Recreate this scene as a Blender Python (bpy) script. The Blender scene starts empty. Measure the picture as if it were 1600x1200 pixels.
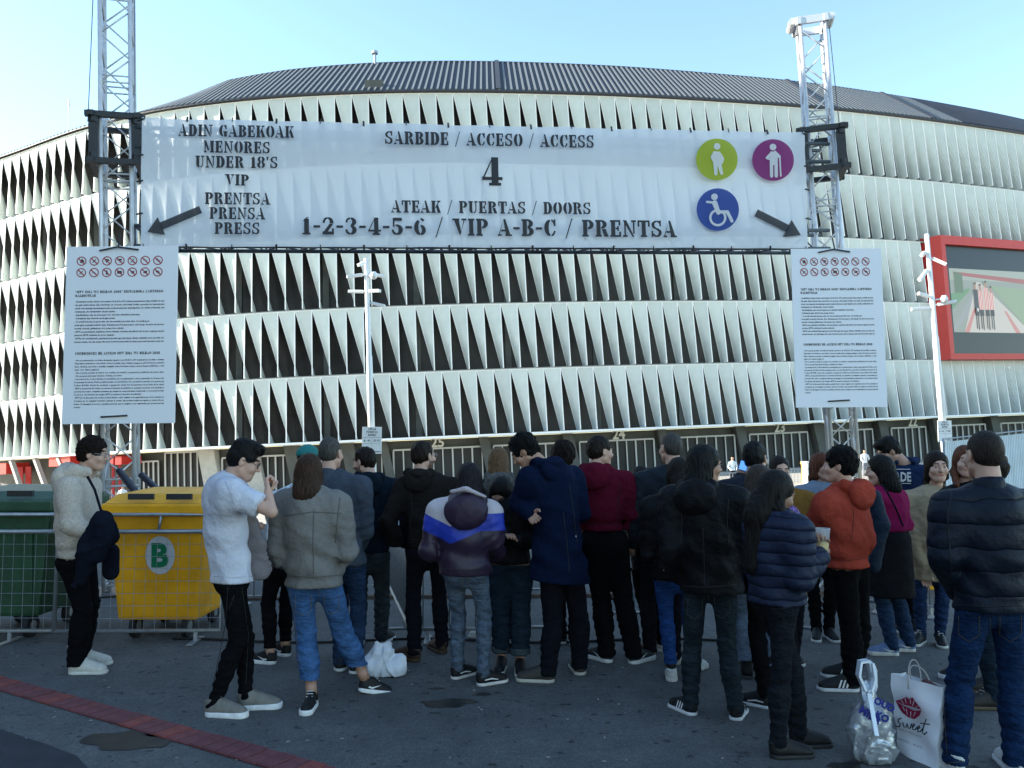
import bpy, bmesh, math, random
import numpy as np
from mathutils import Vector, Matrix
random.seed(7); rng = np.random.RandomState(11)
SC = bpy.context.scene
COL = SC.collection
# ------------------------------------------------------------------ camera
F = 1295.0; CAMH = 1.65; PITCH = math.atan(100 / F)
CAM = Vector((0, 0, CAMH))
cd = bpy.data.cameras.new('camera'); cam = bpy.data.objects.new('camera', cd); COL.objects.link(cam)
cd.sensor_width = 36; cd.lens = 36 * F / 1600; cd.clip_end = 3000; cd.clip_start = 0.1
cam.location = CAM; cam.rotation_euler = (math.pi / 2 + PITCH, 0, 0)
SC.camera = cam
# ------------------------------------------------------------------ light
SUN_EL = math.radians(21); SUN_AZ = math.radians(4)     # azimuth: from -X turned towards +Y
S = Vector((-math.cos(SUN_EL) * math.cos(SUN_AZ), math.cos(SUN_EL) * math.sin(SUN_AZ), math.sin(SUN_EL)))
w = bpy.data.worlds.new('World'); SC.world = w; w.use_nodes = True
nt = w.node_tree; bg = nt.nodes['Background']
sky = nt.nodes.new('ShaderNodeTexSky'); sky.sky_type = 'NISHITA'; sky.sun_disc = False
sky.sun_elevation = SUN_EL; sky.sun_rotation = math.atan2(S.x, S.y); sky.air_density = 1.0; sky.dust_density = 0.15; sky.ozone_density = 1.2
tint = nt.nodes.new('ShaderNodeMix'); tint.data_type = 'RGBA'; tint.blend_type = 'MULTIPLY'; tint.inputs[0].default_value = 1; tint.inputs[7].default_value = (1.0, 1.06, 1.02, 1)
nt.links.new(sky.outputs[0], tint.inputs[6]); nt.links.new(tint.outputs[2], bg.inputs[0]); bg.inputs[1].default_value = 0.14
sd = bpy.data.lights.new('sun', 'SUN'); sd.energy = 5.0; sd.angle = math.radians(0.53); sd.color = (1.0, 0.93, 0.82)
so = bpy.data.objects.new('sun', sd); COL.objects.link(so); so.rotation_euler = S.to_track_quat('Z', 'Y').to_euler()
SC.view_settings.view_transform = 'Standard'; SC.view_settings.look = 'None'
SC.view_settings.exposure = 1.65; SC.view_settings.gamma = 1.0; SC.view_settings.use_curve_mapping = False
SC.render.engine = 'CYCLES'
SC.cycles.use_denoising = True
SC.cycles.max_bounces = 8; SC.cycles.diffuse_bounces = 4; SC.cycles.transparent_max_bounces = 12
# ------------------------------------------------------------------ helpers
FWD = Vector((0, math.cos(PITCH), math.sin(PITCH))); UPV = Vector((0, -math.sin(PITCH), math.cos(PITCH)))
def ray(px, py):
    return FWD + Vector((1, 0, 0)) * ((px - 800) / F) + UPV * ((600 - py) / F)
def at(px, py, Y):
    d = ray(px, py); return CAM + d * (Y / d.y)
def gp(px, py, z=0.0):
    d = ray(px, py); return CAM + d * ((z - CAMH) / d.z)
TH = 0.045                                    # true vertical leans left by this much: the square slopes
GR = Matrix(((math.cos(TH), 0, -math.sin(TH)), (0, 1, 0), (math.sin(TH), 0, math.cos(TH))))   # plumb frame -> scene
def G(v): return CAM + GR @ Vector(v)
def toG(v): return GR.transposed() @ (Vector(v) - CAM)
GROUND_G = -2.9
PL = GR @ Vector((0, 0, 1))
def ground_z(x, y):
    t = min(1, max(0, (y - 14) / 26.0)); t = t * t * (3 - 2 * t)
    zs = CAMH + (GROUND_G - math.sin(TH) * x) / math.cos(TH) if False else CAMH + (GROUND_G + math.sin(TH) * x) / math.cos(TH)
    return zs * t
MATS = {}
def mat(name, col, rough=0.7, metal=0.0, var=0.0, vscale=3.0, bump=0.0, bscale=40.0, spec=0.4, stretch=None, bdist=.01, **kw):
    if name in MATS: return MATS[name]
    m = bpy.data.materials.new(name); m.use_nodes = True; n = m.node_tree; b = n.nodes['Principled BSDF']
    b.inputs['Base Color'].default_value = (*col, 1); b.inputs['Roughness'].default_value = rough; b.inputs['Metallic'].default_value = metal
    b.inputs['Specular IOR Level'].default_value = spec
    tc = n.nodes.new('ShaderNodeTexCoord'); src = tc.outputs['Object']
    if stretch:
        mp = n.nodes.new('ShaderNodeMapping'); mp.inputs['Scale'].default_value = stretch; n.links.new(src, mp.inputs[0]); src = mp.outputs[0]
    if var:
        t = n.nodes.new('ShaderNodeTexNoise'); t.inputs['Scale'].default_value = vscale; t.inputs['Detail'].default_value = 6
        n.links.new(src, t.inputs['Vector'])
        r = n.nodes.new('ShaderNodeMapRange'); r.inputs[1].default_value = 0.3; r.inputs[2].default_value = 0.7
        r.inputs[3].default_value = 1 - var; r.inputs[4].default_value = 1 + var; n.links.new(t.outputs[0], r.inputs[0])
        mx = n.nodes.new('ShaderNodeVectorMath'); mx.operation = 'SCALE'; mx.inputs[0].default_value = col
        n.links.new(r.outputs[0], mx.inputs['Scale']); n.links.new(mx.outputs[0], b.inputs['Base Color'])
    if bump:
        t = n.nodes.new('ShaderNodeTexNoise'); t.inputs['Scale'].default_value = bscale; t.inputs['Detail'].default_value = 4
        n.links.new(src, t.inputs['Vector'])
        bp = n.nodes.new('ShaderNodeBump'); bp.inputs['Strength'].default_value = bump; bp.inputs['Distance'].default_value = bdist
        n.links.new(t.outputs[0], bp.inputs['Height']); n.links.new(bp.outputs[0], b.inputs['Normal'])
    for k, v in kw.items(): b.inputs[k.replace('_', ' ')].default_value = v
    MATS[name] = m; return m
def tag(o, label=None, cat=None, group=None, kind=None):
    if label: o['label'] = label
    if cat: o['category'] = cat
    if group: o['group'] = group
    if kind: o['kind'] = kind
    return o
def empty(name, loc=(0, 0, 0), parent=None, rot=None):
    o = bpy.data.objects.new(name, None); COL.objects.link(o); o.empty_display_size = .1
    o.location = loc
    if rot is not None: o.rotation_euler = rot
    if parent: o.parent = parent
    return o
class MB:
    """collects polygons; build() makes ONE mesh object"""
    def __init__(s): s.v = []; s.f = []; s.m = []
    def poly(s, pts, mi=0):
        i = len(s.v); s.v += [tuple(p) for p in pts]; s.f.append(tuple(range(i, i + len(pts)))); s.m.append(mi)
    def mesh(s, V, Fc, mi=0):
        i = len(s.v); s.v += [tuple(p) for p in V]; s.f += [tuple(a + i for a in f) for f in Fc]; s.m += [mi] * len(Fc)
    def hexa(s, c, mi=0):      # c: 8 corners, bottom 4 then top 4 (ccw)
        s.mesh(c, [(3, 2, 1, 0), (4, 5, 6, 7), (0, 1, 5, 4), (1, 2, 6, 5), (2, 3, 7, 6), (3, 0, 4, 7)], mi)
    def box(s, x0, y0, z0, x1, y1, z1, mi=0):
        s.hexa([(x0, y0, z0), (x1, y0, z0), (x1, y1, z0), (x0, y1, z0), (x0, y0, z1), (x1, y0, z1), (x1, y1, z1), (x0, y1, z1)], mi)
    def bar(s, a, b, w, h=None, mi=0, up=(0, 0, 1)):
        a = Vector(a); b = Vector(b); h = h or w; d = (b - a).normalized(); u = Vector(up)
        if abs(d.dot(u)) > .95: u = Vector((0, 1, 0))
        r = d.cross(u).normalized() * w / 2; t = r.cross(d).normalized() * h / 2
        s.hexa([a - r - t, a + r - t, b + r - t, b - r - t, a - r + t, a + r + t, b + r + t, b - r + t], mi)
    def tube(s, pts, r, n=8, mi=0, caps=True):
        pts = [Vector(p) for p in pts]; rs = r if isinstance(r, (list, tuple)) else [r] * len(pts)
        V = []; prev = None
        for i, p in enumerate(pts):
            d = (pts[min(i + 1, len(pts) - 1)] - pts[max(i - 1, 0)]).normalized()
            if prev is None:
                u = Vector((0, 0, 1)) if abs(d.z) < .9 else Vector((1, 0, 0)); a = d.cross(u).normalized()
            else: a = (prev - d * prev.dot(d)).normalized()
            prev = a; b = d.cross(a)
            for k in range(n):
                t = 2 * math.pi * k / n; V.append(p + (a * math.cos(t) + b * math.sin(t)) * rs[i])
        Fc = []
        for i in range(len(pts) - 1):
            for k in range(n): Fc.append((i * n + k, i * n + (k + 1) % n, (i + 1) * n + (k + 1) % n, (i + 1) * n + k))
        if caps: Fc.append(tuple(range(n))[::-1]); Fc.append(tuple((len(pts) - 1) * n + k for k in range(n)))
        s.mesh(V, Fc, mi)
    def data(s, name, mats, smooth=False, bevel=0):
        me = bpy.data.meshes.new(name); me.from_pydata(s.v, [], s.f)
        for m in (mats if isinstance(mats, (list, tuple)) else [mats]): me.materials.append(m)
        if len(set(s.m)) > 1: me.polygons.foreach_set('material_index', s.m)
        if smooth: me.polygons.foreach_set('use_smooth', [True] * len(s.f))
        if bevel:
            bm = bmesh.new(); bm.from_mesh(me); bmesh.ops.remove_doubles(bm, verts=bm.verts, dist=1e-5)
            bmesh.ops.bevel(bm, geom=list(bm.edges), offset=bevel, segments=2, affect='EDGES', profile=.6); bm.to_mesh(me); bm.free()
        me.update(); return me
    def build(s, name, mats, parent=None, smooth=False, bevel=0, loc=None, rot=None):
        return link(name, s.data(name, mats, smooth, bevel), parent, loc, rot)
def link(name, me, parent=None, loc=None, rot=None):
    o = bpy.data.objects.new(name, me); COL.objects.link(o)
    if parent: o.parent = parent
    if loc is not None: o.location = loc
    if rot is not None: o.rotation_euler = rot
    return o
def copy_tree(o, parent=None):
    c = o.copy(); COL.objects.link(c); c.parent = parent
    for ch in list(o.children): copy_tree(ch, c)
    return c
# ---- stencil lettering, cap height 1, drawn as polygons
def _arc(cx, cy, rx, ry, ix, iy, a0, a1, n=7):
    o = []; i = []
    for k in range(n + 1):
        t = math.radians(a0 + (a1 - a0) * k / n); o.append((cx + rx * math.cos(t), cy + ry * math.sin(t))); i.append((cx + ix * math.cos(t), cy + iy * math.sin(t)))
    return [[o[k], o[k + 1], i[k + 1], i[k]] for k in range(n)]
def _r(x0, y0, x1, y1): return [[(x0, y0), (x1, y0), (x1, y1), (x0, y1)]]
def _st(x, w=.24, y0=0, y1=1, s=.07): return _r(x, y0, x + w, y1) + _r(x - s, y0, x, y0 + .09) + _r(x + w, y0, x + w + s, y0 + .09) + _r(x - s, y1 - .09, x, y1) + _r(x + w, y1 - .09, x + w + s, y1)
def _q(*p): return [list(p)]
def _glyphs():
    g = {}
    O = _arc(.40, .5, .38, .5, .13, .43, 100, 260, 10) + _arc(.46, .5, .38, .5, .13, .43, -80, 80, 10)
    g['O'] = (.86, O)
    g['A'] = (.86, _q((.36, 1), (.50, 1), (.80, 0), (.53, 0)) + _q((.33, .93), (.30, .83), (.10, .06), (.03, .06)) + _r(-.02, 0, .2, .08) + _r(.48, 0, .88, .08) + _r(.2, .27, .46, .36))
    g['B'] = (.80, _st(.08) + _arc(.40, .75, .34, .25, .10, .17, -90, 90) + _arc(.40, .27, .38, .27, .12, .19, -90, 90))
    g['C'] = (.80, _arc(.42, .5, .40, .5, .14, .43, 100, 260, 10) + _arc(.46, .5, .30, .5, .22, .42, 25, 82) + _arc(.46, .5, .30, .5, .22, .42, -82, -25) + _r(.66, .62, .74, 1))
    g['D'] = (.84, _st(.08) + _arc(.40, .5, .42, .5, .14, .41, -90, 90, 10))
    g['E'] = (.76, _st(.08) + _r(.38, 0, .70, .09) + _r(.38, .91, .68, 1) + _r(.62, 0, .71, .3) + _r(.60, .7, .68, 1) + _r(.38, .46, .54, .54) + _r(.5, .36, .57, .64))
    g['G'] = (.86, _arc(.42, .5, .40, .5, .14, .43, 100, 260, 10) + _arc(.46, .5, .30, .5, .22, .42, 30, 82) + _r(.66, .64, .74, 1) + _r(.52, 0, .76, .42) + _r(.46, .36, .84, .44))
    g['I'] = (.42, _st(.09)); g['L'] = (.72, _st(.08) + _r(.38, 0, .68, .09) + _r(.60, 0, .69, .36))
    g['K'] = (.88, _st(.08) + _q((.38, .42), (.64, .92), (.74, .92), (.46, .38)) + _q((.46, .62), (.62, .72), (.88, 0), (.60, 0)) + _r(.56, .91, .84, 1))
    g['M'] = (1.02, _r(.09, .1, .16, .9) + _r(0, 0, .26, .09) + _q((0, 1), (.26, 1), (.5, .28), (.40, .1)) + _q((.50, .1), (.56, .28), (.74, 1), (.66, 1)) + _st(.70, .24))
    g['N'] = (.90, _r(.10, .1, .17, .86) + _r(0, 0, .28, .09) + _q((0, 1), (.26, 1), (.74, 0), (.62, 0)) + _r(.70, .2, .77, .9) + _r(.58, .91, .88, 1))
    g['P'] = (.78, _st(.08) + _arc(.40, .72, .36, .28, .12, .19, -90, 90))
    g['R'] = (.88, _st(.08) + _arc(.40, .74, .35, .26, .11, .17, -90, 90) + _q((.44, .44), (.66, .46), (.86, 0), (.60, 0)))
    g['S'] = (.74, _arc(.37, .74, .33, .26, .17, .18, 95, 250) + _arc(.37, .74, .31, .26, .23, .18, 20, 85) + _q((.1, .62), (.28, .50), (.64, .34), (.50, .50)) + _q((.26, .6), (.1, .62), (.46, .36), (.64, .4)) + _arc(.36, .27, .33, .27, .16, .19, -85, 40) + _arc(.36, .27, .31, .27, .23, .19, 200, 265) + _r(.02, 0, .09, .36) + _r(.58, .66, .65, 1))
    g['T'] = (.80, _r(.28, 0, .52, 1) + _r(.2, 0, .6, .09) + _r(0, .91, .24, 1) + _r(.56, .91, .8, 1) + _r(0, .64, .08, 1) + _r(.72, .64, .8, 1))
    g['U'] = (.88, _r(.10, .3, .34, 1) + _r(.02, .91, .42, 1) + _arc(.40, .3, .30, .3, .06, .22, 180, 262) + _arc(.46, .3, .28, .3, .22, .22, -82, 0) + _r(.68, .3, .74, .95) + _r(.58, .91, .86, 1))
    g['V'] = (.86, _q((.06, 1), (.34, 1), (.52, .2), (.42, 0)) + _q((.50, .0), (.54, .2), (.76, .95), (.68, .95)) + _r(-.02, .91, .4, 1) + _r(.58, .91, .86, 1))
    g['Y'] = (.86, _q((.04, 1), (.32, 1), (.5, .5), (.32, .45)) + _r(.32, 0, .54, .46) + _r(.22, 0, .64, .09) + _q((.5, .5), (.56, .5), (.78, .95), (.70, .95)) + _r(.58, .91, .86, 1) + _r(-.02, .91, .38, 1))
    g['Z'] = (.76, _q((.04, 0), (.32, 0), (.70, 1), (.42, 1)) + _r(.36, 0, .70, .09) + _r(.04, .91, .38, 1) + _r(.62, 0, .70, .34) + _r(.04, .66, .12, 1))
    g['W'] = (1.2, _q((.04, 1), (.30, 1), (.44, .2), (.34, 0)) + _q((.42, 0), (.46, .2), (.60, .9), (.54, .9)) + _q((.52, 1), (.76, 1), (.90, .2), (.80, 0)) + _q((.88, 0), (.92, .2), (1.1, .95), (1.03, .95)) + _r(-.02, .91, .36, 1) + _r(.94, .91, 1.2, 1))
    g['1'] = (.56, _r(.14, 0, .40, .9) + _r(.04, 0, .50, .08) + _q((.02, .76), (.14, .80), (.40, 1), (.28, 1)))
    g['2'] = (.74, _arc(.36, .70, .32, .30, .12, .22, -10, 85) + _arc(.34, .70, .30, .30, .2, .22, 95, 185) + _q((.03, .09), (.30, .09), (.66, .60), (.44, .62)) + _r(.03, 0, .68, .16) + _r(.62, 0, .70, .34))
    g['3'] = (.74, _arc(.34, .75, .34, .25, .12, .17, -80, 85) + _arc(.34, .75, .30, .25, .22, .17, 100, 190) + _arc(.34, .27, .36, .27, .12, .19, -85, 85) + _arc(.34, .27, .32, .27, .22, .19, 175, 262))
    g['4'] = (.80, _r(.40, 0, .64, 1) + _r(.30, 0, .74, .08) + _q((.02, .24), (.10, .24), (.40, .92), (.40, 1)) + _r(.02, .20, .36, .29) + _r(.68, .20, .80, .29))
    g['5'] = (.74, _arc(.34, .31, .36, .31, .12, .22, -85, 110) + _arc(.34, .31, .32, .31, .22, .22, 180, 262) + _r(.10, .48, .17, 1) + _r(.10, .84, .64, 1))
    g['6'] = (.76, _arc(.40, .46, .38, .46, .14, .36, 110, 262, 9) + _arc(.42, .30, .32, .30, .10, .21, -85, 85) + _arc(.42, .60, .30, .40, .20, .31, 40, 85))
    g['8'] = (.74, _arc(.34, .75, .30, .25, .10, .17, 100, 260) + _arc(.40, .75, .30, .25, .10, .17, -80, 80) + _arc(.34, .27, .34, .27, .12, .19, 100, 260) + _arc(.40, .27, .34, .27, .12, .19, -80, 80))
    g['0'] = (.80, _arc(.37, .5, .33, .5, .10, .42, 100, 260, 9) + _arc(.43, .5, .33, .5, .10, .42, -80, 80, 9))
    g['-'] = (.46, _r(.04, .40, .42, .52)); g['/'] = (.44, _q((-.04, -.12), (.04, -.12), (.44, 1.08), (.36, 1.08)))
    g["'"] = (.3, _q((.06, 1), (.24, 1), (.14, .68), (.08, .68))); g['"'] = (.4, _q((.04, 1), (.16, 1), (.11, .7), (.06, .7)) + _q((.22, 1), (.34, 1), (.29, .7), (.24, .7))); g[' '] = (.42, [])
    g['('] = (.3, []); g[')'] = (.3, [])
    return g
GLYPH = _glyphs()
def stencil(mb, text, A, B, upv, h, off, mi=0):
    """writes text from point A to point B (baseline) with cap height h; off = small vector off the surface"""
    wtot = sum(GLYPH[c][0] + .12 for c in text) - .12
    ax = (B - A) / wtot; x = 0
    for c in text:
        w_, ps = GLYPH[c]
        for q, p in enumerate(ps):
            cu = sum(u for u, v in p) / len(p); cv = sum(v for u, v in p) / len(p); e = .021
            mb.poly([A + ax * (x + u + (e if u > cu else -e)) + upv * (h * (v + (e * .6 if v > cv else -e * .6))) + off * (1 + .004 * q) for u, v in p], mi)
        x += w_ + .12
_tc = {}
def plain_text(body, size, res=1, thick=0.0, shear=0.0, align='LEFT'):
    """built-in font -> (verts, faces) in x,y"""
    cu = bpy.data.curves.new('t', 'FONT'); cu.body = body; cu.size = size; cu.resolution_u = res; cu.offset = thick; cu.shear = shear; cu.align_x = align
    o = bpy.data.objects.new('t', cu); COL.objects.link(o)
    me = o.to_mesh(); V = [tuple(v.co) for v in me.vertices]; Fc = [tuple(p.vertices) for p in me.polygons]
    o.to_mesh_clear(); bpy.data.objects.remove(o); bpy.data.curves.remove(cu)
    return V, Fc
# ------------------------------------------------------------------ materials
def asphalt():
    m = bpy.data.materials.new('asphalt'); m.use_nodes = True; n = m.node_tree; b = n.nodes['Principled BSDF']; L = n.links
    tc = n.nodes.new('ShaderNodeTexCoord')
    def noise(sc, det=6, rough=.6):
        t = n.nodes.new('ShaderNodeTexNoise'); t.inputs['Scale'].default_value = sc; t.inputs['Detail'].default_value = det; t.inputs['Roughness'].default_value = rough
        L.new(tc.outputs['Object'], t.inputs['Vector']); return t.outputs[0]
    def ramp(src, pts):
        r = n.nodes.new('ShaderNodeValToRGB'); e = r.color_ramp.elements
        e[0].position, e[0].color = pts[0][0], (*[pts[0][1]] * 3, 1); e[1].position, e[1].color = pts[1][0], (*[pts[1][1]] * 3, 1)
        for p, c in pts[2:]:
            q = e.new(p); q.color = (c, c, c, 1)
        L.new(src, r.inputs[0]); return r.outputs[0]
    def mul(a, bb):
        x = n.nodes.new('ShaderNodeMix'); x.data_type = 'RGBA'; x.blend_type = 'MULTIPLY'; x.inputs[0].default_value = 1
        L.new(a, x.inputs[6]); L.new(bb, x.inputs[7]); return x.outputs[2]
    big = ramp(noise(.55, 4), [(.3, .72), (.7, 1.15)]); mid = ramp(noise(4.5), [(.3, .78), (.7, 1.14)]); fine = mul(ramp(noise(90, 3), [(.3, .55), (.72, 1.55)]), ramp(noise(28, 3), [(.3, .82), (.7, 1.2)]))
    spots = ramp(noise(5.3, 3), [(.29, .35), (.34, 1.0)]); gum = ramp(noise(13, 1), [(.30, .42), (.33, 1)])
    base = n.nodes.new('ShaderNodeRGB'); base.outputs[0].default_value = (.100, .101, .100, 1)
    c = mul(mul(mul(mul(mul(base.outputs[0], big), mid), fine), spots), gum)
    L.new(c, b.inputs['Base Color']); b.inputs['Roughness'].default_value = .82; b.inputs['Specular IOR Level'].default_value = .35
    bp = n.nodes.new('ShaderNodeBump'); bp.inputs['Strength'].default_value = .5; bp.inputs['Distance'].default_value = .006
    L.new(noise(160, 4), bp.inputs['Height']); L.new(bp.outputs[0], b.inputs['Normal'])
    return m
M_ASPH = asphalt()
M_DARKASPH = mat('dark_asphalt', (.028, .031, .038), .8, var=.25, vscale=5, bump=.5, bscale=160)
M_STAIN = mat('damp_stain', (.02, .02, .019), .45, var=.3, vscale=14)
M_BRICK = [mat('red_paver_%d' % i, c, .75, var=.3, vscale=18, bump=.4, bscale=90) for i, c in enumerate([(.20, .052, .052), (.17, .05, .055), (.24, .058, .048), (.15, .045, .05)])]
M_PLAZA = mat('plaza_paving', (.36, .33, .28), .8, var=.12, vscale=.6)
M_PANEL = mat('white_facade_panel', (.72, .77, .74), .38, var=.05, vscale=.9, spec=.5)
M_PEDGE = mat('facade_panel_edge', (.85, .85, .83), .4)
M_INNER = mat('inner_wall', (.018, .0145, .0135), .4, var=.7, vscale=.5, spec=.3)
M_SLAB = mat('floor_slab', (.30, .30, .28), .6)
M_ROOF = mat('roof_metal', (.035, .040, .052), .6, metal=.0, var=.15, vscale=.3)
M_RIB = mat('roof_rib', (.15, .165, .175), .6)
M_CONC = mat('dark_concrete', (.085, .088, .080), .7, var=.2, vscale=1)
M_FRAME = mat('door_frame', (.50, .49, .46), .5)
M_GLASS = mat('door_glass', (.030, .030, .028), .5, var=.3, vscale=.5, spec=.25)
M_LGREY = mat('stone_column', (.42, .41, .37), .7, var=.1)
M_RED = mat('red_cladding', (.50, .028, .022), .45, var=.06, vscale=2)
M_REDDK = mat('red_kiosk', (.36, .012, .02), .5)
M_WHITE = mat('white_paint', (.80, .80, .78), .5)
M_ALU = mat('truss_aluminium', (.66, .66, .67), .42, metal=.35, var=.12, vscale=9, bump=.1, bscale=50)
M_BLACKST = mat('black_steel', (.022, .023, .026), .45, var=.3, vscale=12)
M_STRUT = mat('black_strut', (.02, .024, .045), .35)
M_GALV = mat('galvanised_steel', (.34, .36, .38), .42, metal=.6, var=.15, vscale=20)
M_YEL = mat('yellow_plastic', (.80, .355, .003), .5, var=.18, vscale=3, bump=.15, bscale=18)
M_GRN = mat('green_plastic', (.022, .07, .034), .5, var=.28, vscale=4, bump=.15, bscale=18)
def scuff(m, col):
    n = m.node_tree; L = n.links; b = n.nodes['Principled BSDF']; tc = n.nodes.new('ShaderNodeTexCoord'); mp = n.nodes.new('ShaderNodeMapping'); mp.inputs['Scale'].default_value = (1, 1, 3.5); L.new(tc.outputs['Object'], mp.inputs[0])
    t = n.nodes.new('ShaderNodeTexNoise'); t.inputs['Scale'].default_value = 9; t.inputs['Detail'].default_value = 9; t.inputs['Roughness'].default_value = .75; L.new(mp.outputs[0], t.inputs['Vector'])
    r = n.nodes.new('ShaderNodeMapRange'); r.inputs[1].default_value = .58; r.inputs[2].default_value = .68; r.inputs[4].default_value = .55; L.new(t.outputs[0], r.inputs[0])
    x = n.nodes.new('ShaderNodeMix'); x.data_type = 'RGBA'; x.inputs[7].default_value = (*col, 1); L.new(r.outputs[0], x.inputs[0]); L.new(b.inputs['Base Color'].links[0].from_socket, x.inputs[6]); L.new(x.outputs[2], b.inputs['Base Color'])
scuff(M_YEL, (.30, .17, .03)); scuff(M_GRN, (.10, .13, .10))
M_RUB = mat('black_rubber', (.015, .015, .016), .7)
M_INK = mat('black_print', (.030, .030, .036), .6)
M_CHAIN = mat('zinc', (.5, .5, .5), .4, metal=.8)
# ------------------------------------------------------------------ ground
def build_ground():
    mb = MB()
    xs = [-260, -160, -110, -80, -60] + list(range(-48, 49, 4)) + [60, 80, 110, 160, 260]
    ys = [-60, -20, 0, 4, 8, 12, 14, 16, 18, 20, 22, 24, 26, 28, 30, 32, 34, 36, 38, 40, 46, 55, 70, 90, 130, 200, 320]
    for y in ys:
        for x in xs: mb.v.append((x, y, ground_z(x, y)))
    nx = len(xs)
    for j in range(len(ys) - 1):
        for i in range(nx - 1):
            mb.f.append((j * nx + i, j * nx + i + 1, (j + 1) * nx + i + 1, (j + 1) * nx + i)); mb.m.append(1 if ys[j] >= 28 else 0)
    tag(mb.build('ground', [M_ASPH, M_PLAZA], smooth=True), kind='structure')
    # darker asphalt patch in the lower left corner
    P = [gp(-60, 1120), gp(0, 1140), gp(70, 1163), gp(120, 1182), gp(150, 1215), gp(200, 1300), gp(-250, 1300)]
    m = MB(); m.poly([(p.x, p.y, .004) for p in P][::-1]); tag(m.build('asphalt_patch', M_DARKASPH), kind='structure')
    # red paver strip
    strip = empty('brick_strip', gp(250, 1130)); tag(strip, kind='structure'); o0 = Vector(strip.location)
    A0, A1, B0, B1 = gp(-260, 1004), gp(560, 1206), gp(-260, 1034), gp(560, 1242)
    A0, A1, B0, B1 = gp(0, 1058), gp(512, 1198), gp(0, 1082), gp(420, 1200)
    dA = (A1 - A0).normalized(); wd = 0.5 * ((B0 - A0) - dA * (B0 - A0).dot(dA) + (B1 - A0) - dA * (B1 - A0).dot(dA))
    L = 0.108; start = A0 - dA * 2.4; base = MB(); s0 = start; s1 = A1 + dA * 3
    base.poly([s0 + Vector((0, 0, .002)), s0 + wd + Vector((0, 0, .002)), s1 + wd + Vector((0, 0, .002)), s1 + Vector((0, 0, .002))])
    for i in range(len(base.v)): base.v[i] = tuple(Vector(base.v[i]) - o0)
    base.build('mortar_bed', M_STAIN, strip)
    u = wd.normalized(); W = wd.length; me = []
    for k in range(4):
        b = MB(); b.box(-L / 2 + .004, 0, 0, L / 2 - .004, W, .008 + .002 * k); me.append(b.data('brick', M_BRICK[k], bevel=.003))
    n = int((s1 - s0).length / L); ang = math.atan2(dA.y, dA.x)
    flip = dA.cross(u).z < 0
    for i in range(n):
        p = s0 + dA * (L * (i + .5)) - o0 + (u * W if flip else Vector((0, 0, 0)))
        link('brick', me[random.choice([0, 0, 1, 1, 2, 3])], strip, p + Vector((0, 0, .001)), (0, 0, ang + random.uniform(-.006, .006)))
    # stains, drain lines, manhole-like repair
    def blot(px, py, rx, ry, seed, name='puddle_stain'):
        c = gp(px, py); r2 = random.Random(seed); m = MB(); n = 40; ph = [r2.uniform(0, 6.28) for _ in range(6)]
        P = []
        for k in range(n):
            t = 2 * math.pi * k / n; r = 1 + .16 * math.sin(2 * t + ph[0]) + .12 * math.sin(3 * t + ph[1]) + .1 * math.sin(5 * t + ph[2]) + .06 * math.sin(9 * t + ph[3])
            P.append((c.x + rx * r * math.cos(t), c.y + ry * r * math.sin(t), .004))
        m.poly(P); tag(m.build(name, M_STAIN), kind='structure')
    blot(215, 1155, .25, .19, 1); blot(700, 1099, .17, .085, 2); blot(752, 1085, .05, .04, 3); blot(682, 1076, .05, .02, 4); blot(672, 1066, .03, .015, 5)
    blot(1320, 1197, .10, .04, 6); blot(262, 1150, .12, .03, 8)
    # low kerb line beyond the barriers and cable cover lying on the ground
    m = MB(); a = gp(250, 938); b = gp(1330, 930); m.bar(a + Vector((0, 0, .02)), b + Vector((0, 0, .02)), .09, .04)
    tag(m.build('kerb_strip', mat('kerb_rust', (.09, .062, .045), .8, var=.4, vscale=6)), kind='structure')
    m = MB(); m.tube([gp(x, 1003 + 3 * math.sin(x / 60.)) + Vector((0, 0, .012)) for x in range(270, 1180, 20)], .011, 6)
    tag(m.build('cable', M_RUB, smooth=True), 'thin black cable lying across the asphalt under the queue of people', 'cable')
build_ground()
# ------------------------------------------------------------------ stadium
UP_TOP = 30.0
pts = [(-170, 330), (-90, 286), (0, 251), (60, 228), (120, 206), (170, 193), (220, 181), (300, 167), (400, 156), (500, 149.5), (600, 146), (700, 145), (800, 146), (900, 148.5), (1000, 152.5), (1100, 158), (1200, 164.5), (1300, 172.5), (1400, 183), (1500, 196), (1600, 211), (1720, 232)]
plan = []
for px, py in pts:
    d = GR.transposed() @ ray(px, py); k = UP_TOP / d.z; plan.append((d.x * k, d.y * k))
plan = [(plan[0][0] - 2, plan[0][1] + 14)] + plan[1:] + [(plan[-1][0] + 14, plan[-1][1] + 8)]
def catmull(P, n=24):
    out = []
    for i in range(len(P) - 1):
        p0 = P[max(i - 1, 0)]; p1 = P[i]; p2 = P[i + 1]; p3 = P[min(i + 2, len(P) - 1)]
        for k in range(n):
            t = k / n
            out.append(tuple(.5 * (2 * p1[j] + (p2[j] - p0[j]) * t + (2 * p0[j] - 5 * p1[j] + 4 * p2[j] - p3[j]) * t * t + (3 * p1[j] - p0[j] - 3 * p2[j] + p3[j]) * t ** 3) for j in (0, 1)))
    out.append(P[-1]); return np.array(out)
CP = catmull(plan)
for _ in range(260):            # smooth the traced plan curve
    CP[1:-1] = CP[1:-1] * .5 + (CP[:-2] + CP[2:]) * .25
CS = np.concatenate([[0], np.cumsum(np.hypot(*np.diff(CP, axis=0).T))]); CLEN = CS[-1]
def cpos(s): return Vector((float(np.interp(s, CS, CP[:, 0])), float(np.interp(s, CS, CP[:, 1])), 0))
def ctan(s): return (cpos(s + .6) - cpos(s - .6)).normalized()
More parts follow.
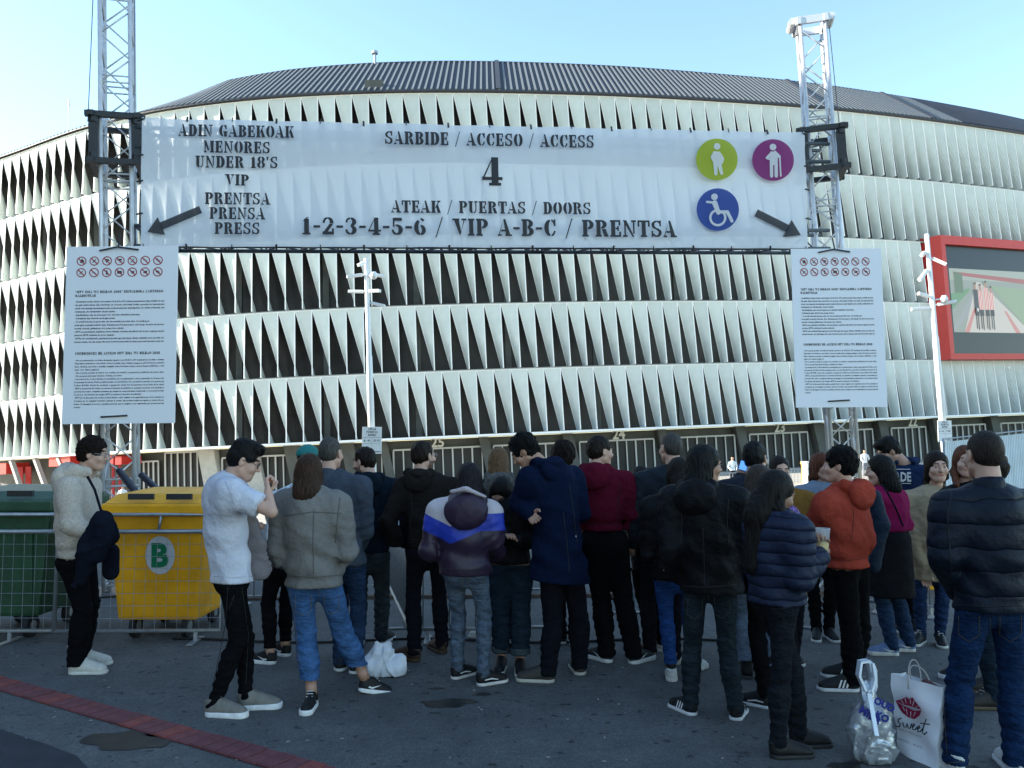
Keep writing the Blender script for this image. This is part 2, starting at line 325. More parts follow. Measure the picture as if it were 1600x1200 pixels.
def cnor(s):
    t = ctan(s); return Vector((t.y, -t.x, 0))
def s_at_px(px):
    lo = None; best = 1e9
    for s in np.arange(0, CLEN, .25):
        g = cpos(s); wv = GR @ Vector((g.x, g.y, 5)); q = wv.x / (wv.y * math.cos(PITCH) + wv.z * math.sin(PITCH)) * F + 800
        if abs(q - px) < best: best = abs(q - px); lo = s
    return lo
HB = 1.2; FR = [0, .21, .42, .625, .815, 1]
ROWZ = [UP_TOP - (UP_TOP - HB) * f for f in FR]
def sec(mb, s, off, z):   # point on plan with outward offset
    p = cpos(s) + cnor(s) * off; return Vector((p.x, p.y, z))
def strip(mb, s0, s1, ds, profile, mi=0):
    """profile: list of (outward offset, z); swept along the plan curve"""
    n = max(1, int((s1 - s0) / ds)); k = len(profile); V = []
    for i in range(n + 1):
        s = s0 + (s1 - s0) * i / n
        for o_, z in profile: V.append(sec(mb, s, o_, z))
    Fc = []
    for i in range(n):
        for j in range(k - 1): Fc.append((i * k + j, (i + 1) * k + j, (i + 1) * k + j + 1, i * k + j + 1))
    mb.mesh(V, Fc, mi)
def vary(m, amt):
    n = m.node_tree; L = n.links; b = n.nodes['Principled BSDF']; oi = n.nodes.new('ShaderNodeObjectInfo'); r = n.nodes.new('ShaderNodeMapRange'); r.inputs[3].default_value = 1 - amt; r.inputs[4].default_value = 1 + amt * .4; L.new(oi.outputs['Random'], r.inputs[0])
    src = b.inputs['Base Color'].links[0].from_socket; v = n.nodes.new('ShaderNodeVectorMath'); v.operation = 'SCALE'; L.new(src, v.inputs[0]); L.new(r.outputs[0], v.inputs['Scale']); L.new(v.outputs[0], b.inputs['Base Color'])
vary(M_PANEL, .09)
n_ = M_PANEL.node_tree; b_ = n_.nodes['Principled BSDF']; tl = n_.nodes.new('ShaderNodeBsdfTranslucent'); mx_ = n_.nodes.new('ShaderNodeMixShader'); mx_.inputs[0].default_value = .26     # membrane panels let some light through
n_.links.new(b_.inputs['Base Color'].links[0].from_socket, tl.inputs[0]); n_.links.new(b_.outputs[0], mx_.inputs[1]); n_.links.new(tl.outputs[0], mx_.inputs[2]); n_.links.new(mx_.outputs[0], n_.nodes['Material Output'].inputs[0])
def build_stadium():
    base_g = Vector((0, 69, GROUND_G)); root = empty('stadium', G(base_g)); root.rotation_euler = GR.to_euler()
    tag(root, 'rounded football stadium clad in rows of twisted white panels under a dark ribbed roof', 'stadium')
    def fin(mb): mb.v = [tuple(Vector(p) - base_g) for p in mb.v]; return mb
    # inner wall, ledges, soffit
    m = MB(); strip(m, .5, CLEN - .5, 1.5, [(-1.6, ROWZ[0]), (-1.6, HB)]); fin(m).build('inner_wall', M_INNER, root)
    for k in range(1, 5):
        z = ROWZ[k]; m = MB(); strip(m, .5, CLEN - .5, 1.0, [(-1.58, z + .05), (.05, z + .05), (.05, z - .07), (-1.58, z - .07)]); fin(m).build('floor_ledge', M_SLAB, root)
    m = MB(); strip(m, .5, CLEN - .5, 1.0, [(-2.6, HB + .02), (.55, HB + .02), (.55, HB - .16), (-2.6, HB - .16)]); fin(m).build('soffit_edge', M_PEDGE, root)
    m = MB(); strip(m, .5, CLEN - .5, 1.0, [(-2.4, HB - .18), (-2.4, GROUND_G - .6)]); fin(m).build('ground_floor_wall', M_CONC, root)
    # faint structure behind the panels: raker beams and hanging posts
    m = MB()
    for s in np.arange(3, CLEN - 3, 7.7):
        a = sec(m, s, -1.5, HB); b = sec(m, s + .5, -1.5, UP_TOP - .3); m.bar(a, b, .5, .12, up=(0, 1, 0))
    fin(m).build('inner_posts', M_CONC, root)
    # panels
    W = 1.405; SEG = 7
    def panel_mesh(h, d):
        V = []; th = .05
        for i in range(SEG + 1):
            t = i / SEG; xl = t * .94 * W; yl = d * .66 * t ** 1.05; yr = -d * .34 * t ** 1.3      # inner edge swings back into the facade
            z = -h * t; xr = W - .03; bow = .05 * math.sin(math.pi * min(1, t * .9 + .1))
            V += [(xl, yl, z), (xl * .66 + xr * .34, yl * .66 + yr * .34 - bow * .6, z), (xl * .33 + xr * .67, yl * .33 + yr * .67 - bow * .6, z), (xr, yr, z)]
        m = MB(); m.mesh(V, [(i * 4 + j, i * 4 + 4 + j, i * 4 + 5 + j, i * 4 + 1 + j) for i in range(SEG) for j in range(3)]); nf = len(m.f)
        m.mesh([(x + .02, y + th, z) for x, y, z in V], [(i * 4 + j, i * 4 + 1 + j, i * 4 + 5 + j, i * 4 + 4 + j) for i in range(SEG) for j in range(3)]); nf = len(m.f)
        # raised rim along the free (outer) edge, the slanting inner edge and the head
        m.bar((W - .025, 0, 0), (W - .025, -d * .34, -h), .075, .06, 1, up=(0, 1, 0)); m.bar((0.02, -.01, 0), (.94 * W, d * .66 - .01, -h), .05, .05, 1, up=(0, 1, 0)); m.bar((0, -.02, -.03), (W - .07, -.02, -.03), .05, .06, 1); m.bar((.94 * W, d * .66, -h + .02), (W - .03, -d * .34, -h + .02), .05, .04, 1)
        me = m.data('panel', [M_PANEL, M_PEDGE]); me.polygons.foreach_set('use_smooth', [k < nf for k in range(len(me.polygons))]); return me
    s_led = s_at_px(1466); cand = []
    for r in range(5):
        h = ROWZ[r] - ROWZ[r + 1] - .10; me = panel_mesh(h, 1.05)
        off = [0, .45, .95, .35, .8][r] * W * .9
        n = int((CLEN - 4) / W)
        for i in range(n):
            s = 1.0 + off + i * W
            if s + W > CLEN - 1: continue
            if r in (2, 3) and s + W > s_led: continue
            p = cpos(s); q = cpos(s + W); z = ROWZ[r] - .04
            wv = GR @ Vector((p.x, p.y, z)); pxx = wv.x / (wv.y * math.cos(PITCH) + wv.z * math.sin(PITCH)) * F + 800
            if pxx < -60 or pxx > 1640: continue
            a = math.atan2(q.y - p.y, q.x - p.x); nn = cnor(s) * .06
            cand.append((abs(wv.length) + (200 if (230 < pxx < 1250 and r in (0, 1)) and not (r == 0) else 0), me, Vector((p.x + nn.x, p.y + nn.y, z)) - base_g, a))
    cand.sort(key=lambda c: c[0])
    rest = MB()
    for k, (dd, me, loc, a) in enumerate(cand):
        if k < 298: link('panel', me, root, loc, (0, 0, a))
        else:
            M = Matrix.Translation(loc) @ Matrix.Rotation(a, 4, 'Z'); base = len(rest.v)
            rest.v += [tuple(M @ v.co) for v in me.vertices]
            for p in me.polygons: rest.f.append(tuple(base + i for i in p.vertices)); rest.m.append(p.material_index)
    tag(rest.build('further_panels', [M_PANEL, M_PEDGE], root), kind='stuff')
    # roof
    def rise(px): return float(np.interp(px, [60, 120, 170, 220, 300, 400, 550, 700, 1000, 1200, 1300, 1450, 1600, 1750], [0, 1.0, 3.2, 5.0, 6.0, 6.3, 6.5, 6.6, 6.6, 6.5, 6.5, 6.4, 6.3, 6.2]))
    n = 150; V = []; sm = [1 + (CLEN - 2) * i / n for i in range(n + 1)]; px_of = []
    for s in sm:
        g = cpos(s); wv = GR @ Vector((g.x, g.y, UP_TOP)); q = wv.x / (wv.y * math.cos(PITCH) + wv.z * math.sin(PITCH)) * F + 800; px_of.append(q)
    for s, q in zip(sm, px_of):
        p = cpos(s); h = rise(q); V += [Vector((p.x, p.y, UP_TOP + .02)) + cnor(s) * .35, Vector((p.x, p.y, UP_TOP + .14)) + cnor(s) * .35, Vector((p.x * .985, p.y + 8.5, UP_TOP + .2 + h)), Vector((p.x * .9, p.y + 40, UP_TOP + 1 + h * .8))]
    Fc = []
    for i in range(n):
        for j in range(3): Fc.append((i * 4 + j, i * 4 + 4 + j, i * 4 + 5 + j, i * 4 + 1 + j))
    m = MB(); m.mesh(V, Fc); fin(m).build('roof', M_ROOF, root)
    m = MB(); s = 1.5; ribd = MB()
    while s < CLEN - 2:
        p = cpos(s); q = float(np.interp(s, sm, px_of)); h = rise(q)
        a = Vector((p.x, p.y, UP_TOP + .16)) + cnor(s) * .35; b = Vector((p.x * .985, p.y + 8.5, UP_TOP + .22 + h))
        (m if q < 1500 else ribd).bar(a, b, .17, .14); s += .52
    tag(fin(m).build('roof_ribs', M_RIB, root), kind='stuff')
    tag(fin(ribd).build('roof_ribs', M_ROOF, root), kind='stuff')
    # ridge capping and three cross seams, roof hatch, mast
    m = MB()
    for i in range(n):
        m.bar(V[i * 4 + 2], V[i * 4 + 6], .16, .16)
    fin(m).build('roof_ridge_cap', M_ROOF, root)
    for px in (800, 1325, 1488):
        s = s_at_px(px); p = cpos(s); h = rise(px); m = MB(); m.bar(Vector((p.x, p.y, UP_TOP + .2)) + cnor(s) * .3, Vector((p.x * .985, p.y + 8.5, UP_TOP + .3 + h)), .4, .26); fin(m).build('roof_seam', M_ROOF, root)
    s = s_at_px(597); p = cpos(s); hh = rise(597); m = MB()
    m.box(-.75, 0, 0, .75, 1.5, .9); m.v = [tuple(Vector(v) + Vector((p.x, p.y + .4, UP_TOP + .5))) for v in m.v]; fin(m).build('roof_hatch', M_CONC, root)
    m = MB(); m.tube([(p.x - 1.0, p.y + 8.4, UP_TOP + hh), (p.x - 1.0, p.y + 8.4, UP_TOP + hh + 1.2)], .12, 8); m.tube([(p.x - 1.0, p.y + 8.4, UP_TOP + hh + 1.1), (p.x - 1.0, p.y + 8.4, UP_TOP + hh + 1.35)], .3, 8); fin(m).build('roof_vent', M_GALV, root)
    s = s_at_px(100); p = cpos(s); m = MB(); m.tube([(p.x, p.y + 1, UP_TOP), (p.x, p.y + 1, UP_TOP + 3.4)], .05, 8); m.tube([(p.x, p.y + 1, UP_TOP + 3.3), (p.x, p.y + 1, UP_TOP + 3.9)], .10, 8); fin(m).build('antenna_mast', M_WHITE, root)
    # ---- ground floor bays
    zt = .25; zb = GROUND_G
    def bay(px0, px1, nm, number=None, lit=False, zt=zt):
        s0 = s_at_px(px0) ; s1 = s_at_px(px1); fr = MB(); gl = MB(); o_ = -1.9
        for a, b_ in [((s0, zt), (s1, zt)), ]:
            n = max(2, int((s1 - s0) / 1.5))
            for i in range(n):
                u = s0 + (s1 - s0) * i / n; v = s0 + (s1 - s0) * (i + 1) / n; fr.bar(sec(fr, u, o_, zt), sec(fr, v, o_, zt), .1, .14)
                gl.poly([sec(gl, u, o_ - .12, zb), sec(gl, v, o_ - .12, zb), sec(gl, v, o_ - .12, zt), sec(gl, u, o_ - .12, zt)])
        g = fin(gl).build('door_glazing', M_GLASS, root)
        fin(fr).build('top_rail', M_FRAME, g)
        for i in range(nm + 1):
            u = s0 + (s1 - s0) * i / nm; mm = MB(); p = sec(mm, u, o_, zb); mm.bar(p, Vector((p.x, p.y, zt)), .10 if i % 2 else .13, .1); fin(mm).build('mullion', M_FRAME, g)
        if number:
            V, Fc = plain_text(number, 1.15, 2, .03); sc = s_at_px(number_px[number]); p = sec(None, sc, -1.7, zt + .12); t = ctan(sc)
            cx = (min(v[0] for v in V) + max(v[0] for v in V)) / 2
            m = MB(); V2 = [Vector((p.x, p.y, p.z)) + t * (v[0] - cx) + Vector((0, 0, v[1])) for v in V]; m.mesh(V2, Fc); fin(m).build('gate_number', mat('number_paint', (.62, .60, .52), .6), root)
    number_px = {'25': 682, '24': 971, '23': 1229, '22': 1443}
    bay(180, 222, 5); bay(232, 296, 6, zt=.9); bay(326, 372, 3); bay(390, 440, 4)
    bay(462, 532, 5); bay(552, 590, 3); bay(608, 751, 9, '25'); bay(769, 884, 8); bay(912, 1028, 8, '24'); bay(1066, 1158, 6); bay(1182, 1275, 7, '23'); bay(1312, 1380, 5); bay(1410, 1466, 5, '22'); bay(1503, 1560, 6); bay(1584, 1640, 5)
    # slanted piers between bays
    for px, wd in ((309, 1.5), (381, 1.4), (452, 1.3), (541, 1.1), (600, .7), (760, .8), (898, .9), (1046, .8), (1170, .9), (1294, 1.0), (1395, 1.0), (1484, 1.1), (1572, 1.1)):
        s = s_at_px(px); m = MB(); t = ctan(s); n_ = cnor(s); p = sec(m, s, -2.0, 0)
        b0 = p + t * .35; c = []
        for z, dx in ((GROUND_G - .3, .45), (HB - .18, -.35)):
            q = Vector((p.x, p.y, z)) + t * dx
            c += [q - t * wd / 2 + n_ * .5, q + t * wd / 2 + n_ * .5, q + t * wd / 2 - n_ * .3, q - t * wd / 2 - n_ * .3]
        m.hexa(c); fin(m).build('pier', M_CONC if px > 400 else M_LGREY, root)
    # left end: slanting stays, red kiosks behind
    for px, dx in ((-10, 2), (22, 2.2), (58, 2.4), (96, 2.6)):
        s = s_at_px(px); m = MB(); a = sec(m, s, .2, HB - .2); b = sec(m, s, .2, GROUND_G) + ctan(s) * dx; m.bar(a, b, .38, .3); fin(m).build('slanting_stay', M_LGREY, root)
    for px, w_, z0, z1 in ((0, 3.2, -.3, .7), (98, 3.0, .2, 1.15), (174, .9, .2, .9), (190, .7, .1, .8)):
        s = s_at_px(px); m = MB(); p = sec(m, s, -.9, 0); t = ctan(s); n_ = cnor(s)
        c = []
        for z in (z0, z1): c += [Vector((p.x, p.y, z)) - t * w_ / 2 + n_ * 1.2, Vector((p.x, p.y, z)) + t * w_ / 2 + n_ * 1.2, Vector((p.x, p.y, z)) + t * w_ / 2 - n_, Vector((p.x, p.y, z)) - t * w_ / 2 - n_]
        m.hexa(c); fin(m).build('red_fascia', M_RED, root)
    for px in (18, 30, 148, 158, 166, 176):
        s = s_at_px(px); m = MB(); p = sec(m, s, -.8, 0); m.bar((p.x, p.y, GROUND_G), (p.x, p.y, .3), .5 if px < 100 else .2, .1, up=(0, 1, 0)); fin(m).build('red_post', M_RED if px < 100 else M_REDDK, root)
    # ---- big screen with its red box
    s0 = s_at_px(1478); s1 = s0 + 13.0; zt_, zb_ = ROWZ[2] + .1, ROWZ[4] + .45
    A = cpos(s0); B = cpos(s1); t = (B - A).normalized(); n_ = Vector((t.y, -t.x, 0)); A = A + n_ * 1.15; Ln = (B - cpos(s0)).length
    def P(u, z, o_=0): return Vector((A.x, A.y, 0)) + t * u + n_ * o_ + Vector((0, 0, z))
    box = MB(); fw = .62
    def rect(u0, z0, u1, z1, o0, o1, mb): mb.hexa([P(u0, z0, o1), P(u1, z0, o1), P(u1, z0, o0), P(u0, z0, o0), P(u0, z1, o1), P(u1, z1, o1), P(u1, z1, o0), P(u0, z1, o0)])
    rect(-.55, zt_ - .55, Ln, zt_ + .3, -1.6, 0.1, box); rect(-.55, zb_ - .55, Ln, zb_, -1.6, 0.1, box)
    c = []
    c = [P(-1.2, zb_ - .55, -1.2), P(0, zb_, .1), P(0.1, zb_, -.2), P(-.9, zb_ - .5, -1.9), P(-1.2, zt_ + .3, -1.2), P(0, zt_ - .55, .1), P(.1, zt_ - .55, -.2), P(-.9, zt_ + .3, -1.9)]
    box.hexa([P(-1.3, zb_ - .55, -1.6), P(-.55, zb_ - .55, .1), P(0, zb_ - .55, .08), P(0, zb_ - .55, -1.6), P(-1.3, zt_ + .3, -1.6), P(-.55, zt_ + .3, .1), P(0, zt_ + .3, .08), P(0, zt_ + .3, -1.6)])
    fin(box).build('screen_surround', M_RED, root)
    back = MB(); rect(0, zb_, Ln, zt_ - .55, -1.6, -.35, back); fin(back).build('screen_panel', mat('screen_off', (.012, .014, .02), .3), root)
    def scr(name, polys, col, em, o_):
        m = MB()
        for p in polys: m.poly([P(u, z, o_) for u, z in p])
        mm = mat('screen_' + name, (.02, .02, .02), .5); mm.node_tree.nodes['Principled BSDF'].inputs['Emission Color'].default_value = (*col, 1); mm.node_tree.nodes['Principled BSDF'].inputs['Emission Strength'].default_value = em
        return m
    sh = zt_ - .55 - zb_; z0 = zb_ + sh * .20; z1 = zb_ + sh * .79; hI = z1 - z0; wI = Ln
    pic = MB(); cols = []
    def R(u0, v0, u1, v1, c): Q([(u0, v0), (u1, v0), (u1, v1), (u0, v1)], c)
    lay = [0]
    def Q(poly, c):
        if c not in cols: cols.append(c)
        lay[0] += 1; poly = [(u + .12, v) for u, v in poly]; pic.poly([P(u * 5.6, z0 + v * hI, -.345 + .0035 * lay[0]) for u, v in poly], cols.index(c))
    R(0, 0, 2.2, 1, (.20, .24, .22)); R(0, .82, 2.2, 1, (.25, .30, .27)); Q([(.1, .9), (2.2, .78), (2.2, .86), (.1, .95)], (.26, .08, .08)); Q([(0, .1), (.5, .62), (.9, .62), (.0, .0)], (.22, .25, .26))
    Q([(.25, 0), (.62, .8), (.72, .8), (1.9, 0)], (.40, .40, .38)); Q([(.95, .75), (1.7, .15), (2.2, .1), (2.2, .7)], (.19, .27, .18)); Q([(.0, .35), (.45, .66), (.45, .7), (0, .6)], (.10, .22, .12))
    Q([(.25, 0), (.36, 0), (.55, .35), (.52, .38)], (.40, .18, .17)); Q([(1.25, .35), (1.3, .35), (1.62, 0), (1.5, 0)], (.40, .18, .17))
    Q([(.1, .62), (.3, .62), (.3, .92), (.1, .95)], (.08, .13, .08)); R(.86, .55, .90, .83, (.2, .25, .2))
    for k, (u, hh) in enumerate(((.58, .74), (.69, .72), (.82, .77), (.93, .69))):
        R(u - .035, .06, u - .008, .30, (.03, .03, .03)); R(u + .008, .04, u + .035, .30, (.03, .03, .03)); R(u - .05, .26, u + .05, .37, (.015, .015, .02))
        if k == 0: R(u - .055, .36, u + .055, hh - .06, (.03, .03, .04))
        else:
            R(u - .055, .36, u + .055, hh - .06, (.55, .53, .50))
            for q in range(3): R(u - .045 + q * .035, .36, u - .03 + q * .035, hh - .06, (.45, .03, .03))
        R(u - .022, hh - .06, u + .022, hh + .03, (.30, .18, .13)); R(u - .024, hh + .02, u + .024, hh + .05, (.03, .02, .02))
    R(.53, .30, .62, .40, (.04, .04, .05)); R(.56, .33, .60, .38, (.5, .5, .5))
    ms = []
    for i, c in enumerate(cols):
        mm = bpy.data.materials.new('screen_colour'); mm.use_nodes = True; b = mm.node_tree.nodes['Principled BSDF']; b.inputs['Base Color'].default_value = (.02, .02, .02, 1)
        b.inputs['Emission Color'].default_value = (*c, 1); b.inputs['Emission Strength'].default_value = .40; b.inputs['Roughness'].default_value = .4; ms.append(mm)
    o = MB(); fin(pic); pic.build('screen_picture', ms, root)
    m = MB(); s_ = s_at_px(1562); p = sec(m, s_, .95, HB + 4.3); m.tube([p, p + Vector((.1, 0, .25))], .13, 8); fin(m).build('facade_camera', M_WHITE, root)
build_stadium()
# ------------------------------------------------------------------ neighbouring apartment block (left, outside the picture; it shades the square)
def build_block():
    r = empty('apartment_building', (-27, 2, 0)); tag(r, 'plain six storey brick apartment block standing left of the square', 'building')
    x0, x1, y0, y1, H = -9, 9, -32, 21.5, 14.6
    m = MB(); m.box(x0, y0, -.5, x1, y1, H); m.build('wall', mat('block_brick', (.20, .12, .09), .85, var=.15), r)
    m = MB(); m.box(x0 - .3, y0 - .3, H, x1 + .3, y1 + .3, H + .35); m.build('roof', M_CONC, r)
    w1 = MB(); w1.box(0, -.7, 0, .06, .7, 1.5); wm = w1.data('window', M_GLASS); s1 = MB(); s1.box(0, -.8, -.08, .12, .8, 0); sm = s1.data('sill', M_WHITE)
    for fl in range(5):
        for k in range(16):
            z = 1.6 + fl * 2.9; y = y0 + 1.8 + k * 3.1; o = link('window', wm, r, (x1, y, z)); link('sill', sm, o)
build_block()
# ------------------------------------------------------------------ truss towers
UPL = Vector(PL)
def lattice(root, org, ax, ay, up, L, w, r, rb, pitch, mats, zoff=0):
    """four chords + zigzag braces; org = centre of the foot, w = chord spacing"""
    cs = [org + ax * (w / 2 * a) + ay * (w / 2 * b) for a, b in ((-1, -1), (1, -1), (1, 1), (-1, 1))]
    for c in cs:
        m = MB(); m.tube([c, c + up * L], r, 10); m.build('chord', mats, root, smooth=True)
    n = int(L / pitch)
    for f in range(4):
        a, b = cs[f], cs[(f + 1) % 4]; m = MB()
        for i in range(n):
            z0, z1 = pitch * i, pitch * (i + 1)
            p, q = (a, b) if (i + f) % 2 == 0 else (b, a); m.tube([p + up * z0, q + up * z1], rb, 6)
            if i % 4 == 0: m.tube([a + up * (z0 + .01), b + up * (z0 + .01)], rb, 6); m.tube([a + up * (z0 + .09), b + up * (z0 + .09)], rb, 6)
        tag(m.build('brace', mats, root, smooth=True))
def rot2(v, a): return Vector((v.x * math.cos(a) - v.y * math.sin(a), v.x * math.sin(a) + v.y * math.cos(a), v.z))
def tower(px, py, Y, yaw, H, label, sleeve_py, cap):
    p = at(px, py, Y); k = p.z / UPL.z; foot = p - UPL * k
    r = empty('truss_tower', foot); tag(r, label, 'truss tower', 'aluminium truss towers carrying the banner')
    ax = rot2((GR @ Vector((1, 0, 0))), yaw); ax = (ax - UPL * ax.dot(UPL)).normalized(); ay = UPL.cross(ax)
    O = Vector((0, 0, 0)); lattice(r, O, ax, ay, UPL, H, .33 if not cap else .31, .025, .010, .30, M_ALU)
    m = MB(); m.bar(-ax * .45, ax * .45, .9, .04, up=UPL); m.build('base_plate', M_BLACKST, r)
    # sleeve block
    zc = []
    for py_ in sleeve_py:
        q = at(px, py_, Y - .2) - foot; zc.append(q.dot(UPL))
    z1, z0 = zc; m = MB(); hw = .25
    for z in (z0, z1):
        for s_ in (-1, 1):
            m.bar(ax * (s_ * hw) - ay * (hw + .06) + UPL * z, ax * (s_ * hw) + ay * (hw + .06) + UPL * z, .07, .06, up=UPL)
            m.bar(ay * (s_ * hw) - ax * (hw + .07) + UPL * (z + .002), ay * (s_ * hw) + ax * (hw + .07) + UPL * (z + .002), .068, .062, up=UPL)
    for a, b in ((-1, -1), (1, -1), (1, 1), (-1, 1)):
        m.bar(ax * (a * .23) + ay * (b * .23) + UPL * z0, ax * (a * .23) + ay * (b * .23) + UPL * z1, .065, .10, up=ax)
        for z in (z0 + .06, z1 - .06): m.tube([ax * (a * .23) + ay * (b * .23) + UPL * (z - .035), ax * (a * .23) + ay * (b * .23) + UPL * (z + .035)], .055, 10)
    m.build('sleeve_block', M_BLACKST, r)
    if cap:
        m = MB(); T = UPL * H
        for s_ in (-1, 1):
            m.bar(T + ax * (s_ * .17) - ay * .2, T + ax * (s_ * .17) + ay * .2, .05, .10, up=UPL); m.bar(T + ay * (s_ * .17) - ax * .22, T + ay * (s_ * .17) + ax * .22, .04, .10, up=UPL)
        m.tube([T + ax * -.25 - ay * .14 + UPL * .03, T + ax * -.25 + ay * .14 + UPL * .03], .05, 10); m.tube([T + ax * .25 - ay * .14 + UPL * .03, T + ax * .25 + ay * .14 + UPL * .03], .05, 10)
        m.build('top_section', mat('cap_alu', (.7, .71, .72), .4, metal=.3), r)
        m = MB(); m.tube([T + ax * .25 + ay * .1, ax * .30 + ay * .2 + UPL * (z1 + .05)], .005, 6); m.build('hoist_wire', M_BLACKST, r)
    else:
        m = MB(); m.tube([at(146, -20, Y) - foot, at(138, 175, Y) - foot, at(137, 190, Y) - foot], .005, 6); m.build('hoist_wire', M_BLACKST, r)
        m = MB(); m.tube([at(210, -20, Y - .1) - foot, at(211, 180, Y - .1) - foot], .004, 6); m.build('hoist_wire', M_BLACKST, r)
    return r, foot, ax, ay
TL = tower(186, 400, 9.75, .30, 8.4, 'left truss tower with black sleeve block, rising behind the yellow container', (182, 254), False)
TR = tower(1294, 400, 10.75, -.22, (at(1294, 400, 10.75).z + (400 - 22) / 1295 * 10.75) * 1.003, 'right truss tower with a capped top, behind the man in the navy hoodie', (202, 264), True)
# black diagonal struts at the left tower
r = TL[0]
for a, b in (((186, 735), (228, 790)), ((221, 742), (275, 792))):
    m = MB(); A = at(*a, 9.55); B = at(*b, 9.2); B = A + (B - A) * 2.6; m.tube([A - TL[1], B - TL[1]], .040, 10); m.build('brace_arm', M_STRUT, r, smooth=True)
# horizontal truss behind the banner foot and at its head
def htruss(pyl, pyr, dy):
    A = at(215, pyl, 9.75 + dy); B = at(1290, pyr, 10.75 + dy); d = (B - A); L = d.length; d.normalize(); ay = d.cross(UPL).normalized(); uu = ay.cross(d).normalized() * -1
    if uu.z < 0: uu = -uu
    rt = empty('beam_truss', A); M_ = mat('dark_truss', (.10, .12, .14), .4, metal=.4)
    lattice(rt, Vector((0, 0, 0)) + uu * .12, ay, uu, d, L, .24, .024, .010, .24, M_)
    return rt
tag(htruss(388, 392, -.05), 'dark box truss crossing under the foot of the long banner', 'truss')
tag(htruss(236, 258, -.05), 'dark box truss hidden behind the head of the long banner', 'truss')
# ------------------------------------------------------------------ banner
BTL, BTR, BBL, BBR = at(222, 183, 9.35), at(1257, 206, 10.35), at(220, 385, 9.35), at(1262, 388, 10.35)
def bplane(px, py):
    n = (BTR - BTL).cross(BBL - BTL).normalized(); d = ray(px, py); return CAM + d * ((BTL - CAM).dot(n) / d.dot(n))
BN = (BTR - BTL).cross(BBL - BTL).normalized()
if BN.y > 0: BN = -BN
def banner_mat(name, col, transp, transl):
    m = bpy.data.materials.new(name); m.use_nodes = True; n = m.node_tree; b = n.nodes['Principled BSDF']; b.inputs['Base Color'].default_value = (*col, 1); b.inputs['Roughness'].default_value = .45; b.inputs['Specular IOR Level'].default_value = .3
    t = n.nodes.new('ShaderNodeBsdfTranslucent'); t.inputs[0].default_value = (*col, 1); tr = n.nodes.new('ShaderNodeBsdfTransparent')
    m1 = n.nodes.new('ShaderNodeMixShader'); m1.inputs[0].default_value = transl; m2 = n.nodes.new('ShaderNodeMixShader'); m2.inputs[0].default_value = transp
    n.links.new(b.outputs[0], m1.inputs[1]); n.links.new(t.outputs[0], m1.inputs[2]); n.links.new(m1.outputs[0], m2.inputs[1]); n.links.new(tr.outputs[0], m2.inputs[2])
    n.links.new(m2.outputs[0], n.nodes['Material Output'].inputs[0])
    tc = n.nodes.new('ShaderNodeTexCoord'); mp = n.nodes.new('ShaderNodeMapping'); mp.inputs['Scale'].default_value = (1, 1, .35); nz = n.nodes.new('ShaderNodeTexNoise'); nz.inputs['Scale'].default_value = 2.2
    bp = n.nodes.new('ShaderNodeBump'); bp.inputs['Strength'].default_value = .6; bp.inputs['Distance'].default_value = .06
    n.links.new(tc.outputs['Object'], mp.inputs[0]); n.links.new(mp.outputs[0], nz.inputs['Vector']); n.links.new(nz.outputs[0], bp.inputs['Height']); n.links.new(bp.outputs[0], b.inputs['Normal'])
    return m
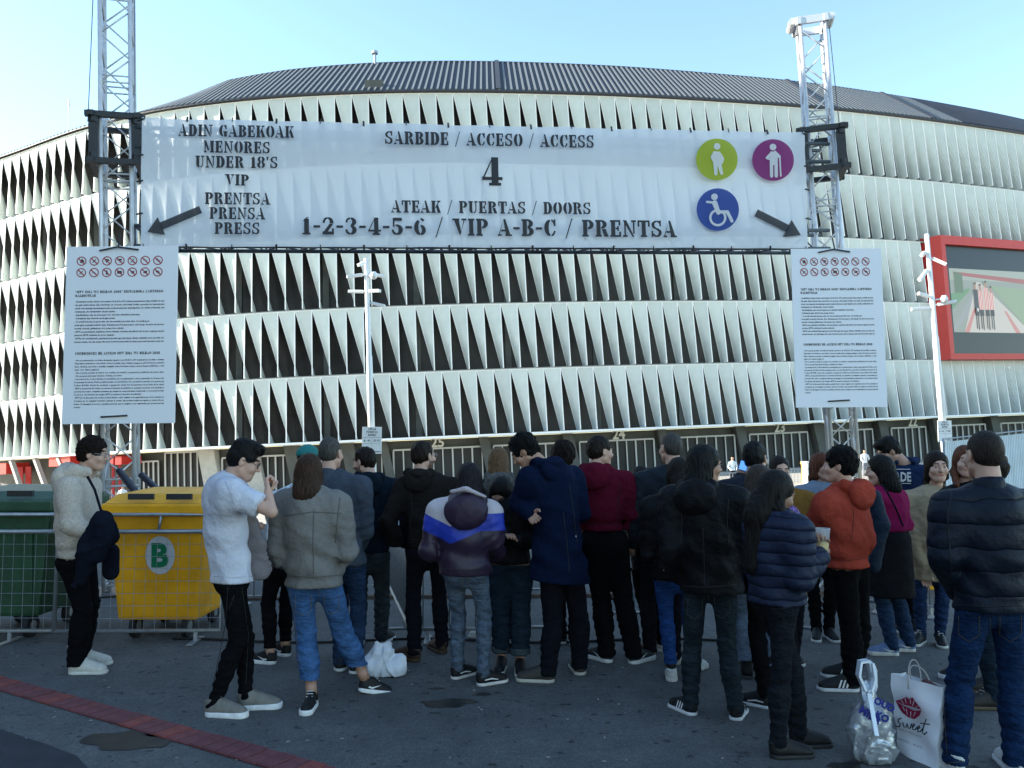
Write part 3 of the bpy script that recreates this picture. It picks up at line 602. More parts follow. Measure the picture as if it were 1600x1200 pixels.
def build_banner():
    root = empty('banner', BBL); tag(root, 'long white access banner with stencil lettering and three round pictograms between the towers', 'banner')
    m = MB(); nx, ny = 130, 28
    def surf(u, v):
        p = BTL.lerp(BTR, u).lerp(BBL.lerp(BBR, u), v)
        # slack: scalloped top hem and shallow waves
        e = .012 * math.sin(u * 41) * math.sin(v * 7 + u * 9) + .02 * math.sin(u * 12 + v * 3) * math.sin(math.pi * v) + .006 * math.sin(u * 95 + v * 20)
        sag = -.018 * abs(math.sin(u * math.pi * 8)) * (1 - v)
        return p + BN * e + UPL * sag
    for j in range(ny + 1):
        for i in range(nx + 1): m.v.append(surf(i / nx, j / ny) - BBL)
    for j in range(ny):
        for i in range(nx): m.f.append((j * (nx + 1) + i, (j + 1) * (nx + 1) + i, (j + 1) * (nx + 1) + i + 1, j * (nx + 1) + i + 1)); m.m.append(0)
    m.build('sheet', banner_mat('banner_pvc', (.88, .92, .98), .12, .40), root, smooth=True)
    ink = banner_mat('banner_ink', (.03, .03, .037), 0, .15)
    off = BN * .045
    def line(text, xa, ya, xb, yb, h):
        A = bplane(xa, ya); B = bplane(xb, yb); T = bplane((xa + xb) / 2, (ya + yb) / 2 - h); Mid = (A + B) / 2; uv = (B - A).normalized(); upv = (T - Mid); upv = upv - uv * upv.dot(uv)
        k = upv.length; mb = MB(); stencil(mb, text, A - BBL, B - BBL, upv / k, k, off); mb.build('lettering', ink, root)
    line('ADIN GABEKOAK', 281, 214.5, 460, 217.5, 18); line('MENORES', 320, 240, 423, 242, 18); line("UNDER 18'S", 307, 263.5, 435, 265, 18)
    line('VIP', 353, 291, 390, 292, 17); line('PRENTSA', 322, 320.5, 423, 321.5, 18); line('PRENSA', 329, 343.5, 415, 344.5, 18); line('PRESS', 337, 367, 407, 367.5, 18)
    line('SARBIDE / ACCESO / ACCESS', 602, 227, 927, 233, 19.5); line('4', 753, 291, 784, 291.5, 43)
    line('ATEAK / PUERTAS / DOORS', 612, 333.5, 922, 336.5, 18.5); line('1-2-3-4-5-6 / VIP A-B-C / PRENTSA', 473, 367.5, 1055, 372, 26)
    def shape(name, mtl, polys, o_=.045):
        mb = MB()
        for p in polys: mb.poly([bplane(x, y) + BN * o_ - BBL for x, y in p])
        return mb.build(name, mtl, root)
    def disc(cx, cy, r, n=40): return [(cx + r * math.cos(2 * math.pi * k / n), cy + r * math.sin(2 * math.pi * k / n)) for k in range(n)]
    gm = banner_mat('banner_lime', (.40, .47, .02), .04, .3); mg = banner_mat('banner_magenta', (.26, .02, .17), .04, .3); bl = banner_mat('banner_blue', (.02, .065, .32), .04, .3); wm = banner_mat('banner_white', (.8, .8, .82), .02, .3)
    def cap(x0, y0, x1, y1, r0, r1=None, n=8):
        r1 = r1 or r0; a = math.atan2(y1 - y0, x1 - x0); P = []
        for k in range(n + 1): t = a + math.pi / 2 + math.pi * k / n; P.append((x0 + r0 * math.cos(t), y0 + r0 * math.sin(t)))
        for k in range(n + 1): t = a - math.pi / 2 + math.pi * k / n; P.append((x1 + r1 * math.cos(t), y1 + r1 * math.sin(t)))
        return P
    g = shape('pictogram', gm, [disc(1118, 251, 32.5)]); g['label'] = 'lime disc with a pregnant woman figure'
    shape('figure', wm, [disc(1118, 231, 5.2, 20)], .052).parent = g
    o = shape('figure', wm, [[(1113, 239), (1122, 239), (1126, 244), (1129, 250), (1128, 256), (1123, 261), (1112, 261), (1113, 251), (1109, 249)]], .052); o.parent = g
    for pl in (cap(1114, 240, 1109.5, 248, 1.8), cap(1109.5, 248, 1114, 256, 1.8), cap(1115.5, 259, 1116, 274, 3.2, 2.4), cap(1121.5, 259, 1125, 273, 3.2, 2.4)): shape('figure', wm, [pl], .054).parent = g
    g = shape('pictogram', mg, [disc(1205.5, 252, 32.5)]); g['label'] = 'magenta disc with a figure leaning on a cane'
    shape('figure', wm, [disc(1205, 232, 5.2, 20)], .052).parent = g
    for k, pl in enumerate(([(1201, 239), (1208, 239), (1213, 244), (1212, 260), (1200, 260), (1200, 246)], cap(1203, 241, 1195.5, 249, 2), cap(1208, 240, 1215, 247, 2.2), cap(1202.6, 258, 1202.8, 277, 2.6), cap(1209.8, 258, 1210, 277, 2.6), cap(1195.5, 249, 1199, 250.5, 1.8), cap(1215.5, 248, 1217, 277, 1.2))): shape('figure', wm, [pl], .052 + .0004 * k).parent = g
    g = shape('pictogram', bl, [disc(1119.5, 329, 33)]); g['label'] = 'blue disc with a wheelchair user'
    shape('figure', wm, [disc(1114, 309.5, 5.2, 20)], .052).parent = g
    for k, pl in enumerate((cap(1114.5, 319, 1120, 334, 4.2, 3.4), cap(1102.5, 317.5, 1115, 318.5, 1.8), cap(1113, 318, 1117, 327, 2), cap(1120, 333, 1134, 333, 2.6), cap(1134, 333, 1141, 347, 2.6))): shape('figure', wm, [pl], .052 + .0004 * k).parent = g
    ring = []
    for k in range(28):
        t0 = math.radians(-160 + 300 * -k / 27 + 60); t1 = math.radians(-160 + 300 * -(k + 1) / 27 + 60)
        ring.append([(1119 + 13.5 * math.cos(t0), 342 + 13.5 * math.sin(t0)), (1119 + 13.5 * math.cos(t1), 342 + 13.5 * math.sin(t1)), (1119 + 9.8 * math.cos(t1), 342 + 9.8 * math.sin(t1)), (1119 + 9.8 * math.cos(t0), 342 + 9.8 * math.sin(t0))])
    shape('figure', wm, ring, .0545).parent = g
    def arrow(x0, y0, x1, y1, w_, hl, hw):
        a = math.atan2(y1 - y0, x1 - x0); c, s_ = math.cos(a), math.sin(a); L = math.hypot(x1 - x0, y1 - y0)
        loc = [(0, -w_), (L - hl, -w_), (L - hl, w_), (0, w_)]; hd = [(L - hl - 2, -hw), (L, 0), (L - hl - 2, hw)]
        return [[(x0 + c * u - s_ * v, y0 + s_ * u + c * v) for u, v in p] for p in (loc, hd)]
    am = banner_mat('banner_arrow', (.045, .045, .052), .05, .3)
    shape('arrow', am, arrow(315, 329, 232, 364, 6, 22, 15)); shape('arrow', am, arrow(1179, 334, 1249, 369, 6, 22, 15))
    # smudge, eyelets and cable ties
    for k in range(17):
        u = k / 16
        for v, dz in ((0.02, 1), (.985, -1)):
            p = surf(min(max(u, .004), .996), v) + BN * .02 - BBL; mm = MB(); mm.tube([p, p + UPL * (.06 * dz) - BN * .03], .012 if k % 2 else .006, 6); mm.build('cable_tie', M_BLACKST, root)
    for v in (.02, .3, .5, .75):
        for u, s_ in ((.003, -1), (.997, 1)):
            p = surf(u, v) + BN * .02 - BBL; mm = MB(); d = (BTR - BTL).normalized(); mm.tube([p, p + d * (s_ * .08) - BN * .05], .010, 6); mm.build('cable_tie', M_BLACKST, root)
build_banner()
# ------------------------------------------------------------------ notice boards
BASQ = ["- Espektakulura sartzeko dauden neurri maximoa A4 da (210 x 297 zentimetro) gutxienekoa poltsak, motxilak edo male-", "tak, gailu elektronikoak, hala nola iPadak edo droneak, edalontziak, botilak, aerosolak edo banderak-tek-", "takoak, nano-zapatuak, haurtzaindegi tresnak, musika-tresnak, laser argi-boligrafoak, edo objektu arriskutsuak, etxo", "arriskutsuak edo debekatutako edozein objektu.", "- Espektakulura ezin da sartu janari edo edariekin ekitaldiaren barrutira.", "- Debekatuta dago alkohola eta drogak sartzea.", "- 16 urtetik beherakoek gurasoekin edo tutorearekin joan behar dute, 14 urtetik gora-", "koek agiria aurkeztu beharko dute. Zehaztasunen bat izanez gero, ezin izango da sartu eta sarrera-", "txartela, txartela, gidabaimena edo pasaportea erakutsi.", "- MTVk eta antolatzaileek ekitaldiaren sarrera ukatzeko eskubidea dute alkohol edo drogen eraginpean dauden", "pertsonei. MTVk eskubidea du sarrera ukatzeko.", "- MTVk edo antolatzaileak segurtasun-kontrolak egin ahal izango dituzte ekitaldira sartu aurretik edo", "edozein unetan, eta ezin izango dira sartu kontrola pasatu nahi ez duten pertsonak barrutira inolaz ere"]
SPAN = ["- No se puede acceder con bultos de tamaño superior a un A4 (210 x 297 centimetros), mochilas o maletas.", "Dispositivos electrónicos como iPads o drones, botellas, latas, cristales, paraguas y palos de hacerse, punteros", "láser, cámaras, aerosoles o pistolas, bengalas, bates, bicicletas, fuegos, cascos, fuegos artificiales o cual-", "quier otro objeto peligroso.", "- No se puede acceder al recinto con comida y se vendrá o comprará la prohibición de acceso debe.", "- No se puede introducir alcohol o bebidas al recinto.", "- Los menores de 16 años deberán ir acompañados por su padre/madre o tutor responsable de 18 años, solo", "las personas de más de 14 años podrán acceder con autorización. No se permite la entrada a los menores de", "5 años. El DNI, Carné de conducir o pasaporte serán los documentos de prueba de la edad.", "- MTV y el personal del evento se reservan el derecho de admisión en cualquier momento y de desalojar a", "personas del recinto o aquellos asistentes que tengan un comportamiento inadecuado o se encuentren bajo", "los efectos del alcohol y las drogas. MTV se reserva el derecho de admisión.", "- MTV y/o la dirección del recinto pueden llevar a cabo registros de seguridad antes de la entrada en", "el recinto y/o en cualquier momento durante el evento, que pueden incluir un registro y control de los", "bolsos. Se denegará el acceso a aquellas personas que se nieguen a ser registradas por el personal del", "recinto."]
def board_meshes():
    W_, H_ = 1.2, 1.98; m = MB(); m.box(0, 0, 0, W_, .012, H_); panel = m.data('board', mat('board_plastic', (.80, .82, .87), .42, spec=.45), bevel=.002)
    red = mat('sign_red', (.34, .035, .04), .5); t = MB()
    def row(s_, x0, x1, y, size, mb=t, st=False):
        if st: stencil(mb, s_, Vector((x0, 0, y)), Vector((x1, 0, y)), Vector((0, 0, 1)), size, Vector((0, -.003, 0))); return
        V, Fc = plain_text(s_, size, 1, .0006); xm = max(v[0] for v in V); k = min((x1 - x0) / xm, 1.15) if len(s_) > 85 else .0118 / (xm / len(s_)) * .80
        mb.mesh([(x0 + v[0] * k, -.003, y + v[1]) for v in V], Fc)
    row('"MTV EMA WS BILBAO 2018" EKITALDIRA SARTZEKO', .11, 1.05, H_ - .525, .026, st=True); row('BALDINTZAK', .11, .33, H_ - .568, .026, st=True)
    y = H_ - .63
    for l in BASQ: row(l, .11, 1.07, y, .026); y -= .0375
    row('CONDICIONES DE ACCESO MTV EMA WS BILBAO 2018', .125, 1.03, H_ - 1.215, .028, st=True)
    y = H_ - 1.285
    for l in SPAN: row(l, .125, 1.08, y, .0235); y -= .0345
    txt = t.data('lettering', M_INK)
    rings = []; ringm = None
    for rr in range(2):
        for c in range(7):
            cx, cz = 0, 0; pos = (.165 + c * .137, H_ - .165 - rr * .13); n = 28; rg = MB(); gl = MB(); R1, R0 = .052, .042
            for k in range(n):
                a0, a1 = 2 * math.pi * k / n, 2 * math.pi * (k + 1) / n
                rg.poly([(cx + R1 * math.cos(a0), -.003, cz + R1 * math.sin(a0)), (cx + R1 * math.cos(a1), -.003, cz + R1 * math.sin(a1)), (cx + R0 * math.cos(a1), -.003, cz + R0 * math.sin(a1)), (cx + R0 * math.cos(a0), -.003, cz + R0 * math.sin(a0))])
            rg.poly([(cx - .036, -.0045, cz + .028), (cx - .028, -.0045, cz + .036), (cx + .036, -.0045, cz - .028), (cx + .028, -.0045, cz - .036)])
            def P(pl): gl.poly([(cx + x * .03, -.0037, cz + z * .03) for x, z in pl])
            kind = rr * 7 + c
            if kind == 0: P([(-.5, -.6), (.8, -.6), (.9, .1), (.2, .9), (-.3, .3)])
            elif kind in (1, 7): P([(-.7, -.5), (-.5, -.7), (.7, .5), (.5, .7)])
            elif kind == 2: P([(-.9, .2), (-.5, .7), (.6, .6), (.9, 0), (0, 0)]); P([(-.4, -.1), (.1, -.1), (0, -.7), (-.3, -.6)])
            elif kind == 3: P([(-.9, .1), (-.5, .7), (.5, .7), (.9, .1)]); P([(-.06, .1), (.06, .1), (.06, -.8), (-.06, -.8)])
            elif kind == 4: P([(-.7, -.7), (-.5, -.8), (.7, .6), (.5, .8)]); P([(-.7, .6), (-.5, .7), (.6, -.7), (.4, -.8)])
            elif kind == 5: P([(-.8, .7), (.1, .5), (0, .1), (-.7, .3)]); P([(.1, -.1), (.6, .3), (.7, .1), (.3, -.3)])
            elif kind == 6: P([(-.8, .2), (0, .7), (.2, .4), (-.6, 0)]); P([(-.1, -.3), (.8, .1), (.8, -.2), (0, -.6)])
            elif kind == 8: P([(-.8, -.4), (0, .3), (.8, -.4), (.7, -.5), (0, .1), (-.7, -.5)])
            elif kind == 9: P([(-.15, .9), (.15, .9), (.15, .6), (-.15, .6)]); P([(-.3, .5), (.3, .5), (.25, -.8), (-.25, -.8)])
            elif kind == 10: P([(-.8, .5), (.8, .5), (.8, -.5), (-.8, -.5)])
            elif kind == 11: P([(-.3, .4), (.7, .4), (.7, -.4), (-.3, -.5)])
            elif kind == 12: P([(-.7, -.5), (-.2, .3), (.8, .5), (.7, -.4)])
            else: P([(-.8, .3), (.1, .5), (.7, -.1), (.6, -.5), (-.2, -.4)])
            ringm = ringm or rg.data('prohibition_ring', red); rings.append((pos, gl.data('symbol', M_INK)))
    return panel, txt, ringm, rings
BM = board_meshes()
def board(tl, tr, bl, Y, label):
    """tl,tr,bl pixel corners on the board, Y its distance"""
    A = at(*tl, Y); B = at(*tr, Y * 1.0); C_ = at(*bl, Y)
    ux = (B - A).normalized(); dz = (A - C_); uz = (dz - ux * dz.dot(ux)).normalized(); uy = uz.cross(ux)
    sx = (B - A).length / 1.2; sz = dz.length / 1.98
    M = Matrix((( *(ux * sx),), (*uy,), (*(uz * sz),))).transposed().to_4x4(); M.translation = C_
    r = empty('notice_board', C_); r.matrix_world = M; tag(r, label, 'notice board', 'white notice boards tied to the truss towers')
    link('board', BM[0], r); link('lettering', BM[1], r); 
    for (x, z), sm in BM[3]: p = link('prohibition_ring', BM[2], r, (x, 0, z)); link('symbol', sm, p)
    m = MB(); m.tube([(.36, -.012, 1.93), (.56, -.03, 1.965), (.78, -.012, 1.935)], .009, 8); m.tube([(.57, -.03, 1.965), (.565, .02, 2.12)], .009, 8); m.build('hanging_tie', M_BLACKST, r)
    m = MB(); m.tube([(.42, -.01, .075), (.70, -.012, .088)], .009, 8); m.build('lower_tie', M_BLACKST, r)
board((93, 386), (267, 384), (96, 663), 9.0, 'larger notice board with entry rules hanging on the left truss tower')
board((1230, 389), (1371, 388), (1244, 637), 10.2, 'smaller notice board with entry rules hanging on the right truss tower')
# ------------------------------------------------------------------ lamp and camera poles
def pole(px, py_top, Y, label, kind):
    top = at(px, py_top, Y); zb = ground_z(top.x, Y); k = (top.z - zb) / UPL.z; foot = top - UPL * k; H = k
    r = empty('camera_pole', foot); tag(r, label, 'pole', 'tall white camera poles in front of the stadium')
    m = MB(); m.tube([UPL * 0, UPL * (H * .62), UPL * (H * .63), UPL * H], [.115, .09, .075, .065], 14); m.build('post', M_WHITE, r, smooth=True)
    m = MB(); m.tube([UPL * 0, UPL * .04], .22, 14); m.build('base_flange', M_GALV, r)
    def camr(h, dx, dy, L, tilt=-.15):
        m = MB(); d = Vector((dx, dy, tilt)).normalized(); a = UPL * h + Vector((dx, dy, 0)) * .12
        m.tube([UPL * h, a], .03, 6); m.bar(a, a + d * L * .85, .11, .09); m.build('camera', M_WHITE, r, bevel=.012)
    def dome(h, dx, dy):
        m = MB(); a = UPL * h + Vector((dx, dy, 0)) * .32; m.tube([UPL * h, a], .025, 6); m.tube([a + Vector((0, 0, .1)), a, a - Vector((0, 0, .08)), a - Vector((0, 0, .13))], [.06, .11, .09, .03], 12); m.build('dome_camera', M_WHITE, r, smooth=True)
    if kind == 0:
        camr(H - .5, -1, -.3, .55, -.2); camr(H - .45, 1, .2, .5, -.2); camr(H - 1.0, -1, .2, .55, .05); camr(H - 1.0, .8, -.6, .5, -.1); camr(H - 1.35, 1, -.1, .5, -.25); dome(H - .55, .8, -.7); camr(H - .15, -.5, -.8, .3, -.5)
    else:
        camr(H - .55, -1, -.2, .2, -1.2); camr(H - .75, .7, -.4, .5, -.5); camr(H - 1.1, -.8, -.3, .55, -.9); camr(H - 1.9, -1, -.3, .45, .2); camr(H - 2.25, -1, .1, .6, -.05); camr(H - 2.15, 1, -.4, .6, .15); dome(H - 2.0, .8, -.6)
    # small paper sign tied to the post
    return r, foot, H
P0 = pole(572, 404, 24.5, 'tall white camera pole left of the picture centre, between banner and crowd', 0)
P1 = pole(1448, 366, 24.5, 'tall white camera pole standing just left of the big red framed screen', 1)
def door_sign(tl, br, Y, label, l4):
    A = at(*tl, Y); B = at(*br, Y); W_, H_ = B.x - A.x, A.z - B.z
    r = empty('door_sign', (A.x, Y, B.z)); tag(r, label, 'sign', 'paper door signs on the poles'); m = MB(); m.box(0, 0, 0, W_, .02, H_); m.build('board', M_WHITE, r, bevel=.003)
    t = MB(); f = Vector((0, -.003, 0)); X = lambda u, v: Vector((u * W_, 0, v * H_))
    stencil(t, 'ATEAK', X(.30, .88), X(.72, .88), Vector((0, 0, 1)), H_ * .075, f); stencil(t, 'PUERTAS', X(.22, .77), X(.80, .77), Vector((0, 0, 1)), H_ * .075, f); stencil(t, 'DOORS', X(.30, .66), X(.72, .66), Vector((0, 0, 1)), H_ * .075, f)
    for u0, v0, u1, v1 in ((0.03, .60, .97, .61), (.5, .2, .507, .60), (.05, .38, .95, .386), (.62, .06, .96, .09)): t.poly([X(u0, v0) + f, X(u1, v0) + f, X(u1, v1) + f, X(u0, v1) + f])
    stencil(t, l4[0], X(.08, .46), X(.42, .46), Vector((0, 0, 1)), H_ * .07, f); stencil(t, l4[1], X(.58, .46), X(.92, .46), Vector((0, 0, 1)), H_ * .07, f)
    t.build('lettering', M_INK, r)
door_sign((566, 667), (596, 709), 24.2, 'small white doors sign on the camera pole left of centre', ('1-6', '22-25')); door_sign((1465, 657), (1488, 690), 24.2, 'small white doors sign on the camera pole by the white fence', ('1-6', 'VIP'))
# ------------------------------------------------------------------ waste containers
def container(px0, px1, py_top, py_bot, Y, label, M_, depth=.95, pads=True, lid_open=False):
    A = at(px0, py_bot, Y); B = at(px1, py_bot, Y); W_ = B.x - A.x; zt = at(px0, py_top, Y).z; zb = A.z
    r = empty('waste_container', ((A.x + B.x) / 2, Y, 0)); tag(r, label, 'waste container'); hw = W_ / 2
    m = MB(); t = .10
    for y0, y1 in ((0, depth),):
        m.hexa([(-hw + t, .06, zb), (hw - t, .06, zb), (hw - t, depth - .06, zb), (-hw + t, depth - .06, zb), (-hw, 0, zt - .16), (hw, 0, zt - .16), (hw, depth, zt - .16), (-hw, depth, zt - .16)])
    m.build('body', M_, r, bevel=.035, smooth=False)
    m = MB()
    for x in (-.35, -.05, .28):   # pressed ribs on the face
        m.hexa([(x * W_ - .05, .045, zb + .08), (x * W_ + .05, .045, zb + .08), (x * W_ + .05, .08, zb + .08), (x * W_ - .05, .08, zb + .08), (x * W_ - .05, -.02, zt - .32), (x * W_ + .05, -.02, zt - .32), (x * W_ + .05, .03, zt - .32), (x * W_ - .05, .03, zt - .32)])
    if M_ is M_GRN: m.build('pressed_rib', M_, r, bevel=.012)
    m = MB(); m.box(-hw - .045, -.06, zt - .17, hw + .045, depth + .02, zt - .075); m.build('rim', M_, r, bevel=.02)
    m = MB(); m.hexa([(-hw - .02, -.03, zt - .075), (hw + .02, -.03, zt - .075), (hw + .02, depth, zt - .075), (-hw - .02, depth, zt - .075), (-hw + .03, .12, zt), (hw - .03, .12, zt), (hw - .03, depth - .08, zt + .03), (-hw + .03, depth - .08, zt + .03)]); lid = m.build('lid', M_, r, bevel=.02)
    for x in (-hw + .2, hw - .36):
        m = MB(); m.box(x, -.045, zt - .04, x + .22, -.015, zt + .01); m.build('grip', M_BLACKST, lid)
    for sx in (-1, 1):
        m = MB(); m.tube([(sx * (hw + .04), depth / 2, zt - .11), (sx * (hw + .11), depth / 2, zt - .11)], .03, 10); m.build('trunnion', M_RUB, r, smooth=True)
        for y in (.16, depth - .16):
            w_ = empty('wheel', (sx * (hw - .22), y, .10), r); m = MB(); m.tube([(-.022, 0, 0), (.022, 0, 0)], .10, 20); m.build('tyre', M_RUB, w_, smooth=False); m = MB(); m.tube([(-.026, 0, 0), (.026, 0, 0)], .045, 12); m.build('rim', M_GALV, w_)
            m = MB(); m.bar((0, .03, .02), (0, .0, zb - .10 + .02), .012, .07, up=(0, 1, 0)); m.bar((-.04, .02, zb - .10), (.04, .02, zb - .10), .09, .012); m.build('fork', M_GALV, w_)
    return r, W_, zt, zb
c1 = container(-90, 72, 768, 966, 7.25, 'dark green wheeled waste container at the left edge behind the mesh barrier', M_GRN)
c2 = container(160, 322, 773, 972, 7.25, 'yellow wheeled waste container with a green letter B on an oval sticker', M_YEL)
r = c2[0]; c = at(245, 869, 7.2) - Vector(r.location); m = MB(); n = 36; sl = -.10 / (c2[2] - .16 - c2[3]); yy = .03
P_ = [(c.x + .128 * math.cos(2 * math.pi * k / n), -.002 + (.06) * (1 - ((c.z + .165 * math.sin(2 * math.pi * k / n)) - c2[3]) / (c2[2] - .16 - c2[3])) - .004, c.z + .165 * math.sin(2 * math.pi * k / n)) for k in range(n)]
m.poly(P_[::-1]); stk = m.build('sticker', mat('sticker_white', (.55, .55, .57), .5), r)
def face_y(z): return .06 * (1 - (z - c2[3]) / (c2[2] - .16 - c2[3])) - .010
V, Fc = plain_text('B', .26, 4, .012); cx = (min(v[0] for v in V) + max(v[0] for v in V)) / 2; cz = (min(v[1] for v in V) + max(v[1] for v in V)) / 2
m = MB(); m.mesh([((v[0] - cx) * 1.02 + c.x, face_y(c.z + v[1] - cz), (v[1] - cz) * 1.05 + c.z) for v in V], Fc); m.build('letter', mat('sticker_green', (.0, .17, .07), .5), stk)
container(1330, 1500, 800, 940, 9.8, 'yellow waste container glimpsed between the legs at the right', M_YEL)
# ------------------------------------------------------------------ crowd barriers
def barrier(A, B, label, kind='mesh', H=1.08):
    A = Vector(A); B = Vector(B); d = (B - A); L = d.length; d.normalize(); n = Vector((-d.y, d.x, 0)); Z = Vector((0, 0, 1)); r = empty('crowd_barrier', A)
    tag(r, label, 'barrier', 'steel crowd barriers'); zb = .10
    fr = MB(); R_ = .019; tw = .0019
    fr.tube([Z * zb, Z * H, d * L + Z * H, d * L + Z * zb, Z * zb], R_, 8); fr.build('frame', M_GALV, r, smooth=True)
    if kind == 'mesh':
        m = MB(); m.tube([Z * (H - .145), d * L + Z * (H - .145)], R_, 8); m.build('rail', M_GALV, r, smooth=True)
        for u in (.18, .62): m = MB(); m.tube([d * (L * u) + Z * H, d * (L * u - .02) + Z * (H - .145)], .013, 8); m.build('strut', M_GALV, r, smooth=True)
        k = int(L / .092)
        for i in range(1, k):
            m = MB(); m.tube([d * (L * i / k) + Z * zb, d * (L * i / k + .008 * math.sin(i)) + Z * (H - .15)], tw, 4); m.build('wire', M_GALV, r)
        for i in range(1, 8):
            m = MB(); z = zb + (H - .15 - zb) * i / 8; m.tube([Z * z + n * .005, d * L + Z * z + n * .005], tw, 4); m.build('wire', M_GALV, r)
    else:
        k = int(L / .11)
        for i in range(1, k): m = MB(); m.tube([d * (L * i / k) + Z * zb, d * (L * i / k) + Z * H], .007, 6); m.build('bar', M_GALV, r, smooth=True)
    for u in (.15, .85):
        m = MB(); m.bar(d * (L * u) - n * .16 + Z * .012, d * (L * u) + n * .16 + Z * .012, .05, .012); m.bar(d * (L * u) + Z * .012, d * (L * u) + Z * zb, .03, .02); m.build('foot', M_GALV, r)
    return r
fy = gp(0, 1004).y
barrier((-6.4, fy, 0), (gp(93, 1000).x, fy, 0), 'mesh crowd barrier in front of the green waste container')
barrier((gp(97, 1000).x, fy - .04, 0), (gp(352, 998).x, fy + .02, 0), 'mesh crowd barrier in front of the yellow waste container')
barrier(gp(360, 948), gp(505, 948), 'low crowd barrier behind the man in the white shirt', 'bars')
barrier(gp(598, 905), gp(642, 1003), 'crowd barrier running away towards the stadium behind the man in the dark hoodie', 'bars')
barrier(gp(640, 1002), gp(825, 1000), 'crowd barrier in front of which the chevron jacket woman stands', 'bars')
barrier(gp(826, 998), gp(822, 912), 'crowd barrier end on behind the long navy coat', 'bars')
barrier(gp(945, 915), gp(990, 968), 'crowd barrier seen between the black trousers of the maroon hoodie man', 'bars')
barrier(gp(1010, 925), gp(1100, 930), 'crowd barrier behind the woman in tight blue jeans', 'bars')
barrier(gp(1225, 1000), gp(1300, 905), 'crowd barrier running back beside the puffer jacket woman', 'bars')
barrier(gp(1352, 954), gp(1475, 966), 'crowd barrier in front of the hidden yellow container on the right', 'bars')
# far barriers in the sun in front of the stadium
far = None
for i in range(34):
    x = -38 + i * 2.3; y = 45
    if far is None:
        far = empty('far_barrier', (0, 0, 0)); tag(far, 'steel barrier standing in the sun in the far row before the stadium doors', 'barrier', 'row of steel barriers before the stadium')
        m = MB(); m.tube([(0, 0, .1), (0, 0, 1.1), (2.2, 0, 1.1), (2.2, 0, .1), (0, 0, .1)], .025, 6); m.build('frame', M_GALV, far)
        m = MB()
        for k in range(1, 12): m.tube([(k * .18, 0, .1), (k * .18, 0, 1.1)], .012, 4)
        tag(m.build('bars', M_GALV, far)); o = far
    else: o = copy_tree(far)
    o.location = (x, y, ground_z(x, y))
far['label'] = 'steel barrier standing in the sun in the far row before the stadium doors'
# white screened fence at the right
def white_fence():
    A = at(1474, 686, 14.2); B = at(1680, 664, 16.0)
    for i in range(3):
        a = A.lerp(B, i / 3); b = A.lerp(B, (i + 1) / 3 - .01); r = empty('fence_panel', (a.x, a.y, ground_z(a.x, a.y))); o = Vector(r.location); tag(r, ['tall fence panel covered in white screening, nearest the door sign pole', 'tall fence panel covered in white screening, behind the navy puffer jacket man', 'tall fence panel covered in white screening, cut by the right picture edge'][i], 'fence', 'white screened fence panels')
        m = MB(); za, zb_ = 0.15, 0
        c = [a - o, b - o]; m.tube([Vector((c[0].x, c[0].y, .1)), c[0], c[1], Vector((c[1].x, c[1].y, .1)), Vector((c[0].x, c[0].y, .1))], .022, 8); m.build('frame', M_GALV, r, smooth=True)
        m = MB(); nx, nz = 24, 16
        for j in range(nz + 1):
            for k in range(nx + 1):
                u = k / nx; v = j / nz; p = c[0].lerp(c[1], u); z = .15 + (p.z - .05 - .15) * v; m.v.append((p.x, p.y - .04 + .012 * math.sin(u * 30 + v * 4) + .01 * math.sin(v * 22 + i), z))
        for j in range(nz):
            for k in range(nx): q = j * (nx + 1) + k; m.f.append((q, q + 1, q + nx + 2, q + nx + 1)); m.m.append(0)
        m.build('screening', mat('screen_fabric', (.66, .74, .78), .6, var=.06, vscale=3, bump=.3, bscale=30), r, smooth=True)
        wr = MB()
        for k in range(1, 26): p = c[0].lerp(c[1], k / 26); wr.tube([Vector((p.x, p.y - .062, .12)), p - Vector((0, .062, .03))], .003, 4)
        wr.build('wire', M_GALV, r)
white_fence()
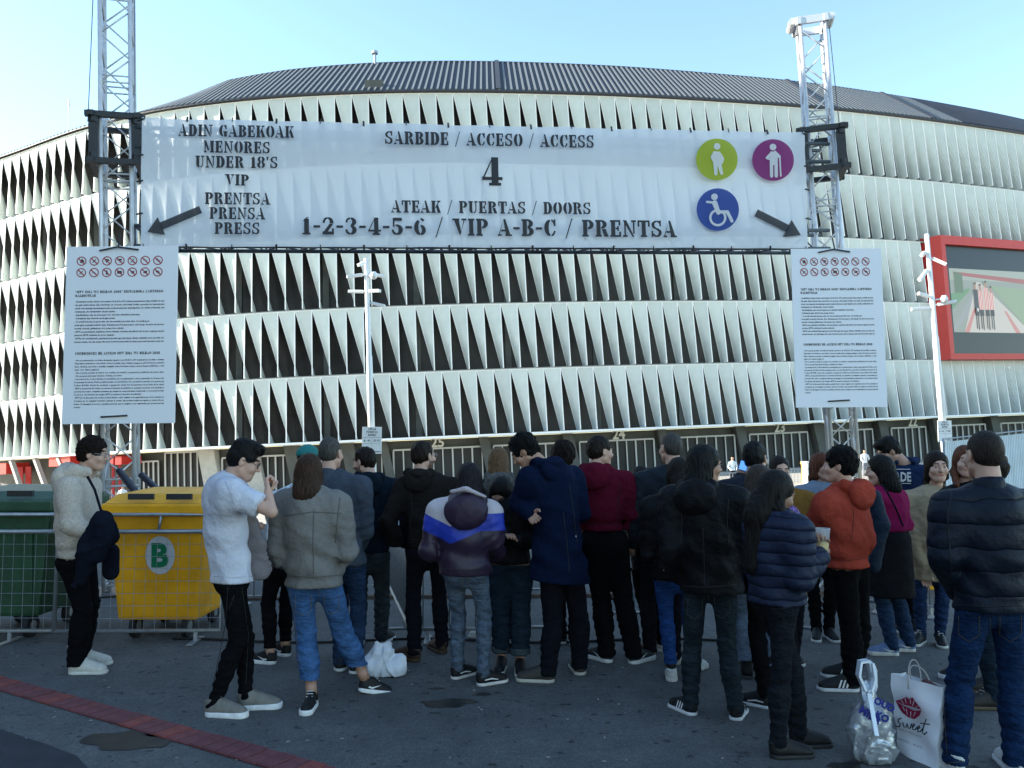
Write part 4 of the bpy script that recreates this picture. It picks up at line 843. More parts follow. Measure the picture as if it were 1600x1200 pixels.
# ------------------------------------------------------------------ people: implicit surfaces polygonised with surface nets
def surface_nets(Fv, org, h):
    """Fv: 3D array (neg inside). returns verts (N,3), quads"""
    s = Fv < 0; nx, ny, nz = Fv.shape
    c = s[:-1, :-1, :-1].astype(np.int8)
    tot = np.zeros((nx - 1, ny - 1, nz - 1), np.int8)
    for dx in (0, 1):
        for dy in (0, 1):
            for dz in (0, 1): tot += s[dx:nx - 1 + dx, dy:ny - 1 + dy, dz:nz - 1 + dz]
    act = (tot > 0) & (tot < 8); idx = np.full(act.shape, -1, np.int64); I = np.argwhere(act); idx[act] = np.arange(len(I))
    P = np.zeros((len(I), 3)); W = np.zeros(len(I)); i, j, k = I.T
    for (a, b) in [((0,0,0),(1,0,0)),((0,1,0),(1,1,0)),((0,0,1),(1,0,1)),((0,1,1),(1,1,1)),((0,0,0),(0,1,0)),((1,0,0),(1,1,0)),((0,0,1),(0,1,1)),((1,0,1),(1,1,1)),((0,0,0),(0,0,1)),((1,0,0),(1,0,1)),((0,1,0),(0,1,1)),((1,1,0),(1,1,1))]:
        fa = Fv[i + a[0], j + a[1], k + a[2]]; fb = Fv[i + b[0], j + b[1], k + b[2]]; x = (fa < 0) != (fb < 0)
        t = np.where(x, fa / np.where(x, fa - fb, 1), 0)
        for q in range(3): P[:, q] += np.where(x, a[q] + t * (b[q] - a[q]), 0)
        W += x
    P = P / W[:, None] + I; V = P * h + org
    quads = []
    # x edges
    e = s[:-1, 1:-1, 1:-1] != s[1:, 1:-1, 1:-1]; E = np.argwhere(e); a, b, c_ = E.T; b = b + 1; c_ = c_ + 1
    q = np.stack([idx[a, b - 1, c_ - 1], idx[a, b, c_ - 1], idx[a, b, c_], idx[a, b - 1, c_]], 1); fl = s[a, b, c_]; q[~fl] = q[~fl][:, ::-1]; quads.append(q)
    e = s[1:-1, :-1, 1:-1] != s[1:-1, 1:, 1:-1]; E = np.argwhere(e); a, b, c_ = E.T; a = a + 1; c_ = c_ + 1
    q = np.stack([idx[a - 1, b, c_ - 1], idx[a - 1, b, c_], idx[a, b, c_], idx[a, b, c_ - 1]], 1); fl = s[a, b, c_]; q[~fl] = q[~fl][:, ::-1]; quads.append(q)
    e = s[1:-1, 1:-1, :-1] != s[1:-1, 1:-1, 1:]; E = np.argwhere(e); a, b, c_ = E.T; a = a + 1; b = b + 1
    q = np.stack([idx[a - 1, b - 1, c_], idx[a, b - 1, c_], idx[a, b, c_], idx[a - 1, b, c_]], 1); fl = s[a, b, c_]; q[~fl] = q[~fl][:, ::-1]; quads.append(q)
    Q = np.concatenate(quads); Q = Q[(Q >= 0).all(1)]
    return V, Q
def puffer(name, col, q, z0=0.0):
    m = mat('puffer_' + name, col, .55, spec=.16); n = m.node_tree; L = n.links; b = n.nodes['Principled BSDF']; tc = n.nodes.new('ShaderNodeTexCoord'); sp = n.nodes.new('ShaderNodeSeparateXYZ'); L.new(tc.outputs['Object'], sp.inputs[0])
    nz = n.nodes.new('ShaderNodeTexNoise'); nz.inputs['Scale'].default_value = 6; L.new(tc.outputs['Object'], nz.inputs['Vector'])
    def mt(op, a, c):
        k = n.nodes.new('ShaderNodeMath'); k.operation = op
        for i, v in enumerate((a, c)):
            if isinstance(v, (int, float)): k.inputs[i].default_value = v
            elif v is not None: L.new(v, k.inputs[i])
        return k.outputs[0]
    ph = mt('ADD', mt('MULTIPLY', sp.outputs[2], math.pi / q), mt('MULTIPLY', nz.outputs[0], 1.6)); h = mt('POWER', mt('ABSOLUTE', mt('SINE', ph, None), None), .35)
    n2 = n.nodes.new('ShaderNodeTexNoise'); n2.inputs['Scale'].default_value = 26; n2.inputs['Detail'].default_value = 3; L.new(tc.outputs['Object'], n2.inputs['Vector']); hh = mt('ADD', h, mt('MULTIPLY', n2.outputs[0], .55))
    bp = n.nodes.new('ShaderNodeBump'); bp.inputs['Strength'].default_value = 1.0; bp.inputs['Distance'].default_value = .016; L.new(hh, bp.inputs['Height']); L.new(bp.outputs[0], b.inputs['Normal']); return m
def smin(a, b, k):
    h = np.clip(.5 + .5 * (b - a) / k, 0, 1); return b + (a - b) * h - k * h * (1 - h)
class Field:
    """primitives are evaluated only near themselves on a regular grid"""
    def __init__(s, lo, hi, h):
        s.h = h; s.lo = np.array(lo, float); n = np.ceil((np.array(hi) - s.lo) / h).astype(int) + 1
        s.ax = [s.lo[q] + h * np.arange(n[q]) for q in range(3)]; s.F = np.full(tuple(n), 9.0, np.float32)
        s.P = None
    def sub(s, lo, hi):
        sl = []
        for q in range(3):
            a = int(max(0, math.floor((lo[q] - s.lo[q]) / s.h))); b = int(min(len(s.ax[q]), math.ceil((hi[q] - s.lo[q]) / s.h) + 1)); sl.append(slice(a, max(b, a)))
        return tuple(sl)
    def grid(s, sl): return s.ax[0][sl[0]][:, None, None], s.ax[1][sl[1]][None, :, None], s.ax[2][sl[2]][None, None, :]
    def put(s, sl, f, k, op):
        A = s.F[sl]
        if op == 'u': s.F[sl] = smin(A, f, k) if k > 0 else np.minimum(A, f)
        elif op == 's': s.F[sl] = -smin(-A, f, k) if k > 0 else np.maximum(A, -f)
        elif op == 'i': s.F[sl] = np.maximum(A, f)
    def cone(s, a, b, r1, r2, k=.03, op='u', flat=None):
        """tapered capsule; flat=(unit axis, factor) makes it thinner (factor>1) along that axis"""
        a = np.array(a, float); b = np.array(b, float); pad = max(r1, r2) * 1.3 + k * 2 + .05
        sl = s.sub(np.minimum(a, b) - pad, np.maximum(a, b) + pad)
        if any(q.stop <= q.start for q in sl): return
        X, Y, Z = s.grid(sl); d = b - a
        if flat is not None:
            ax = np.array(flat[0], float); g = flat[1] - 1
            d = d + ax * (d @ ax) * g
            dot = (X - a[0]) * ax[0] + (Y - a[1]) * ax[1] + (Z - a[2]) * ax[2]
            x = X - a[0] + ax[0] * g * dot; y = Y - a[1] + ax[1] * g * dot; z = Z - a[2] + ax[2] * g * dot
        else: x = X - a[0]; y = Y - a[1]; z = Z - a[2]
        t = np.clip((x * d[0] + y * d[1] + z * d[2]) / max(d @ d, 1e-9), 0, 1)
        f = np.sqrt((x - t * d[0]) ** 2 + (y - t * d[1]) ** 2 + (z - t * d[2]) ** 2) - (r1 + (r2 - r1) * t)
        if flat is not None: f = f / math.sqrt(max(flat[1], 1))
        s.put(sl, f, k, op)
    def ell(s, c, R, rad, k=.02, op='u'):
        """R: 3x3 rows = local axes"""
        c = np.array(c, float); R = np.array(R, float); pad = max(rad) + k * 2 + .03; sl = s.sub(c - pad, c + pad)
        if any(q.stop <= q.start for q in sl): return
        X, Y, Z = s.grid(sl); X = X - c[0]; Y = Y - c[1]; Z = Z - c[2]
        u = (X * R[0][0] + Y * R[0][1] + Z * R[0][2]) / rad[0]; v = (X * R[1][0] + Y * R[1][1] + Z * R[1][2]) / rad[1]; w_ = (X * R[2][0] + Y * R[2][1] + Z * R[2][2]) / rad[2]
        l = np.sqrt(u * u + v * v + w_ * w_); g = np.sqrt((u / rad[0]) ** 2 + (v / rad[1]) ** 2 + (w_ / rad[2]) ** 2) + 1e-6
        s.put(sl, l * (l - 1) / g, k, op)
    def plane(s, p, n):   # keep the side where (x-p).n < 0
        X, Y, Z = s.grid((slice(None),) * 3); s.F = np.maximum(s.F, (X - p[0]) * n[0] + (Y - p[1]) * n[1] + (Z - p[2]) * n[2])
    def noise(s, amp, freq, seed, zs=1.0, warp=.8):
        r = np.random.RandomState(seed); X, Y, Z = s.grid((slice(None),) * 3); Z = Z * zs; f = 0; wgt = 0
        w0 = np.sin(X * freq * .6 + r.rand() * 6) + np.sin(Y * freq * .7 + Z * freq * .3 + r.rand() * 6)
        for o in range(5):
            d = r.normal(size=3); d /= np.linalg.norm(d); q = freq * 1.55 ** o; a = .72 ** o; f = f + a * np.sin((X * d[0] + Y * d[1] + Z * d[2]) * q + warp * w0 * (o + 1) + r.rand() * 6); wgt += a
        s.F = s.F + amp * f / wgt
    def ridge(s, amp, freq, seed, zs=.6):
        r = np.random.RandomState(seed + 77); X, Y, Z = s.grid((slice(None),) * 3); Z = Z * zs; f = 0
        w0 = np.sin(X * freq * .5 + r.rand() * 6 + 1.3 * np.sin(Z * freq * .4)) + np.sin(Y * freq * .6 + Z * freq * .35 + r.rand() * 6)
        for o in range(3):
            d = r.normal(size=3); d /= np.linalg.norm(d); q = freq * 1.7 ** o; v = 1 - np.abs(np.sin((X * d[0] + Y * d[1] + Z * d[2]) * q * .5 + 1.1 * w0 + r.rand() * 6)); f = f - (v ** 3) * .65 ** o
        s.F = (s.F + amp * f).astype(np.float32)
    def mesh(s):
        V, Q = surface_nets(s.F, s.lo, s.h); return V, Q
def mk_mesh(name, V, Q, mats, mi=None, smooth_it=0):
    me = bpy.data.meshes.new(name); V = np.asarray(V, np.float32); Q = np.asarray(Q, np.int32)
    if smooth_it and len(Q):
        for _ in range(smooth_it):
            acc = np.zeros_like(V); cnt = np.zeros(len(V), np.float32)
            for a, b in ((0, 1), (1, 2), (2, 3), (3, 0)):
                np.add.at(acc, Q[:, a], V[Q[:, b]]); np.add.at(acc, Q[:, b], V[Q[:, a]]); np.add.at(cnt, Q[:, a], 1); np.add.at(cnt, Q[:, b], 1)
            V = V * .5 + acc / np.maximum(cnt, 1)[:, None] * .5
    me.vertices.add(len(V)); me.vertices.foreach_set('co', V.ravel()); me.loops.add(Q.size); me.loops.foreach_set('vertex_index', Q.ravel())
    me.polygons.add(len(Q)); me.polygons.foreach_set('loop_start', np.arange(0, Q.size, 4, dtype=np.int32)); me.polygons.foreach_set('loop_total', np.full(len(Q), 4, np.int32))
    for m in (mats if isinstance(mats, (list, tuple)) else [mats]): me.materials.append(m)
    if mi is not None: me.polygons.foreach_set('material_index', np.asarray(mi, np.int32))
    me.polygons.foreach_set('use_smooth', np.ones(len(Q), bool)); me.update(calc_edges=True); return me
I3 = np.eye(3)
# ---- heads (local: x right, y forward, z up; origin between the ears)
def make_head(fem=False, beard=False):
    f = Field((-.13, -.14, -.24), (.13, .16, .16), .0052); j = .92 if fem else 1.0
    f.ell((0, -.016, .035), I3, (.074, .093, .087), .02); f.ell((0, .028, -.03), I3, (.060 * j, .062, .082), .03)
    f.ell((0, .060, -.088), I3, (.026 * j, .024, .022), .03); f.cone((-.050 * j, .0, -.055), (-.02, .055, -.092), .018, .014, .03); f.cone((.050 * j, .0, -.055), (.02, .055, -.092), .018, .014, .03)
    f.cone((-.035, .078, .030), (.035, .078, .030), .010, .010, .018)
    for x in (-1, 1):
        f.ell((x * .033, .100, .008), I3, (.018, .018, .012), .014, 's'); f.ell((x * .043, .060, -.025), I3, (.022, .024, .02), .025)
        f.ell((x * .032, .0735, .008), I3, (.0135, .0135, .0115), .001)
        f.ell((x * .0775, -.006, -.004), np.array([[.95, .3 * x, 0], [-.3 * x, .95, 0], [0, 0, 1]]), (.008, .019, .031), .006); f.ell((x * .084, .002, .004), I3, (.006, .009, .014), .004, 's')
    f.cone((0, .086, .016), (0, .107, -.022), .0065, .0105, .012); f.cone((-.012, .094, -.026), (.012, .094, -.026), .007, .007, .008)
    f.cone((-.018, .080, -.050), (.018, .080, -.050), .0065, .0065, .010); f.cone((-.015, .080, -.059), (.015, .080, -.059), .007, .007, .006); f.cone((-.02, .093, -.0545), (.02, .093, -.0545), .0022, .0022, .002, 's')
    nr = .046 if fem else .054
    f.cone((0, -.022, -.05), (0, -.045, -.20), nr, nr * 1.15, .02)
    f.plane((0, 0, -.215), (0, 0, -1))
    V, Q = f.mesh(); C = V[Q].mean(1); mi = np.zeros(len(Q), int)
    for x in (-1, 1):
        d = np.abs(C[:, 0] - x * .032); ey = (np.hypot((C[:, 0] - x * .032) / 1.5, C[:, 2] - .008) < .0065) & (C[:, 1] > .075); mi[ey] = 2
        ir = (np.hypot(C[:, 0] - x * .032, C[:, 2] - .008) < .0058) & (C[:, 1] > .075); mi[ir] = 3
        br = (np.abs(C[:, 0] - x * .034) < .020) & (np.abs(C[:, 2] - .031 - (.006 - abs(1) * .012 * ((C[:, 0] - x * .034) / .03) ** 2)) < (.0040 if fem else .0055)) & (C[:, 1] > .06); mi[br] = 4
    lp = (np.abs(C[:, 0]) < .022) & (np.abs(C[:, 2] + .0545) < .0095 - .0045 * (np.abs(C[:, 0]) / .022)) & (C[:, 1] > .075); mi[lp] = 1
    if beard:
        bd = (C[:, 2] < -.036) & (C[:, 1] > .0) & ((C[:, 2] < -.066) | (np.abs(C[:, 0]) > .034) | (C[:, 2] > -.045)) & (C[:, 2] > -.125) & (np.hypot(C[:, 0], C[:, 1] * .6) > .02) & (mi == 0) & ~((C[:, 2] > -.040) & (np.abs(C[:, 0]) < .03)); mi[bd] = 5
    return V, Q, mi
HEADS = {(0, 0): make_head(), (1, 0): make_head(True), (0, 1): make_head(False, True)}
# ---- hands (local: wrist at origin, fingers along -z, palm faces +y, thumb towards +x)
def make_hand(pose):
    f = Field((-.07, -.05, -.22), (.09, .12, .05), .0052)
    f.cone((0, 0, .04), (0, 0, -.01), .026, .024, .01, flat=((0, 1, 0), 1.3)); f.cone((-.012, 0, -.02), (-.018, 0, -.075), .022, .020, .015, flat=((0, 1, 0), 1.6)); f.cone((.012, 0, -.02), (.020, 0, -.075), .022, .020, .015, flat=((0, 1, 0), 1.6))
    curl = {'relax': .42, 'grip': .95, 'fist': 1.45, 'flat': .15}[pose]
    for i, (x, L) in enumerate(((.031, .070), (.011, .078), (-.010, .073), (-.030, .058))):
        p = np.array([x, 0, -.080 + abs(x) * .15]); a = curl * .6
        for s_, l in enumerate((.44, .31, .25)):
            q = p + np.array([x * .06, math.sin(a), -math.cos(a)]) * L * l * 1.1; f.cone(p, q, .0098 - .001 * s_, .0090 - .001 * s_, .004); p = q; a += curl * (1.0 if s_ == 0 else .8)
    p = np.array([.026, .006, -.028]); c = {'relax': .5, 'grip': .95, 'fist': 1.1, 'flat': .3}[pose]
    q = p + np.array([.026, .014 + .01 * c, -.022]); f.cone(p, q, .015, .0125, .01); r = q + np.array([.014 - .012 * c, .010 + .012 * c, -.024]); f.cone(q, r, .0115, .0105, .004); t = r + np.array([.004 - .012 * c, .006 + .008 * c, -.022]); f.cone(r, t, .0105, .0085, .004)
    return f.mesh()
HANDS = {k: make_hand(k) for k in ('relax', 'grip', 'fist')}
# ---- shoes (local: heel at y=0, toe +y, sole z=0)
def make_shoe(kind):
    f = Field((-.08, -.05, -.02), (.08, .33, .22), .0062)
    hi = .17 if kind == 'high' else (.20 if kind == 'boot' else .105)
    f.ell((0, .045, .045), I3, (.038, .05, .048), .02); f.cone((0, .04, .05), (0, .03, hi), .038, .040 if hi > .12 else .044, .02, flat=((1, 0, 0), 1.1))
    f.cone((0, .06, .050), (.003, .222, .030), .041, .041, .02, flat=((0, 0, 1), 1.15)); f.cone((0, .08, .090), (0, .19, .052), .030, .024, .03)
    f.plane((0, 0, hi - .01), (0, -.25, 1)); f.plane((0, 0, .022), (0, 0, -1)); f.noise(.0012, 60, 3)
    up = f.mesh()
    th = .030 if kind in ('run', 'chunky') else .024
    g = Field((-.08, -.05, -.02), (.08, .33, .08), .0062)
    g.cone((0, .043, .015), (.003, .222, .015), .046, .049, .0, flat=((0, 0, 1), .35))
    g.plane((0, 0, th), (0, -.03 if kind == 'run' else 0, 1)); g.plane((0, 0, 0), (0, 0, -1)); so = g.mesh()
    return up, so
SHOES = {k: make_shoe(k) for k in ('low', 'run', 'high', 'boot')}
def swoosh_band(kind):
    m = MB()
    if kind == 'tick':
        for sx in (-1, 1): m.poly([(sx * .0475, .05, .045), (sx * .046, .085, .036), (sx * .0465, .15, .072), (sx * .0475, .08, .050), (sx * .0478, .06, .056)][::sx])
    elif kind == 'bars':
        for sx in (-1, 1):
            for q in range(3): m.poly([(sx * .0485, .085 + .024 * q, .03), (sx * .0485, .097 + .024 * q, .03), (sx * .044, .078 + .024 * q, .080), (sx * .044, .067 + .024 * q, .080)][::sx])
    elif kind == 'wave':
        for sx in (-1, 1): m.poly([(sx * .048, .04, .045), (sx * .048, .10, .048), (sx * .047, .16, .036), (sx * .047, .16, .043), (sx * .0475, .10, .058), (sx * .048, .04, .053)][::sx])
    return m
def M3(R, F_, U): return np.array([R, F_, U], float)      # rows = local axes in world
def nrm(v): v = np.array(v, float); return v / np.linalg.norm(v)
SKINS = {'fair': (.52, .31, .23), 'mid': (.42, .235, .16), 'tan': (.30, .16, .10)}
def skin_mats(tone, hair):
    c = SKINS[tone]; b = 'skin_' + tone
    return [mat(b, c, .5, var=.06, vscale=30, bump=.1, bscale=200), mat(b + '_lip', (c[0] * .8, c[1] * .5, c[2] * .5), .4), mat('eye_white', (.55, .53, .5), .2), mat('iris', (.03, .018, .01), .1), mat('brow_%.2f' % hair[0], tuple(min(1, h * 1.4) for h in hair), .8), mat('stubble_' + tone, (c[0] * .28, c[1] * .27, c[2] * .28), .8)]
def cloth(name, col, kind='cotton', **kw):
    n_ = kind + '_' + name
    if n_ in MATS: return MATS[n_]
    if kind == 'denim': return mat(n_, col, .9, var=.35, vscale=9, bump=1.0, bscale=30, spec=.08, stretch=(1, 1, 2.0), bdist=.02)
    if kind == 'nylon': return mat(n_, col, .62, var=.10, vscale=4, bump=.8, bscale=16, spec=.14, bdist=.025)
    if kind == 'fleece': return mat(n_, col, .95, var=.16, vscale=60, bump=1.0, bscale=130, spec=.1)
    if kind == 'hair': return mat(n_, col, .55, var=.5, vscale=90, bump=1.0, bscale=130, spec=.16, stretch=(1, 1, .12))
    if kind == 'curl': return mat(n_, col, .65, var=.5, vscale=70, bump=1.0, bscale=90, spec=.12, bdist=.02)
    return mat(n_, col, .92, var=.12, vscale=6, bump=.9, bscale=14, spec=.06, bdist=.025, **kw)
GPEOPLE = 'people waiting in the queue'
def person(P):
    """P: pixel pose. Joints given as (px, py[, depth offset in metres, + = away])"""
    Y0 = P.get('Y') or gp(*P['ground']).y; face = math.radians(P.get('yaw', 0)); fem = P.get('fem', False)
    fw = np.array([math.sin(face), math.cos(face), 0]); rt = np.array([math.cos(face), -math.sin(face), 0]); up = np.array([0, 0, 1.0])
    def J(q): return np.array(at(q[0], q[1], Y0 + (q[2] if len(q) > 2 else 0)))
    sw = P.get('sw', .33 if fem else .37); hwid = .17; bulk = P.get('bulk', 1.0)
    head = J(P['head']); hH = math.radians(P.get('hyaw', P.get('yaw', 0))); nod = math.radians(P.get('nod', 0)); tilt = math.radians(P.get('tilt', 0))
    hf = np.array([math.sin(hH), math.cos(hH), 0]); hr = np.array([math.cos(hH), -math.sin(hH), 0]); hu = up.copy()
    hf, hu = hf * math.cos(nod) - hu * math.sin(nod), hu * math.cos(nod) + hf * math.sin(nod)
    hr, hu = hr * math.cos(tilt) - hu * math.sin(tilt), hu * math.cos(tilt) + hr * math.sin(tilt)
    hs = P.get('hs', 1.0); Rh = np.stack([hr, hf, hu], 1) * hs     # columns: local->world
    neckb = head - hu * .17 * hs - hf * .04
    ch = J(P['chest']); pv = J(P['hip']); 
    tdir = nrm(ch - pv); base = Vector((pv[0], Y0, 0)); 
    shL = ch - rt * sw / 2 + np.array([0, 0, .0]); shR = ch + rt * sw / 2
    if 'shz' in P: shL = shL + up * P['shz']; shR = shR - up * P['shz']
    hpL = pv - rt * hwid / 2; hpR = pv + rt * hwid / 2
    def leg(hp, k):
        q = P[k]; foot = gp(q[0], q[1]) if len(q) < 4 else gp(q[0], q[1], q[3]); foot = np.array(foot); toe = math.radians(q[2]) if len(q) > 2 else face
        lift = q[3] if len(q) > 3 else 0; d = np.array([math.sin(toe), math.cos(toe), 0]); ank = foot + d * .045 + up * .085
        kn = (hp + ank) / 2; L = np.linalg.norm(hp - ank); LL = P.get('legl', min(.86, L * 1.010)); bend = math.sqrt(max(0, (LL / 2) ** 2 - (L / 2) ** 2)); kn = kn + nrm(fw * .8 + d * .6) * min(bend, .22) + up * .02
        kk = k + 'k'
        if kk in P: t = at(P[kk][0], P[kk][1], kn[1]); kn = np.array(t)
        return foot, toe, ank, kn, lift, (q[4] if len(q) > 4 else 0)
    LG = [(hpL, leg(hpL, 'fl')), (hpR, leg(hpR, 'fr'))]
    def arm(sh, k, sgn):
        q = P.get(k)
        if q is None:
            el = sh - up * .27 + rt * sgn * .05 - fw * .02; wr = el - up * .22 + fw * .06
            return el, wr, None
        if q == 'front':   # hands folded in front, unseen
            el = sh - up * .26 + rt * sgn * .06 - fw * .02; wr = el + fw * .22 + up * .02 - rt * sgn * .14; return el, wr, None
        if q == 'pocket':
            el = sh - up * .25 + rt * sgn * .11 - fw * .06; wr = el - up * .20 + fw * .12 - rt * sgn * .05; return el, wr, None
        el = J(q[0]); wr = J(q[1]); return el, wr, (q[2] if len(q) > 2 else None)
    AR = [(shL,) + arm(shL, 'al', -1), (shR,) + arm(shR, 'ar', 1)]
    skm = skin_mats(P.get('skin', 'fair'), P.get('haircol', (.02, .014, .01)))
    # --- body: torso, limbs, head and hands as ONE mesh
    pts_ = np.array([head, neckb, ch, pv, shL, shR, hpL, hpR] + [a for _, l in LG for a in (l[2], l[3])] + [a for A in AR for a in (A[1], A[2])])
    lo = pts_.min(0) - .28; hi = pts_.max(0) + .28; lo[2] = max(lo[2], -.02)
    f = Field(lo, hi, P.get('fine', .022))
    f.cone(neckb, ch, .05, .08, .05); f.cone(ch, (ch + pv) / 2, .11, .10, .05, flat=(fw, 1.35)); f.cone((ch + pv) / 2, pv, .10, .095, .05, flat=(fw, 1.35)); f.cone(shL, shR, .05, .05, .05)
    for hp, l in LG: f.cone(hp, l[3], .058, .040, .03); f.cone(l[3], l[2], .038, .029, .02)
    for A in AR: f.cone(A[0], A[1], .045, .036, .03); f.cone(A[1], A[2], .036, .026, .015)
    f.plane((0, 0, .05), (0, 0, -1))
    V, Q = f.mesh(); parts = [(V, Q, np.zeros(len(Q), int))]
    hv, hq, hm = HEADS[(1, 0) if fem else (0, 1 if P.get('beard') else 0)]; parts.append((hv @ Rh.T + head, hq, hm))
    for side, A in enumerate(AR):
        if A[3] and A[3] != 'none':
            HV, HQ = HANDS[A[3]]; d = nrm(A[2] - A[1])
            pn = fw if abs(d @ fw) < .85 else -up; pn = nrm(pn - d * (pn @ d)); 
            if P.get('palm%d' % side): pn = nrm(np.array(P['palm%d' % side])); pn = nrm(pn - d * (pn @ d))
            zz = -d; xx = np.cross(pn, zz); sg = -1 if side == 1 else 1
            HH = HV.copy(); HH[:, 0] *= sg * (1 if (np.dot(xx, rt) * 1 > 0) else -1) * (1 if True else 1); q = HQ if HH[0, 0] * HV[0, 0] > 0 else HQ[:, ::-1]
            parts.append((HH @ np.stack([xx, pn, zz], 0) * (.92 if fem else 1.0) + A[2], q, np.zeros(len(HQ), int)))
    off = 0; VV = []; QQ = []; MM = []
    for v, q, m in parts: VV.append(v); QQ.append(q + off); MM.append(m); off += len(v)
    body = link('person', mk_mesh('person', np.concatenate(VV) - np.array(base), np.concatenate(QQ), skm, np.concatenate(MM)), None, base)
    tag(body, P['label'], 'person', GPEOPLE)
    def child(name, V, Q, m, label=None, sm=0, mi=None):
        o = link(name, mk_mesh(name, np.asarray(V) - np.array(base), Q, m, mi, sm), body)
        if label: o['label'] = label
        return o
    # --- trousers
    seed = P.get('seed', int(P['head'][0])); tr = P.get('legs', dict(col=(.01, .01, .012), kind='cotton', name='black'))
    lm = cloth(tr['name'], tr['col'], tr.get('kind', 'cotton')); ease = tr.get('ease', 1.0); cuff = tr.get('cuff', .045)
    lo = np.min([pv - .24] + [np.minimum(l[2], l[3]) - .14 for _, l in LG], 0); hi = np.max([pv + .24] + [np.maximum(l[2], l[3]) + .14 for _, l in LG], 0); lo[2] = max(0.0, lo[2])
    f = Field(lo, hi, .0125)
    rp = .10 if tr.get('skirt') else .128; f.cone(pv + tdir * .10, pv - up * .03, rp, rp, .05, flat=(fw, 1.22))
    for sg, (hp, l) in zip((-1, 1), LG):
        th = .083 * ease if not tr.get('slim') else .076; kn = .056 * ease if not tr.get('slim') else .049; an = (.052 * ease if not tr.get('slim') else .042)
        f.cone(hp - fw * .015, l[3], th, kn, .035); f.cone(l[3], l[2] - up * .02, kn, an, .02); f.cone(l[3] + (l[2] - l[3]) * .25 - fw * .012, l[3] + (l[2] - l[3]) * .5, kn * .98, an * 1.05, .03)
        if not tr.get('skirt'): f.ell(hp - fw * .045 - up * .01, I3, (.075, .075, .085), .04)
    # folds: rings around knees and ankles
    X, Yg, Z = f.grid((slice(None),) * 3); am = tr.get('fold', .005)
    for _, l in LG:
        for c_, wd in ((l[3], .10), (l[2] + up * .05, .13), ((l[3] + l[2]) / 2, .08)):
            d2 = (X - c_[0]) ** 2 + (Yg - c_[1]) ** 2 + ((Z - c_[2]) * .7) ** 2; ph = seed * .7 + c_[2] * 10
            f.F += (am * np.exp(-d2 / wd ** 2) * np.sin(Z * 105 + 60 * (X - c_[0]) * np.sin(ph) + 3.0 * np.sin(Yg * 26 + X * 19 + ph) + ph)).astype(np.float32)
    f.noise(.0035, 16, seed, .8); f.ridge(tr.get('ridge', .006), 26, seed, .9)
    zc = min(l[1][2][2] for l in LG)
    for hp, l in LG:      # cut at the cuffs
        pass
    V, Q = f.mesh()
    # drop what hangs below each cuff and what is tucked under the top
    hemz = J((P['hip'][0], P['top']['hem']))[2]; C = V[Q].mean(1); keep = C[:, 2] < hemz + (.004 if not P['top'].get('hemx') else .06)
    for hp, l in LG:
        near = np.hypot(C[:, 0] - l[2][0], C[:, 1] - l[2][1]) < .13; keep &= ~(near & (C[:, 2] < l[2][2] + cuff - .085))
    o = child('trousers', V, Q[keep], lm, sm=1)
    if tr.get('cufftrim'):
        m = MB()
        for hp, l in LG:
            c_ = l[2] + (l[3] - l[2]) * .0 + up * (cuff - .075); m.tube([Vector(c_ - np.array(base)), Vector(c_ - np.array(base)) + Vector((0, 0, .045))], .066 * ease, 16, caps=False)
        m.build('turned_cuff', cloth(tr['name'] + '_cuff', tr['cufftrim'], 'denim'), o, smooth=True)
    if tr.get('skirt'):
        g = Field(pv - .34, pv + .30, .014); g.cone(pv + up * .12, pv - up * tr['skirt'] + fw * .02, .165, .20, .03); g.plane(pv - up * tr['skirt'], (0, 0, -1)); g.noise(.006, 18, seed, .2); v, q = g.mesh(); child('skirt', v, q, cloth('black_wool', (.012, .012, .014), 'cotton'))
    # --- shoes
    shs = P.get('shoe', dict(kind='low', col=(.012, .012, .014), sole=(.6, .6, .58), name='black'))
    um = mat('shoe_' + shs['name'], shs['col'], .6, var=.15, vscale=30, bump=.2, bscale=120); slm = mat('sole_%.2f_%.2f' % (shs['sole'][0], shs['sole'][2]), shs['sole'], .6, var=.12, vscale=25)
    for hp, l in LG:
        (uv, uq), (sv, sq) = SHOES[shs['kind']]; c_, s_ = math.cos(l[1]), math.sin(l[1]); pt = math.radians(l[5]); k_ = (.90 if fem else 1.02)
        R1 = np.array([[1, 0, 0], [0, math.cos(pt), -math.sin(pt)], [0, math.sin(pt), math.cos(pt)]]); R2 = np.array([[c_, s_, 0], [-s_, c_, 0], [0, 0, 1]]); RR = R2 @ R1 * k_
        sh = child('shoe', uv @ RR.T + l[0], uq, um); child('sole', sv @ RR.T + l[0], sq, slm).parent = sh
        if shs.get('mark'):
            m = swoosh_band(shs['mark']); m.v = [tuple(RR @ np.array(v) + l[0] - np.array(base)) for v in m.v]; m.build('shoe_mark', mat('shoe_white', (.7, .7, .7), .5), sh)
        if shs.get('lace'):
            m = MB()
            for q in range(4): y = .095 + q * .018; z = .123 - q * .014; m.tube([tuple(RR @ np.array((x_, y + (.008 if x_ > 0 else 0), z + .0)) + l[0] - np.array(base)) for x_ in (-.022, 0, .022)], .0032, 4)
            m.build('lace', mat('lace_%.1f' % shs['lace'], (shs['lace'],) * 3, .7), sh)
        if cuff > .1:
            m = MB(); m.tube([tuple(l[2] - np.array(base) + np.array([0, 0, -.01])), tuple(l[2] + (l[3] - l[2]) * .2 - np.array(base))], .036, 12); m.build('ankle', mat(P.get('sock', 'skin_' + P.get('skin', 'fair')), P.get('sockcol', SKINS[P.get('skin', 'fair')]), .6), body, smooth=True)
